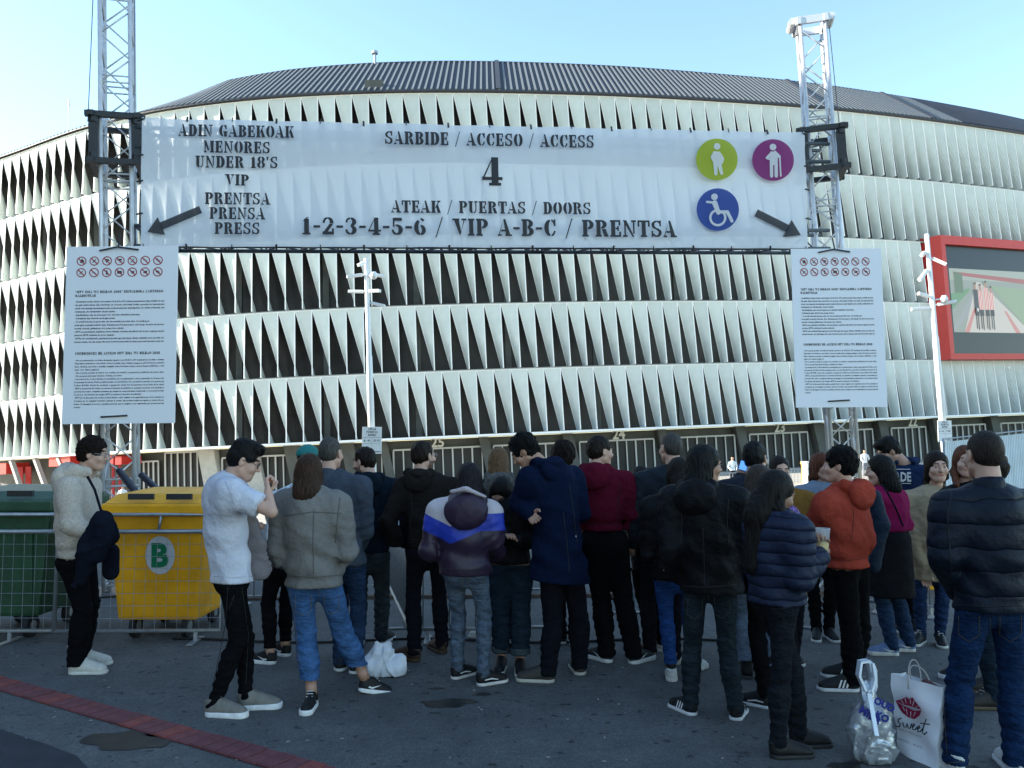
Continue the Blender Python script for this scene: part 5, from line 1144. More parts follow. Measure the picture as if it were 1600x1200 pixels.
    # --- top
    tp = P['top']; tmat = tp.get('mat') or cloth(tp['name'], tp['col'], tp.get('kind', 'cotton')); g_ = tp.get('loose', 1.0) * bulk; hem = J((P['hip'][0], tp['hem']))[2]
    al = [A for A in AR]; pl = [neckb, ch, pv, shL, shR] + [a for A in AR for a in (A[1], A[2])]; lo = np.min(pl, 0) - .24; hi = np.max(pl, 0) + .24; lo[2] = min(hem - .03, lo[2]); hi[2] = max(hi[2], neckb[2] + .22)
    f = Field(lo, hi, .0125); mid = (ch + pv) / 2 - fw * .01; bot = pv + (pv - mid) * (max(.0, mid[2] - hem + .13) / max(.05, mid[2] - pv[2]) - 1)
    # shoulders: sloping from neck base to the arm heads
    cN = neckb * .55 + ch * .45 + up * .02
    f.cone(ch - up * .05, mid, .135 * g_, .122 * g_, .06, flat=(fw, 1.28)); f.cone(mid, bot, .122 * g_, (.140 if fem else .132) * g_ * tp.get('flare', 1.0), .06, flat=(fw, 1.18))
    f.cone(ch - up * .02 - fw * .03, mid - fw * .02, .10 * g_, .10 * g_, .06)
    for sg, sh_ in ((-1, shL), (1, shR)):
        f.cone(cN, sh_ - rt * sg * .015, .058, .066 * g_, .05); f.cone(ch - up * .08 + rt * sg * .07, sh_ - up * .03 - rt * sg * .03, .09 * g_, .07 * g_, .05)
    sl = tp.get('sleeve', 1.0); r0, r1, r2 = .066 * g_, .056 * g_, .044 * g_
    for sg, A in zip((-1, 1), AR):
        sh_ = A[0]; f.cone(sh_, A[1], r0, r1 if sl >= 1 else r1 * 1.15, .03)
        if sl >= 1: f.cone(A[1], A[2] + (A[1] - A[2]) * .04, r1, r2, .012)
        f.cone(ch - up * .16 + rt * sg * .06, A[0] - up * .07, .085 * g_, .055 * g_, .05)
    X, Yg, Z = f.grid((slice(None),) * 3); am = tp.get('fold', .006)
    for A in AR:
        for c_, wd, k_ in ((A[1], .085, 130), ((A[1] + A[2]) / 2, .07, 150), ((A[0] + A[1]) / 2, .08, 100)):
            d = nrm((A[2] - A[1]) if k_ != 100 else (A[1] - A[0])); t = (X - c_[0]) * d[0] + (Yg - c_[1]) * d[1] + (Z - c_[2]) * d[2]; d2 = (X - c_[0]) ** 2 + (Yg - c_[1]) ** 2 + (Z - c_[2]) ** 2
            f.F += (am * np.exp(-d2 / wd ** 2) * np.sin(t * k_ + 2 * np.sin(X * 30 + seed))).astype(np.float32)
    # drag folds over the back and waist
    tt = np.sin(Z * 34 + 3.0 * np.sin(X * 9 + seed) + 2.0 * np.sin(Yg * 12 + seed * .3)) * np.exp(-((Z - (hem + .16)) / .17) ** 2)
    f.F += (am * 1.1 * tt).astype(np.float32); f.noise(.0055 if not tp.get('puff') else .002, 11, seed + 1, 1.2, 1.1); f.ridge(tp.get('ridge', .009) if not tp.get('puff') else .004, 19, seed + 3, .75)
    if tp.get('puff'):
        q = tp['puff']; f.F += (.006 * (.5 - np.abs(np.sin((Z - base.z) * math.pi / q + 1.5)) ** .6)).astype(np.float32)
    f.plane((0, 0, hem), (tp.get('hemx', 0), 0, -1))
    # neck opening
    nd = nrm(head - neckb); f.cone(neckb + nd * .0, neckb + nd * .25, .058 if not fem else .052, .075, .01, 's')
    if sl < 1:
        for A in AR:
            c_ = A[0] + (A[1] - A[0]) * (sl * 1.02); d = nrm(A[1] - A[0]); t = (X - c_[0]) * d[0] + (Yg - c_[1]) * d[1] + (Z - c_[2]) * d[2]; d2 = np.sqrt((X - c_[0]) ** 2 + (Yg - c_[1]) ** 2 + (Z - c_[2]) ** 2)
            near = d2 < .17; f.F = np.where(near & (t > 0), np.maximum(f.F, t.astype(np.float32)), f.F)
            f.F = np.where((t > 0) & (((X - A[1][0]) ** 2 + (Yg - A[1][1]) ** 2 + (Z - A[1][2]) ** 2) < .17 ** 2), np.maximum(f.F, .02), f.F)
    if tp.get('rib'):     # gathered hem band
        t = Z - hem; f.F += (.012 * np.exp(-((t - .06) / .02) ** 2)).astype(np.float32) - (.006 * np.exp(-((t - .11) / .05) ** 2)).astype(np.float32)
    V, Q = f.mesh(); mi = None; mats_ = tmat
    if tp.get('mats'):
        C = V[Q].mean(1); mi, mats_ = tp['mats'](C, ch, pv, hem, rt, fw, AR)
    o = child(tp.get('part', 'jacket'), V, Q, mats_, tp.get('plabel'), sm=1, mi=mi)
    if sl < 1:   # bare forearms get a fine skin of their own thickness in the body mesh already
        pass
    # collar or hood
    hd = tp.get('hood')
    if hd:
        g = Field(neckb - .27, neckb + .27, .011); neckb0 = neckb; neckb = neckb + up * .030; b = neckb - fw * .035; hk = hd if isinstance(hd, float) else 1.0
        g.cone(neckb + rt * .07 + fw * .05, neckb + rt * .088 - fw * .04 + up * .012, .024 * hk, .034 * hk, .02); g.cone(neckb - rt * .07 + fw * .05, neckb - rt * .088 - fw * .04 + up * .012, .024 * hk, .034 * hk, .02)
        g.cone(neckb - rt * .088 - fw * .04, b - fw * .075, .034 * hk, .038 * hk, .02); g.cone(neckb + rt * .088 - fw * .04, b - fw * .075, .034 * hk, .038 * hk, .02)
        g.ell(b - fw * .082 - up * .045 * hk, np.stack([rt, fw, up]), (.112 * hk, .054 * hk, .092 * hk), .03); g.cone(b - fw * .12 * hk - rt * .06 - up * .0, b - fw * .14 * hk - up * .035, .012, .012, .02, 's'); g.cone(b - fw * .14 * hk - up * .035, b - fw * .12 * hk + rt * .06, .012, .012, .02, 's')
        g.noise(.006, 20, seed, 1.0); g.ridge(.007, 30, seed + 5, 1.0); g.cone(neckb - nd * .02, neckb + nd * .3, .056, .078, .008, 's'); v, q = g.mesh()
        neckb = neckb0; hm_ = tp.get('hoodmat') or (mats_ if not isinstance(mats_, (list, tuple)) else mats_[0]); child('hood', v, q, hm_, sm=1)
    col_ = tp.get('collar')
    if col_:
        g = Field(neckb - .20, neckb + .25, .010); hgt = .05 * col_
        g.cone(neckb - up * .03, neckb + nd * hgt, .082, .074, .01); g.cone(neckb - up * .1, neckb + nd * .3, .060, .067, .006, 's'); g.plane(neckb + nd * hgt, nd); g.plane(neckb - up * .07, (0, 0, -1)); g.noise(.003, 25, seed); v, q = g.mesh(); child('collar', v, q, tp.get('collarmat') or (mats_ if not isinstance(mats_, (list, tuple)) else mats_[0]), sm=1)
    # --- hair
    hc = P.get('haircol', (.02, .014, .01)); ht = P.get('hair', 'short'); hmat = cloth('%.3f_%.3f' % (hc[0], hc[2]), hc, 'curl' if ht in ('curly', 'afro') else 'hair')
    def W(p): return Rh @ np.array(p, float) + head
    RL = np.stack([hr, hf, hu], 0)
    lo = head - .21 * hs; hi = head + .21 * hs
    if ht in ('long', 'pony', 'bob'): ln = P.get('hairlen', .38); lo = lo - up * ln; lo -= np.array([.06, .06, 0]); hi += np.array([.06, .06, 0])
    f = Field(lo, hi, .0075 if ht not in ('long',) else .0095)
    rad = {'short': (.080, .098, .092), 'crew': (.0765, .0955, .0900), 'quiff': (.081, .101, .100), 'curly': (.092, .108, .108), 'afro': (.098, .112, .112), 'bob': (.088, .106, .098), 'long': (.086, .104, .097), 'pony': (.079, .098, .093)}[ht]
    f.ell(W((0, -.018, .036)), RL, [r * hs for r in rad], 0)
    if ht == 'quiff': f.ell(W((.0, .045, .105)), RL, (.062, .05, .035), .03); f.ell(W((0, -.03, .10)), RL, (.062, .07, .035), .03)
    if ht in ('curly', 'afro', 'quiff', 'short'): f.ell(W((0, -.045, .0)), RL, [x_ * hs for x_ in ((.080, .072, .078) if ht in ('curly', 'afro') else (.073, .066, .070))], .02)
    if ht == 'crew': f.ell(W((0, -.040, .0)), RL, (.0715, .066, .066), .02)
    # carve the face
    fy_ = .050 if ht != 'crew' else .045
    f.ell(W((0, .115, -.055)), RL, (.115, .085, .095 + (.02 if ht == 'crew' else 0)), .012, 's')
    f.ell(W((0, .125, .028)), RL, (.090 if ht != 'pony' else .100, .068, .054 if ht != 'pony' else .070), .012, 's')
    if ht in ('short', 'crew', 'quiff', 'curly', 'afro', 'pony'):
        for x in (-1, 1): f.ell(W((x * .085, .012, -.030 if ht != 'crew' else -.018)), RL, (.030 if ht != 'crew' else .036, .036 if ht != 'crew' else .042, .042 if ht != 'crew' else .048), .01, 's')
        pn = -hu; c_ = W((0, 0, -.070 if ht not in ('pony', 'curly', 'afro') else -.085)); f.plane(c_, nrm(pn + hf * .25))
    if ht in ('curly', 'afro', 'bob') or P.get('messy'): f.noise(.013 if ht != 'bob' else .005, 105 if ht != 'bob' else 90, seed, .9 if ht != 'bob' else .3, 1.2)
    else: f.noise(.0035 if ht in ('long', 'pony') else (.0015 if ht == 'crew' else .0085), 130, seed, .25 if ht == 'long' else .6)
    if ht in ('long', 'bob'):
        ln = P.get('hairlen', .38) if ht == 'long' else .13
        bk = P.get('hairback', 1.0); base_ = W((0, -.055, .0)); dbk = .10 if ln > .25 else .03; end = base_ - up * ln - fw * dbk * bk + np.array(P.get('hairoff', (0, 0, 0)))
        g = np.array(f.F) * 0 + 9; F0 = f.F; f.F = g.astype(np.float32)
        f.cone(W((0, -.05, .01)), base_ - up * .13 - fw * (.03 + dbk * .4) * bk, .085, .082, .03, flat=(hf, 1.15)); f.cone(base_ - up * .12 - fw * (.03 + dbk * .4) * bk, end, .080, P.get('hairtip', .05), .03, flat=(fw, 1.5))
        if P.get('hairfront'):
            for x in (-1, 1): f.cone(W((x * .066, -.01, .0)), W((x * .078, -.01, -.08)), .024, .026, .03); f.cone(W((x * .078, -.01, -.08)), W((x * .080, .05, 0)) - up * (ln * .85) + fw * .05, .028, .022, .03)
        else:
            for x in (-1, 1): f.cone(W((x * .060, -.01, .0)), W((x * .066, -.02, -.08)), .030, .030, .03)
        # strand grooves
        X, Yg, Z = f.grid((slice(None),) * 3); ang = np.arctan2(Yg - base_[1], X - base_[0]); f.F += (.004 * np.sin(ang * 26 + 3 * np.sin(Z * 14 + seed)) + .003 * np.sin(ang * 47 + Z * 25)).astype(np.float32)
        if P.get('wave'): f.noise(.012, 26, seed, 1.0)
        f.ell(W((0, .118, -.035)), RL, (.12, .088, .10), .012, 's'); f.F = smin(F0, f.F, .015)
    if ht == 'pony':
        b = W((0, -.085, .0)); f.cone(b, b - up * .10 - fw * .03, .035, .04, .02); f.cone(b - up * .1 - fw * .03, b - up * P.get('hairlen', .3) + np.array(P.get('hairoff', (0, 0, 0))), .04, .02, .02)
    V, Q = f.mesh(); child('hair', V, Q, hmat, sm=1)
    if P.get('glasses'):
        m = MB(); g = P['glasses'];
        for x in (-1, 1):
            ring = [W((x * .033 + .024 * math.cos(t), .098 - .006 * abs(math.cos(t)), .006 + .019 * math.sin(t))) - np.array(base) for t in np.linspace(0, 2 * math.pi, 17)]
            m.tube(ring, .0022, 5, caps=False); m.tube([W((x * .057, .092, .010)) - np.array(base), W((x * .081, .04, .012)) - np.array(base), W((x * .083, -.005, .008)) - np.array(base)], .0022, 5)
        m.tube([W((-.009, .098, .008)) - np.array(base), W((.009, .098, .008)) - np.array(base)], .0022, 5); m.build('glasses', mat('glasses_%s' % g, (.02, .02, .02) if g == 'dark' else (.35, .35, .36), .3, metal=0 if g == 'dark' else .7), body, smooth=True)
    return dict(o=body, base=np.array(base), head=head, W=W, ch=ch, pv=pv, fw=fw, rt=rt, up=up, AR=AR, LG=LG, J=J, child=child, neckb=neckb, Y=Y0)

from mathutils.bvhtree import BVHTree
def seam(P, part, lines, r=.0022, m=None, name='seam', closed=False):
    """stitching and hems laid on the cloth: each line is projected on the garment's surface"""
    o = [c for c in P['o'].children if c.name.split('.')[0] == part][0]; base = Vector(P['base'])
    me = o.data; bv = BVHTree.FromPolygons([v.co[:] for v in me.vertices], [p.vertices[:] for p in me.polygons]); mb = MB()
    for ln in lines:
        pts_ = []
        for (a, b) in zip(ln[:-1], ln[1:]):
            n = max(2, int(math.hypot(b[0] - a[0], b[1] - a[1]) / 6))
            for k in range(n): pts_.append((a[0] + (b[0] - a[0]) * k / n, a[1] + (b[1] - a[1]) * k / n))
        pts_.append(ln[-1]); H = []
        for px, py in pts_:
            h = bv.ray_cast(CAM - base, ray(px, py).normalized())
            if h[0] is not None: H.append(h[0] + h[1] * r * .3)
        if len(H) > 1: mb.tube(H, r, 5)
    if mb.v: mb.build(name, m or me.materials[0], o, smooth=True)
# ------------------------------------------------------------------ the queue
BLACK = (.0045, .0048, .006); NAVY = (.010, .016, .038)
def legs(name, col, kind='cotton', **k): return dict(name=name, col=col, kind=kind, **k)
def shoe(name, kind='low', col=BLACK, sole=(.60, .60, .57), **k): return dict(name=name, kind=kind, col=col, sole=sole, **k)
HAIR_BLACK = (.005, .0045, .0045); HAIR_DARK = (.011, .0065, .0045); HAIR_BROWN = (.035, .017, .009); HAIR_GREY = (.055, .05, .045); HAIR_LIGHT = (.12, .065, .03)
p_sherpa = person(dict(label='young man in a cream sherpa hoodie with a dark jacket over his arm', ground=(130, 1052), yaw=85, hyaw=80, nod=8, head=(146, 710), chest=(124, 762), hip=(124, 872), sw=.36,
    fl=(116, 1040, 80), fr=(108, 1053, 86), al='pocket', ar=((112, 822, -.24), (150, 836, -.22)), hair='curly', haircol=HAIR_DARK, glasses='metal', beard=False, bulk=1.12,
    top=dict(name='sherpa_cream', col=(.54, .46, .385), kind='fleece', hem=870, hood=1.5, fold=.006, loose=1.12, rib=True, part='hoodie'), legs=legs('black_jogger', BLACK, ease=1.15, cuff=.06, fold=.007), shoe=shoe('white_canvas', 'high', (.55, .53, .48), (.62, .60, .55), lace=.6)))
p_tee = person(dict(label='young man in a plain white t-shirt and glasses raising a fist to his mouth', ground=(350, 1115), yaw=72, hyaw=78, nod=22, head=(382, 721), chest=(358, 766), hip=(364, 896), sw=.36, fine=.0125,
    fl=(372, 1108, 84), fr=(322, 1118, 98), flk=(384, 1000), frk=(372, 1002), al='front', ar=((424, 800, -.20), (419, 768, -.12), 'fist'), hair='quiff', haircol=HAIR_BLACK, glasses='dark', bulk=1.06,
    top=dict(name='white_tee', col=(.54, .54, .60), kind='cotton', hem=908, sleeve=.72, fold=.004, loose=1.16, part='tshirt'), legs=legs('black_jeans', BLACK, 'denim', slim=True, fold=.006, cuff=.05), shoe=shoe('grey_runner', 'run', (.17, .16, .14), (.72, .72, .72), lace=.12)))
p_grey = person(dict(label='brown haired woman in a grey blouson and cropped blue jeans, one foot kicked out', ground=(495, 1100), yaw=8, hyaw=-15, nod=5, head=(482, 740), chest=(486, 790), hip=(490, 898), fem=True, sw=.36, hs=1.02,
    fl=(489, 1101, 178), fr=(560, 1080, 62, .02, -14), flk=(478, 990), frk=(535, 985), al=((436, 862, -.02), (452, 880, .22)), ar=((540, 858, -.02), (520, 880, .22)), hair='long', haircol=HAIR_BROWN, hairlen=.12, hairtip=.085, skin='mid', bulk=1.22,
    top=dict(name='grey_nylon', col=(.165, .155, .145), kind='nylon', hem=915, fold=.010, loose=1.15, collar=2.0, rib=True), legs=legs('blue_denim', (.045, .105, .235), 'denim', ease=1.12, cuff=.17, fold=.007), shoe=shoe('black_white_runner', 'run', BLACK, (.7, .7, .7), mark='tick', lace=.5)))
p_old = person(dict(label='older man with cropped grey hair in a slate jacket, behind the grey blouson woman', ground=(545, 1052), yaw=18, hyaw=20, head=(517, 709), chest=(530, 758), hip=(538, 872), fl=(528, 1050, 10), fr=(550, 1054, 20),
    ar=((572, 828, -.02), (566, 850, .15)), hair='crew', haircol=HAIR_GREY, top=dict(name='slate_jacket', col=(.055, .068, .09), kind='cotton', hem=882, loose=1.1, flare=1.15, collar=1.1, fold=.007), legs=legs('navy_jeans', (.02, .04, .085), 'denim')))
p_navyhood = person(dict(label='man in a dark navy hoodie and grey jeans looking left, behind the plastic bag', ground=(575, 1012), yaw=5, hyaw=-62, nod=10, head=(569, 722), chest=(586, 765), hip=(578, 868), fl=(560, 1012, -10), fr=(592, 1008, 15),
    ar='pocket', al='front', hair='short', haircol=HAIR_DARK, beard=True, bulk=1.12, top=dict(name='ink_hoodie', col=(.008, .014, .022), hem=862, hood=1.1, loose=1.12, part='hoodie'), legs=legs('grey_denim', (.035, .045, .052), 'denim', ease=1.05, fold=.008)))
p_brownhood = person(dict(label='bearded man with glasses in a charcoal brown hoodie, head turned right', ground=(668, 1030), yaw=0, hyaw=42, head=(662, 713), chest=(670, 762), hip=(668, 858), fl=(655, 1034, -62), fr=(694, 1022, -30), sw=.40,
    al='pocket', ar='pocket', hair='short', haircol=HAIR_DARK, beard=True, glasses='metal', bulk=1.12, top=dict(name='charcoal_hoodie', col=(.016, .0135, .0125), hem=856, hood=1.0, loose=1.1, part='hoodie'), legs=legs('black_trouser', (.007, .008, .012)), shoe=shoe('brown_leather', 'low', (.05, .025, .014), (.07, .04, .02))))
def chevron_mat():
    m = bpy.data.materials.new('chevron_nylon'); m.use_nodes = True; n = m.node_tree; L = n.links; b = n.nodes['Principled BSDF']; b.inputs['Roughness'].default_value = .5
    tc = n.nodes.new('ShaderNodeTexCoord'); sp = n.nodes.new('ShaderNodeSeparateXYZ'); L.new(tc.outputs['Object'], sp.inputs[0])
    def mt(op, a, b_=None):
        q = n.nodes.new('ShaderNodeMath'); q.operation = op
        for i, v in enumerate((a, b_)):
            if v is None: continue
            if isinstance(v, (int, float)): q.inputs[i].default_value = v
            else: L.new(v, q.inputs[i])
        return q.outputs[0]
    x0 = at(706, 800, 5.85).x - at(727, 800, 5.85).x; ax = mt('ABSOLUTE', mt('SUBTRACT', sp.outputs[0], x0)); v = mt('SUBTRACT', sp.outputs[2], mt('MULTIPLY', mt('MINIMUM', ax, .2), .42))
    r = n.nodes.new('ShaderNodeValToRGB'); r.color_ramp.interpolation = 'CONSTANT'; e = r.color_ramp.elements; z1 = at(706, 820, 5.85).z; z2 = at(706, 846, 5.85).z
    e[0].position = 0; e[0].color = (.022, .010, .028, 1); e[1].position = z2 / 2; e[1].color = (.012, .035, .36, 1); q = e.new(z1 / 2); q.color = (.50, .44, .46, 1)
    L.new(mt('MULTIPLY', v, .5), r.inputs[0]); L.new(r.outputs[0], b.inputs['Base Color'])
    t = n.nodes.new('ShaderNodeTexNoise'); t.inputs['Scale'].default_value = 16; L.new(tc.outputs['Object'], t.inputs['Vector']); bp = n.nodes.new('ShaderNodeBump'); bp.inputs['Strength'].default_value = .5; bp.inputs['Distance'].default_value = .01; L.new(t.outputs[0], bp.inputs['Height']); L.new(bp.outputs[0], b.inputs['Normal'])
    return m
p_chev = person(dict(label='woman in a plum windbreaker with blue and pale chevrons across the back', ground=(727, 1068), Y=5.85, yaw=6, hyaw=0, nod=8, head=(733, 752), chest=(726, 800), hip=(727, 884), fem=True, sw=.36, fl=(707, 1062, 42), fr=(746, 1072, 58),
    al='front', ar=((772, 846, -.04), (776, 866, .2)), hair='bob', haircol=(.012, .008, .010), bulk=1.15, top=dict(name='x', mat=chevron_mat(), hem=897, hood=1.35, hoodmat=mat('plum_hood', (.026, .012, .032), .55, bump=.4, bscale=18), loose=1.14, flare=1.08, fold=.009),
    legs=legs('washed_denim', (.085, .115, .16), 'denim', slim=True, fold=.007), shoe=shoe('skate', 'low', BLACK, (.62, .58, .56), mark='wave')))
p_fur = person(dict(label='woman with light brown hair and grey fur hood behind the chevron windbreaker', ground=(785, 1000), yaw=-5, hyaw=0, head=(779, 722), chest=(782, 766), hip=(784, 870), fem=True, fl=(770, 1000, -60), fr=(796, 1000, 30), hair='long', haircol=HAIR_LIGHT, hairlen=.12,
    top=dict(name='dark_parka', col=(.014, .015, .018), kind='nylon', hem=880, hood=1.2, hoodmat=mat('grey_fur', (.09, .085, .08), .95, var=.5, vscale=40, bump=1.0, bscale=80), loose=1.15), legs=legs('black_trouser', BLACK), shoe=shoe('white_low', 'low', (.5, .5, .5))))
p_bend = person(dict(label='black haired person bending forward between the chevron windbreaker and the long navy coat', ground=(795, 1045), yaw=185, hyaw=200, nod=42, head=(783, 772), chest=(794, 790), hip=(798, 880), fem=True, fl=(812, 1046, 178), fr=(785, 1042, 186),
    al='front', ar=((778, 842, -.1), (789, 838, -.22), 'relax'), hair='long', haircol=HAIR_BLACK, hairlen=.2, hairfront=True, skin='mid', top=dict(name='black_jacket', col=BLACK, kind='nylon', hem=880, loose=1.1), legs=legs('dark_denim', (.012, .022, .035), 'denim', ease=1.2, cuff=.12, cufftrim=(.05, .065, .075)), shoe=shoe('black_low', 'low', BLACK, (.55, .55, .5))))
p_coat = person(dict(label='curly haired man in a long navy coat bowing his head to the left', ground=(870, 1066), yaw=-38, hyaw=-78, nod=38, head=(820, 706), chest=(862, 748), hip=(872, 862), fl=(866, 1066, -82), fr=(908, 1056, -8), sw=.40, flk=(864, 970), frk=(905, 965),
    al=((812, 785, -.05), (826, 801, -.14), 'relax'), ar='front', palm0=(0, -1, .2), hair='curly', haircol=HAIR_BLACK, skin='mid', bulk=1.12, top=dict(name='navy_wool', col=(.0045, .009, .028), hem=900, hemx=-.1, loose=1.15, flare=1.42, hood=1.0, fold=.009, part='coat'), legs=legs('black_trouser', BLACK, ease=1.15), shoe=shoe('olive_suede', 'low', (.035, .03, .025), (.45, .42, .36))))
p_wavy = person(dict(label='person with thick dark wavy hair right behind the long navy coat', ground=(884, 1006), yaw=10, hyaw=0, head=(880, 715), chest=(888, 772), hip=(888, 870), fem=True, hs=1.05, fl=(884, 1006, -60), fr=(898, 1010, 0), hair='afro', messy=True, haircol=HAIR_DARK, top=dict(name='black_jacket', col=BLACK, kind='nylon', hem=880), legs=legs('black_trouser', BLACK)))
p_maroon = person(dict(label='man in a maroon hoodie and black trousers looking right over his shoulder', ground=(968, 1037), yaw=8, hyaw=66, nod=2, head=(938, 706), chest=(938, 752), hip=(944, 846), sw=.39, fl=(955, 1036, -42), fr=(985, 1038, 48), flk=(940, 940), frk=(975, 940),
    al=((906, 805, -.02), (908, 850, .12)), ar=((986, 802, -.02), (984, 846, .06), 'relax'), hair='short', haircol=HAIR_DARK, bulk=1.08, top=dict(name='maroon_hoodie', col=(.085, .006, .018), hem=828, hood=1.15, loose=1.1, rib=True, part='hoodie'), legs=legs('black_loose', BLACK, ease=1.22, fold=.009), shoe=shoe('black_run', 'run', (.014, .016, .022), (.62, .62, .62), mark='tick')))
p_down = person(dict(label='dark haired woman looking down at her hands, right of the maroon hoodie', ground=(1025, 1012), yaw=200, hyaw=165, nod=45, head=(1001, 752), chest=(1006, 788), hip=(1012, 876), fem=True, fl=(1042, 1018, -82), fr=(1030, 1008, -78), hair='pony', haircol=HAIR_DARK, skin='mid', al='front', ar='front', top=dict(name='black_jacket', col=BLACK, kind='nylon', hem=890), legs=legs('black_slim', BLACK, slim=True), shoe=shoe('grey_white', 'run', (.33, .33, .33), (.55, .55, .53))))
p_greyman = person(dict(label='man with short greying hair and a black jacket behind the woman in bright blue jeans', ground=(1035, 1036), yaw=-5, hyaw=-22, head=(1048, 701), chest=(1038, 752), hip=(1036, 862), fl=(1024, 1030, -50), fr=(1052, 1040, 20), hair='crew', haircol=(.05, .045, .042), top=dict(name='navy_black', col=(.009, .013, .020), kind='nylon', hem=880, collar=1.0, loose=1.1), legs=legs('black_trouser', BLACK), shoe=shoe('tan_shoe', 'run', (.12, .08, .06), (.45, .4, .36))))
p_longhair = person(dict(label='woman with long wavy dark brown hair, tight blue jeans and white chunky trainers', ground=(1055, 1064), yaw=-8, hyaw=-5, head=(1060, 742), chest=(1050, 792), hip=(1054, 892), fem=True, fl=(1050, 1066, 8), fr=(1078, 1052, 40), hair='long', haircol=(.010, .0065, .005), hairlen=.30, wave=True, hairoff=(0, -.05, 0),
    al=((1014, 862, -.02), (1020, 890, .1)), top=dict(name='black_jacket', col=BLACK, kind='nylon', hem=905, loose=1.15), legs=legs('bright_denim', (.016, .048, .165), 'denim', slim=True, cuff=.12), sock='black_sock', sockcol=BLACK, shoe=shoe('white_chunky', 'run', (.50, .50, .48), (.58, .56, .52))))
p_blackj = person(dict(label='woman with glasses in a long black hooded jacket and dark jeans, face turned right', ground=(1112, 1124), yaw=22, hyaw=76, nod=4, head=(1102, 727), chest=(1100, 782), hip=(1110, 900), fem=True, sw=.40, fl=(1086, 1119, -28), fr=(1148, 1127, 26), flk=(1082, 1010), frk=(1136, 1010),
    al=((1050, 862, -.02), (1064, 900, .15)), ar=((1152, 868, -.02), (1142, 900, .18)), hair='bob', haircol=HAIR_BLACK, skin='mid', glasses='dark', bulk=1.16, top=dict(name='black_jacket', col=BLACK, kind='nylon', hem=924, hood=1.2, loose=1.15, flare=1.08), legs=legs('dark_jeans', (.017, .025, .032), 'denim', slim=False, fold=.008, ease=.95), shoe=shoe('black_stripes', 'low', BLACK, (.62, .62, .62), mark='bars')))
p_phone = person(dict(label='man holding up a phone, in light washed jeans and black boots', ground=(1185, 1066), yaw=15, hyaw=38, head=(1180, 716), chest=(1172, 766), hip=(1176, 880), fl=(1172, 1062, -12), fr=(1200, 1070, 55), al=((1146, 782, .02), (1156, 748, .05), 'grip'), ar='front', hair='short', haircol=HAIR_BLACK, glasses='metal',
    top=dict(name='navy_jacket', col=(.009, .012, .022), kind='nylon', hem=925, collar=1.0, loose=1.1), legs=legs('light_denim', (.14, .19, .27), 'denim', ease=1.1, cuff=.13), sock='black_sock', sockcol=BLACK, shoe=shoe('black_boot', 'boot', BLACK, (.05, .05, .05))))
def purple_mat():
    m = mat('purple_print', (.05, .012, .11), .6); n = m.node_tree; b = n.nodes['Principled BSDF']; tc = n.nodes.new('ShaderNodeTexCoord'); v = n.nodes.new('ShaderNodeTexVoronoi'); v.inputs['Scale'].default_value = 34; v.feature = 'DISTANCE_TO_EDGE'
    r = n.nodes.new('ShaderNodeValToRGB'); r.color_ramp.elements[0].color = (.30, .14, .45, 1); r.color_ramp.elements[0].position = .05; r.color_ramp.elements[1].color = (.035, .010, .09, 1); r.color_ramp.elements[1].position = .12
    n.links.new(tc.outputs['Object'], v.inputs['Vector']); n.links.new(v.outputs['Distance'], r.inputs[0]); n.links.new(r.outputs[0], b.inputs['Base Color']); return m
p_purple = person(dict(label='woman in a purple patterned jacket half hidden behind the girl in the navy puffer', ground=(1225, 1108), yaw=15, hyaw=25, head=(1187, 757), chest=(1190, 808), hip=(1205, 905), fem=True, fl=(1206, 1108, -50), fr=(1250, 1110, -10), hair='long', haircol=(.035, .024, .018), hairlen=.26, hairoff=(-.06, 0, 0),
    top=dict(name='x', mat=purple_mat(), hem=900, hood=1.1, hoodmat=mat('grey_hood', (.28, .30, .34), .8, bump=.4, bscale=30), loose=1.15), legs=legs('black_slim', BLACK, slim=True), shoe=shoe('skate_black', 'low', BLACK, (.62, .62, .62), mark='wave')))
p_mustard = person(dict(label='woman in a mustard coat facing the camera behind the girl in the navy puffer', ground=(1222, 1030), yaw=185, hyaw=178, nod=6, head=(1218, 737), chest=(1232, 785), hip=(1228, 885), fem=True, fl=(1236, 1030, 180), fr=(1215, 1030, 180), hair='pony', haircol=HAIR_DARK, al='front', ar='front', top=dict(name='mustard_wool', col=(.20, .10, .022), kind='fleece', hem=930, loose=1.15, part='coat'), legs=legs('black_trouser', BLACK)))
p_puffg = person(dict(label='girl with long black hair in a navy puffer jacket holding a plastic cup', ground=(1225, 1183), yaw=74, hyaw=74, nod=20, head=(1213, 772), chest=(1214, 826), hip=(1214, 928), fem=True, sw=.36, fl=(1236, 1168, 82), fr=(1204, 1184, 84), flk=(1240, 1052), frk=(1220, 1055), fine=.016,
    al=((1266, 878, .12), (1272, 850, .02), 'grip'), ar=((1250, 902, -.18), (1280, 868, -.08), 'grip'), palm0=(0, -1, .1), palm1=(0, 1, .1), hair='long', haircol=(.007, .0055, .005), hairlen=.40, hairtip=.045, hairfront=True, hairoff=(-.02, -.02, 0), skin='tan', bulk=1.1,
    top=dict(name='x', mat=puffer('navy', (.014, .020, .044), .062), hem=940, puff=.062, loose=1.16, collar=1.2, fold=.006), legs=legs('black_jeans2', (.011, .013, .017), 'denim', slim=True, fold=.006), shoe=shoe('black_low2', 'low', BLACK, (.02, .02, .02))))
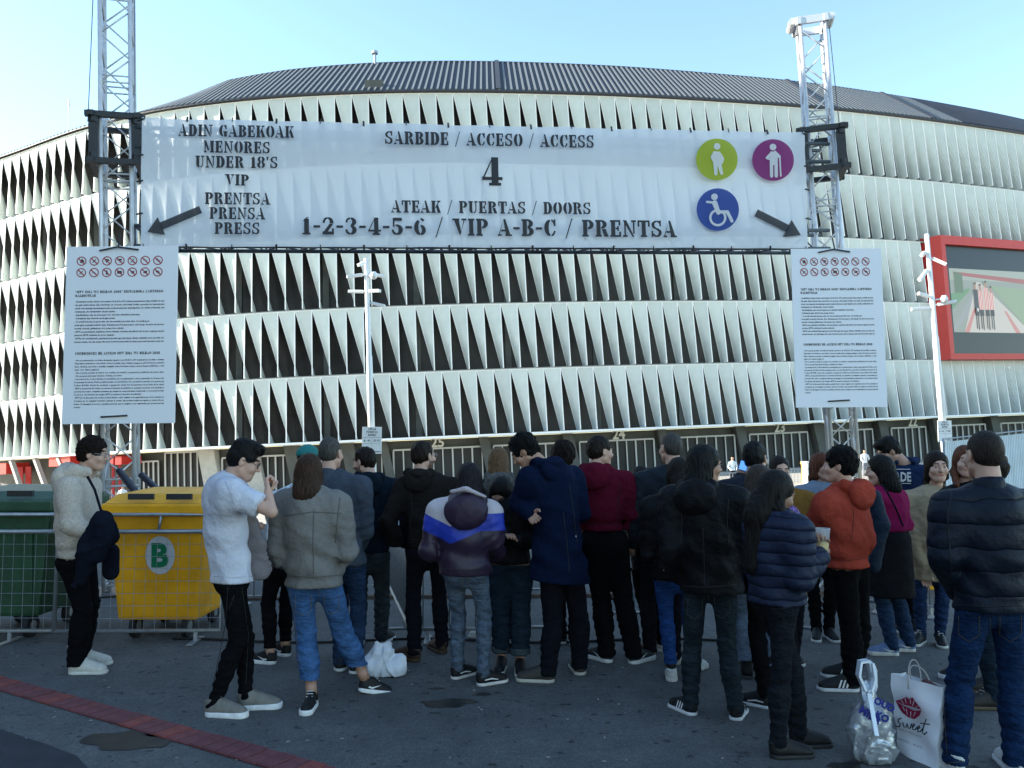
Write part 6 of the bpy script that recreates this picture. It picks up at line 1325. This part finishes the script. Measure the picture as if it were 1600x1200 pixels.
p_brownhair = person(dict(label='woman with auburn hair and glasses in a grey blue top beyond the red hoodie', ground=(1283, 995), yaw=200, hyaw=158, head=(1285, 730), chest=(1280, 772), hip=(1282, 870), fem=True, fl=(1292, 995, 180), fr=(1276, 995, 200), hair='bob', haircol=(.09, .028, .014), glasses='dark', al='front', ar='front', top=dict(name='greyblue_top', col=(.16, .20, .26), hem=872, loose=1.05), legs=legs('black_slim', BLACK, slim=True)))
p_red = person(dict(label='man with curly black hair in a brick red hoodie and black trousers, back to us', ground=(1330, 1080), yaw=-40, hyaw=-62, head=(1311, 728), chest=(1312, 786), hip=(1322, 878), sw=.38, fl=(1342, 1080, -84), fr=(1345, 1060, -78), flk=(1330, 985), frk=(1345, 980),
    al=((1266, 832, .04), (1250, 822, .10), 'relax'), ar=((1352, 838, -.05), (1345, 868, .15)), hair='afro', haircol=HAIR_BLACK, bulk=1.14, top=dict(name='brick_hoodie', col=(.33, .050, .030), hem=886, hood=1.15, loose=1.12, rib=True, part='hoodie'), legs=legs('black_loose', BLACK, ease=1.1, fold=.008), shoe=shoe('black_stripes', 'low', BLACK, (.62, .62, .62), mark='bars')))
p_mag = person(dict(label='woman with a black bob, magenta top and pale blue trainers', ground=(1410, 1022), yaw=-32, hyaw=-66, nod=5, head=(1374, 736), chest=(1383, 780), hip=(1390, 868), fem=True, fl=(1404, 1024, -84), fr=(1430, 1018, -82), hair='bob', haircol=HAIR_BLACK, al='front', ar=((1412, 822, -.02), (1404, 850, .1)), bulk=1.05,
    top=dict(name='magenta_knit', col=(.22, .010, .065), hem=829, loose=1.08, part='top'), legs=legs('navy_jeans', (.012, .022, .05), 'denim', skirt=.32), shoe=shoe('pale_blue', 'run', (.12, .19, .34), (.60, .57, .52), mark='tick')))
p_ade = person(dict(label='tall boy in a navy hoodie with white letters, head bowed to the left', ground=(1405, 984), yaw=-160, hyaw=-78, nod=32, head=(1390, 706), chest=(1412, 742), hip=(1408, 855), fl=(1420, 984, 180), fr=(1398, 984, 180), hair='quiff', haircol=HAIR_BLACK, skin='mid', al='front', ar='front', bulk=1.08, top=dict(name='navy_hoodie', col=(.012, .024, .066), hem=862, hood=1.0, loose=1.12, part='hoodie'), legs=legs('black_trouser', BLACK)))
p_beige = person(dict(label='young woman in a beige trench coat facing the camera, hair tied back', ground=(1450, 1003), yaw=196, hyaw=190, nod=3, head=(1464, 730), chest=(1452, 782), hip=(1455, 884), fem=True, hs=1.10, sw=.36, fl=(1468, 1004, 200), fr=(1442, 1003, 222),
    ar=((1426, 845, -.02), (1441, 892, -.06), 'relax'), al='front', hair='long', haircol=HAIR_DARK, hairlen=.20, hairoff=(-.05, 0, 0), bulk=1.06, top=dict(name='beige_cotton', col=(.30, .235, .155), hem=906, loose=1.1, collar=.8, fold=.007, part='coat'), legs=legs('blue_jeans2', (.014, .030, .075), 'denim', slim=True), shoe=shoe('black_laced', 'low', BLACK, (.55, .55, .5), lace=.5)))
p_sliver = person(dict(label='auburn haired woman almost hidden behind the head of the man in the puffer jacket', ground=(1535, 1046), yaw=200, hyaw=200, head=(1509, 722), chest=(1520, 775), hip=(1530, 880), fem=True, fl=(1545, 1046, 120), fr=(1520, 1060, -90), hair='long', haircol=(.10, .035, .018), hairlen=.2, hairfront=True, al='front', ar='front', top=dict(name='black_jacket', col=BLACK, kind='nylon', hem=890), legs=legs('black_slim', BLACK, slim=True), shoe=shoe('black_white_runner', 'run', BLACK, (.7, .7, .7))))
p_boots = person(dict(label='person in brown soled shoes seen between the legs of the man in the puffer jacket', ground=(1560, 1108), yaw=-60, hyaw=-60, head=(1545, 735), chest=(1550, 790), hip=(1560, 900), fl=(1566, 1108, -86), fr=(1568, 1084, -80), hair='short', haircol=HAIR_DARK, top=dict(name='charcoal_hoodie', col=(.016, .0135, .0125), hem=895), al='front', ar='front', legs=legs('dark_denim', (.012, .022, .035), 'denim'), shoe=shoe('dark_suede', 'low', (.018, .015, .013), (.075, .05, .03), lace=.3)))
p_puffm = person(dict(label='broad man with shaved hair in a quilted navy puffer jacket at the right edge', ground=(1545, 1212), yaw=-4, hyaw=-2, head=(1537, 712), chest=(1545, 795), hip=(1548, 930), sw=.43, fl=(1502, 1212, -6), fr=(1592, 1214, 12), flk=(1500, 1060), frk=(1580, 1060), hs=1.05, fine=.018,
    al=((1476, 868, -.03), (1500, 925, .2)), ar=((1622, 868, -.03), (1600, 925, .2)), hair='crew', haircol=(.020, .015, .012), skin='fair', bulk=1.20, top=dict(name='x', mat=puffer('ink', (.0065, .0105, .020), .118), hem=952, puff=.118, loose=1.16, collar=1.3, fold=.007), legs=legs('royal_denim', (.008, .024, .068), 'denim', fold=.009, ease=1.08), shoe=shoe('white_sneaker', 'low', (.6, .6, .6), (.6, .6, .6))))
p_cap = person(dict(label='person in a pale patterned top and teal cap behind the grey blouson woman', ground=(435, 1036), yaw=-45, hyaw=-20, head=(480, 722), chest=(458, 782), hip=(444, 880), fem=True, fl=(430, 1038, -72), fr=(452, 1026, -60), hair='short', haircol=HAIR_DARK, al=((432, 812, .0), (438, 856, .1)), ar='front', top=dict(name='x', mat=mat('pale_print', (.50, .54, .56), .5, var=.6, vscale=30, bump=.5, bscale=30), hem=868, loose=1.12), legs=legs('black_slim', BLACK, slim=True, cuff=.12), shoe=shoe('black_tick', 'run', BLACK, (.66, .66, .66), mark='tick')))
# ------------------------------------------------------------------ things carried, worn and lying about
def blob(name, prims, m, parent, base, h=.011, noise=(.006, 18), seed=3, planes=(), sm=1, ridge=None):
    P_ = np.array([p[0] for p in prims] + [p[1] for p in prims]); rr = max(max(p[2], p[3]) for p in prims)
    f = Field(P_.min(0) - rr - .06, P_.max(0) + rr + .06, h)
    for p in prims: f.cone(p[0], p[1], p[2], p[3], p[4] if len(p) > 4 else .03, 'u', p[5] if len(p) > 5 else None)
    f.noise(noise[0], noise[1], seed)
    if ridge: f.ridge(ridge[0], ridge[1], seed, 1.0)
    for pl in planes: f.plane(*pl)
    V, Q = f.mesh(); return link(name, mk_mesh(name, V - np.array(base), Q, m, None, sm), parent, None if parent else base)
def A3(px, py, Y): return np.array(at(px, py, Y))
FY = (0, 1, 0)
# dark jacket over the forearm, cross-body bag of the man in the sherpa hoodie
b = p_sherpa['base']; y = p_sherpa['Y'] - .30; dk = cloth('jacket_navy', (.008, .010, .018), 'cotton')
o = blob('jacket', [(A3(138, 846, y), A3(160, 822, y), .055, .065), (A3(160, 815, y), A3(168, 838, y + .05), .06, .07), (A3(140, 860, y), A3(128, 905, y + .05), .07, .045), (A3(160, 835, y), A3(150, 870, y), .07, .05)], dk, None, Vector(A3(150, 870, y)), noise=(.010, 14), ridge=(.02, 22)); tag(o, 'dark navy jacket draped over the forearm of the man in the sherpa hoodie', 'jacket')
y2 = p_sherpa['Y'] - .05; r = empty('shoulder_bag', A3(176, 905, y2)); tag(r, 'small black shoulder bag hanging at the front of the sherpa hoodie', 'bag')
o = blob('bag_body', [(A3(174, 862, y2), A3(173, 893, y2), .058, .062, .03, (FY, 1.5))], dk, r, A3(176, 905, y2), noise=(.003, 20))
m = MB(); m.tube([tuple(A3(*q) - A3(176, 905, y2)) for q in ((137, 745, y2 - .12), (148, 765, y2 - .17), (160, 805, y2 - .14), (172, 850, y2 - .05))], .010, 6); m.build('strap', dk, r)
# garment held by the man in the t-shirt
y = p_tee['Y'] - .02; o = blob('held_sweater', [(A3(392, 812, y), A3(402, 850, y), .035, .055, .02, (FY, 1.3)), (A3(402, 850, y), A3(406, 892, y), .045, .050, .02, (FY, 1.5)), (A3(392, 812, y), A3(386, 800, y), .035, .04)], cloth('dusty_pink', (.17, .15, .155)), None, Vector(A3(400, 890, y)), noise=(.008, 26), ridge=(.016, 30)); tag(o, 'dusty grey pink sweater held in front of the white t-shirt', 'sweater')
# things at the grey blouson woman's side: crumpled silvery bag
y = p_cap['Y'] - .12; o = blob('foil_bag', [(A3(432, 862, y), A3(437, 880, y), .05, .05), (A3(426, 872, y), A3(424, 880, y), .03, .03)], mat('foil', (.55, .60, .64), .3, metal=.5, var=.3, vscale=30, bump=1.0, bscale=40), None, Vector(A3(432, 885, y)), noise=(.014, 30)); tag(o, 'crumpled silvery bag hanging between the t-shirt man and the grey blouson woman', 'bag')
# teal cap
c = p_cap['head']; W = p_cap['W']; f = Field(c - .16, c + .19, .008); f.ell(W((0, -.015, .055)), np.eye(3), (.090, .108, .085)); f.plane(W((0, 0, .050)), (0, 0, -1)); f.cone(W((-.03, .10, .058)), W((.03, .10, .058)), .04, .04, .01, 'u', ((0, 0, 1), 4))
V, Q = f.mesh(); p_cap['child']('cap', V, Q, mat('teal_cap', (.01, .16, .15), .7))
# strap of the magenta top
P = p_mag; m = MB(); y = P['Y'] - .20; m.tube([tuple(A3(*q) - P['base']) for q in ((1378, 757, y + .06), (1386, 768, y - .02), (1400, 795, y - .03), (1411, 822, y + .02))], .008, 6); m.build('strap', cloth('jacket_navy', BLACK), P['o'])
# jacket carried on the red hoodie man's far side
o = blob('carried_jacket', [(A3(1366, 775, 6.35), A3(1376, 820, 6.35), .05, .06), (A3(1376, 820, 6.35), A3(1366, 885, 6.35), .06, .05)], cloth('slate2', (.012, .022, .040), 'nylon'), None, Vector(A3(1370, 890, 6.35)), noise=(.012, 16)); tag(o, 'dark slate jacket held between the red hoodie and the magenta top', 'jacket')
# letters on the navy hoodie
P = p_ade; y = P['Y'] - .21; m = MB(); wht = mat('letter_white', (.6, .6, .6), .7)
V, Fc = plain_text('ADE', .115, 2, .004); x0 = A3(1397, 752, y)
m.mesh([(x0[0] + v[0] * .72 - P['base'][0], x0[1] - .012 - P['base'][1] + v[0] * .1, x0[2] + v[1] - P['base'][2]) for v in V], Fc)
for zz in (-.022, .105): m.poly([tuple(x0 - P['base'] + np.array(q)) for q in ((-.0, -.012, zz), (.15, .0, zz), (.15, .0, zz + .006), (0, -.012, zz + .006))])
m.build('lettering', wht, P['o'])
# cup with beer
P = p_puffg; c = A3(1284, 849, P['Y'] - .04); r = empty('plastic_cup', c - np.array([0, 0, .075])); tag(r, 'clear plastic cup of beer in the hands of the navy puffer girl', 'cup')
clear = mat('clear_plastic', (.85, .88, .9), .12, spec=.5); clear.node_tree.nodes['Principled BSDF'].inputs['Alpha'].default_value = .32
m = MB(); m.tube([(0, 0, 0), (0, 0, .002), (.004, 0, .155)], [.028, .030, .042], 20, caps=False); m.build('cup_wall', clear, r, smooth=True)
m = MB(); m.tube([(0, 0, .004), (.002, 0, .085)], [.027, .034], 20); m.build('beer', mat('beer', (.75, .48, .01), .25, spec=.5), r, smooth=True)
m = MB(); m.tube([(.004 + .042 * math.cos(t), .042 * math.sin(t), .155) for t in np.linspace(0, 2 * math.pi, 21)], .002, 5, caps=False); m.build('rim', clear, r, smooth=True)
# phone
r = empty('phone', A3(1167, 729, p_phone['Y'] - .02)); tag(r, 'mobile phone with a bright blue screen held up in the crowd', 'phone'); m = MB(); m.box(-.068, -.004, -.036, .068, .004, .036)
o = m.build('phone_body', M_BLACKST, r, bevel=.003); m = MB(); m.poly([(-.063, -.0055, -.032), (.063, -.0055, -.032), (.063, -.0055, .032), (-.063, -.0055, .032)]); ms = mat('phone_screen', (.02, .03, .05), .3); ms.node_tree.nodes['Principled BSDF'].inputs['Emission Color'].default_value = (.10, .30, .85, 1); ms.node_tree.nodes['Principled BSDF'].inputs['Emission Strength'].default_value = .5; m.build('screen', ms, r); r.rotation_euler = (.2, .25, .3)
# white plastic bag on the ground
y = gp(603, 1056).y; b0 = Vector(gp(603, 1056)); pw = mat('white_plastic_film', (.66, .69, .76), .35, var=.06, vscale=12, bump=.7, bscale=22, spec=.5)
o = blob('plastic_bag', [(A3(588, 1040, y), A3(620, 1042, y + .02), .078, .070), (A3(596, 1022, y), A3(604, 1018, y), .062, .045), (A3(583, 1034, y), A3(590, 1026, y), .05, .04), (A3(628, 1030, y), A3(622, 1040, y), .035, .05), (A3(592, 1010, y), A3(597, 1020, y), .020, .03)], pw, None, b0, h=.007, noise=(.012, 24), ridge=(.022, 36), planes=[((0, 0, .004), (0, 0, -1))]); tag(o, 'knotted white plastic bag lying on the asphalt behind the kicked out foot', 'plastic bag')
# silver and blue plastic bag, white paper bag
y = gp(1372, 1190).y; b0 = np.array(gp(1368, 1190)); r = empty('shopping_bag', b0); tag(r, 'clear and silver plastic bag with blue print, standing left of the paper bag', 'shopping bag')
sil = mat('silver_film', (.42, .45, .48), .24, metal=.45, var=.45, vscale=16, bump=1.0, bscale=26); 
o = blob('bag_body', [(A3(1364, 1165, y), A3(1361, 1130, y), .105, .098, .03, (FY, 1.25)), (A3(1361, 1130, y), A3(1356, 1078, y), .096, .030, .03, (FY, 1.3)), (A3(1378, 1168, y), A3(1370, 1120, y), .06, .06, .03)], sil, r, b0, h=.007, noise=(.008, 30), ridge=(.018, 44), planes=[((0, 0, .004), (0, 0, -1))])
film = mat('white_film', (.75, .80, .86), .35, bump=.6, bscale=30); m = MB()
for pts_ in (((1352, 1080), (1341, 1055), (1344, 1034), (1356, 1032), (1362, 1058), (1358, 1082)), ((1360, 1082), (1366, 1060), (1362, 1036), (1366, 1046), (1367, 1072), (1362, 1084))):
    q = [A3(px, py, y - .02 + .015 * k) - b0 for k, (px, py) in enumerate(pts_)]
    for k in range(len(q) - 1): m.bar(tuple(q[k]), tuple(q[k + 1]), .012, .045, up=(0, 1, 0))
m.build('handle', film, r); m = MB(); m.bar(tuple(A3(1358, 1084, y - .06) - b0), tuple(A3(1370, 1150, y - .17) - b0), .022, .006, up=(0, 1, 0)); m.build('fold', film, r)
blu = mat('bag_blue', (.010, .02, .20), .4)
for txt, px, py, sz, ang, yy in (('MILA', 1341, 1112, .055, -.55, -.098), ('OUD', 1364, 1098, .050, -.45, -.088), ('KO', 1366, 1120, .050, -.45, -.098)):
    V, Fc = plain_text(txt, sz, 2, .003); p = A3(px, py, y + yy) - b0; m = MB(); m.mesh([(p[0] + v[0] * math.cos(ang) - v[1] * math.sin(ang), p[1] + .0, p[2] + v[0] * math.sin(ang) + v[1] * math.cos(ang)) for v in V], Fc); m.build('print', blu, r)
def paper_bag():
    BL = gp(1404, 1174); BR = gp(1462, 1203); TL_ = at(1391, 1052, BL.y - .01); TR_ = at(1472, 1074, BR.y + .005); d = (BR - BL).normalized(); n = Vector((-d.y, d.x, 0)); dp = .13
    if n.y < 0: n = -n
    o0 = Vector(BL); r = empty('paper_bag', o0); tag(r, 'white paper carrier bag with red lips and the word sweet, by the puffer man', 'paper bag')
    nx, nz = 12, 14; m = MB(); pap = mat('white_paper', (.78, .79, .83), .7, var=.05, vscale=6, bump=.5, bscale=9, spec=.2)
    def fr(u, v, back=0):
        p = BL.lerp(BR, u).lerp(TL_.lerp(TR_, u), v) + n * (dp * back * (1 - .25 * v)); return p - n * (.010 * math.sin(u * 5 + v * 6) * math.sin(math.pi * u) + .006 * math.sin(v * 17 + u * 3)) - o0
    for back in (0, 1):
        b = len(m.v)
        for j in range(nz + 1):
            for i in range(nx + 1): m.v.append(fr(i / nx, j / nz, back) + (Vector((0, 0, -.012)) if back and j == nz else Vector()))
        for j in range(nz):
            for i in range(nx): q = b + j * (nx + 1) + i; m.f.append((q, q + 1, q + nx + 2, q + nx + 1)); m.m.append(0)
    for u in (0, 1):
        for j in range(nz):
            a, b_ = fr(u, j / nz), fr(u, (j + 1) / nz); c, d_ = fr(u, (j + 1) / nz, 1), fr(u, j / nz, 1); mid1 = (a + d_) / 2 + (d * .02 if u == 0 else -d * .02); mid2 = (b_ + c) / 2 + (d * .02 if u == 0 else -d * .02); m.poly([a, b_, mid2, mid1]); m.poly([mid1, mid2, c, d_])
    m.poly([fr(0, 0), fr(1, 0), fr(1, 0, 1), fr(0, 0, 1)]); m.build('bag_body', pap, r, smooth=True)
    for back, (x0, x1, xt, yt) in enumerate(((1419, 1439, 1429, 1031), (1424, 1454, 1432, 1040))):
        Yh = (BL.y + BR.y) / 2 + back * .08; mm = MB(); A_ = at(x0, 1062, Yh); B_ = at(x1, 1070, Yh); T_ = at(xt, yt, Yh); P_ = [A_.lerp(B_, .5 - .5 * math.cos(t)) + (T_ - A_.lerp(B_, .5)) * math.sin(t) ** .7 - o0 for t in np.linspace(0, math.pi, 15)]
        mm.tube([A_ + Vector((0, 0, -.05)) - o0] + P_ + [B_ + Vector((0, 0, -.05)) - o0], .0035, 6); mm.build('handle', mat('paper_cord', (.45, .42, .40), .8), r, smooth=True)
    mm = blob('tissue', [(np.array(BL.lerp(BR, .5) + n * .075 + Vector((0, 0, .385))), np.array(BL.lerp(BR, .75) + n * .075 + Vector((0, 0, .375))), .032, .03)], mat('tissue_brown', (.10, .035, .03), .7), r, o0, noise=(.01, 40))
    def fp(px, py, e=.004):     # picture point on the bag's front plane
        nn = (BR - BL).cross(TL_ - BL).normalized(); q = ray(px, py); p = CAM + q * ((BL - CAM).dot(nn) / q.dot(nn)); nn = nn if nn.y < 0 else -nn; return p + nn * (e + .012) - o0
    lips = mat('lip_print', (.28, .008, .045), .6); m = MB(); cx, cy = 1424, 1107
    up_ = [(-21, -13), (-12, -15), (-4, -19), (0, -16), (6, -18), (13, -8), (20, 1), (10, -2), (0, -5), (-10, -7)]
    lo_ = [(-21, -13), (-10, -6), (-1, -2), (9, 3), (20, 2), (17, 10), (9, 16), (-1, 13), (-10, 6), (-15, -1)]
    for pl in (up_, lo_): m.poly([fp(cx + x, cy + y_) for x, y_ in pl][::-1])
    g = m.build('lips_print', lips, r); m = MB()
    for x, y_, dx, dy in ((-12, -14, 4, 6), (-6, -17, 2, 8), (2, -15, 1, 7), (8, -13, -2, 8), (-10, -4, 4, 7), (-4, 0, 2, 9), (3, 4, 0, 9), (10, 5, -3, 7), (14, -5, -4, 3)):
        m.poly([fp(cx + x, cy + y_, .006), fp(cx + x + 1.2, cy + y_, .006), fp(cx + x + dx + .6, cy + y_ + dy, .006), fp(cx + x + dx, cy + y_ + dy, .006)])
    m.build('lip_lines', pap, g)
    ink = M_INK; strokes = [[(1407, 1119), (1403, 1121), (1402, 1125), (1405, 1128), (1405, 1132), (1401, 1133), (1398, 1131)], [(1409, 1126), (1411, 1133), (1414, 1134), (1416, 1128), (1418, 1135), (1421, 1135), (1423, 1128)], [(1424, 1134), (1428, 1131), (1427, 1128), (1424, 1131), (1425, 1137), (1429, 1137), (1432, 1133)], [(1432, 1137), (1436, 1134), (1435, 1131), (1432, 1134), (1433, 1141), (1437, 1140), (1441, 1135)], [(1446, 1121), (1442, 1132), (1440, 1142), (1443, 1145), (1447, 1141)], [(1437, 1127), (1443, 1128), (1451, 1129)]]
    for s_ in strokes:
        m = MB(); m.tube([fp(x + 5, y_ + 2, .003) for x, y_ in s_], .0033, 5); m.build('handwriting', ink, r, smooth=True)
    V, Fc = plain_text('moda y complementos', .02, 1); xm = max(v[0] for v in V); a, b_, c = fp(1408, 1139), fp(1444, 1152), fp(1408, 1135); m = MB(); m.mesh([a + (b_ - a) * (v[0] / xm) + (c - a).normalized() * v[1] for v in V], Fc); m.build('lettering', mat('faint_pink', (.25, .12, .2), .7), r)
    V, Fc = plain_text('Avenida La Paz 1  -  941 00 22', .018, 1); xm = max(v[0] for v in V); a, b_, c = fp(1404, 1153), fp(1444, 1169), fp(1404, 1149); m = MB(); m.mesh([a + (b_ - a) * (v[0] / xm) + (c - a).normalized() * v[1] for v in V], Fc); m.build('lettering', ink, r)
paper_bag()
# specks of litter on the asphalt
m = MB(); r2 = random.Random(9)
for k in range(70):
    px, py = r2.uniform(0, 1600), r2.uniform(1010, 1195); p = gp(px, py); a = r2.uniform(0, 3); s_ = r2.uniform(.004, .011); m.bar(p + Vector((math.cos(a) * s_, math.sin(a) * s_, .004)), p - Vector((math.cos(a) * s_, math.sin(a) * s_, -.004)), s_ * .7, .004)
tag(m.build('litter', mat('litter', (.30, .29, .27), .8)), 'tiny pale scraps and cigarette ends scattered over the asphalt', 'litter', kind='stuff')
# people far off in front of the stadium
def far_person(px, Y, label, top, leg, s_=1.0, wide=1.0):
    x = (px - 800) / F * Y; z = ground_z(x, Y); b = np.array([x, Y, z]); f = Field(b + np.array([-.4, -.3, 0]), b + np.array([.4, .3, 1.85]), .03)
    for sx in (-1, 1): f.cone(b + (sx * .09, 0, .85), b + (sx * .11, 0, .05), .085, .055, .02)
    f.cone(b + (0, 0, .9), b + (0, 0, 1.35), .15, .17, .03, flat=((0, 1, 0), 1.5)); f.cone(b + (0, 0, 1.45), b + (0, 0, 1.5), .06, .06, .02); f.ell(b + (0, 0, 1.64), I3, (.085, .10, .12), .01)
    for sx in (-1, 1): f.cone(b + (sx * .2, 0, 1.38), b + (sx * .27, -.05, 1.1), .06, .05, .02); f.cone(b + (sx * .27, -.05, 1.1), b + (sx * .2, -.2, .95), .05, .04, .02)
    V, Q = f.mesh(); C = V[Q].mean(1)[:, 2] - z; mi = np.where(C > 1.5, 0, np.where(C > .88, 1, 2)); mi[C > 1.70] = 3
    o = link('person', mk_mesh('person', V - b, Q, [mat('skin_far', SKINS['mid'], .6), cloth(*top), cloth(*leg), cloth('far_hair', (.02, .015, .01))], mi), None, Vector(b)); tag(o, label, 'person', 'people far off before the stadium')
far_person(1143, 52, 'distant person in a white and pale blue vest standing before door row 23', ('far_white', (.6, .68, .72)), ('far_dark', (.03, .03, .04)))
far_person(1349, 55, 'distant person in white standing behind the right truss tower', ('far_white2', (.7, .7, .7)), ('far_grey', (.2, .2, .22)))
far_person(1372, 58, 'distant person in a dark coat near door 22', ('far_dark', (.03, .03, .04)), ('far_dark', (.03, .03, .04)))
far_person(196, 50, 'distant person in white seen through the left truss tower', ('far_white2', (.7, .7, .7)), ('far_dark', (.03, .03, .04)))
# yellow and white crowd-control blocks in front of the doors
def far_block(px, Y, w_, h_, m_, label, cat='block'):
    x = (px - 800) / F * Y; z = ground_z(x, Y); r = empty('event_block', (x, Y, z)); tag(r, label, cat); m = MB(); m.box(-w_ / 2, -.4, 0, w_ / 2, .4, h_); m.build('body', m_, r, bevel=.05); m = MB(); m.box(-w_ / 2 - .03, -.43, h_ - .12, w_ / 2 + .03, .43, h_ + .02); m.build('cap', m_, r)
far_block(1266, 50, 1.0, 1.25, M_YEL, 'yellow bin standing in the sun between the mustard coat and the auburn haired woman', 'bin'); far_block(1259, 49.5, .35, 1.3, M_WHITE, 'white post block beside the yellow bin in the sun', 'post')
far_block(12, 47, 1.5, 1.3, M_YEL, 'yellow bin in the sun at the left edge behind the green container', 'bin'); far_block(74, 49, .9, 1.1, M_YEL, 'small yellow bin in the sun just left of the sherpa hoodie', 'bin')

# pale lining of the plum hood
P = p_chev; y = P['Y'] - .20; blob('hood_lining', [(A3(707, 768, y), A3(728, 764, y - .02), .022, .026, .02, ((0, 0, 1), 1.6)), (A3(728, 764, y - .02), A3(757, 776, y), .026, .020, .02, ((0, 0, 1), 1.6))], mat('pale_lining', (.42, .36, .38), .7, bump=.4, bscale=20), P['o'], P['base'], noise=(.004, 40))

# ---- seams, pockets, hems and snaps on the nearest clothes
th = mat('stitching', (.12, .10, .07), .8); dkth = mat('dark_stitching', (.02, .02, .022), .8); gy = mat('grey_stitching', (.095, .088, .08), .8)
seam(p_grey, 'jacket', [[(446, 806), (486, 800), (534, 802)], [(441, 780), (448, 815), (452, 850)], [(531, 778), (527, 815), (524, 848)], [(432, 899), (490, 902), (546, 897)], [(490, 803), (489, 850), (490, 896)]], .0030, gy)
seam(p_grey, 'trousers', [[(500, 922), (497, 960), (505, 1050)], [(452, 922), (460, 960), (468, 1045)], [(539, 922), (556, 975), (580, 1040)], [(462, 930), (462, 955), (474, 962), (486, 955), (486, 930)], [(506, 930), (507, 953), (518, 960), (530, 952), (529, 930)]], .0022, th)
seam(p_tee, 'tshirt', [[(399, 806), (412, 790), (417, 772)], [(352, 752), (362, 775), (372, 800)], [(322, 899), (360, 903), (396, 900)]], .0025, mat('white_stitching', (.42, .42, .46), .9))
seam(p_tee, 'trousers', [[(356, 916), (352, 985), (332, 1075)], [(378, 918), (388, 990), (384, 1070)], [(338, 925), (342, 948), (358, 952), (366, 930)]], .0022, mat('black_stitching', (.02, .02, .022), .8))
seam(p_puffm, 'jacket', [[(1489, 762), (1480, 805), (1484, 860), (1487, 940)], [(1466, 944), (1540, 948), (1598, 945)]], .0040, mat('navy_seam', (.004, .006, .012), .7))
seam(p_puffm, 'trousers', [[(1498, 962), (1498, 992), (1514, 1003), (1530, 992), (1530, 962)], [(1562, 962), (1562, 992), (1578, 1003), (1595, 992), (1595, 962)], [(1547, 958), (1547, 1010)], [(1474, 975), (1474, 1080), (1480, 1180)], [(1505, 1190), (1480, 1192)]], .0024, mat('denim_thread', (.05, .04, .03), .8))
seam(p_blackj, 'jacket', [[(1098, 825), (1100, 870), (1101, 918)], [(1060, 915), (1100, 918), (1150, 914)], [(1062, 780), (1066, 815), (1064, 850)], [(1138, 780), (1136, 820), (1138, 855)]], .0030, dkth)
seam(p_blackj, 'trousers', [[(1075, 935), (1074, 960), (1086, 968), (1097, 958), (1098, 935)], [(1116, 935), (1116, 958), (1128, 966), (1140, 957), (1140, 935)], [(1107, 930), (1108, 952)]], .0022, mat('grey_thread', (.045, .05, .05), .8))
seam(p_coat, 'coat', [[(880, 800), (886, 850), (890, 895)], [(890, 760), (896, 800), (902, 850)]], .0030, dkth)
seam(p_chev, 'trousers', [[(700, 902), (700, 922), (711, 930), (722, 921), (722, 902)], [(732, 902), (733, 921), (744, 929), (755, 920), (755, 902)]], .0022, th)
seam(p_chev, 'jacket', [[(690, 888), (727, 891), (765, 888)]], .0030, dkth)
seam(p_maroon, 'hoodie', [[(912, 818), (942, 820), (974, 818)], [(970, 752), (966, 780), (964, 815)]], .0028, mat('maroon_seam', (.03, .003, .008), .8))
seam(p_brownhood, 'hoodie', [[(640, 842), (668, 845), (696, 842)], [(640, 760), (645, 790), (640, 830)], [(702, 760), (700, 790), (699, 830)]], .0026, dkth)
seam(p_red, 'hoodie', [[(1290, 872), (1322, 876), (1350, 872)], [(1332, 780), (1334, 810), (1330, 845)]], .0028, mat('red_seam', (.14, .02, .014), .8))
seam(p_longhair, 'jacket', [[(1037, 891), (1037.6, 891)], [(1045, 891), (1045.6, 891)]], .006, mat('snap', (.5, .5, .5), .4), 'snap')
seam(p_coat, 'coat', [[(820, 814), (820.6, 814)], [(899, 838), (899.6, 838)]], .006, mat('snap', (.5, .5, .5), .4), 'snap')
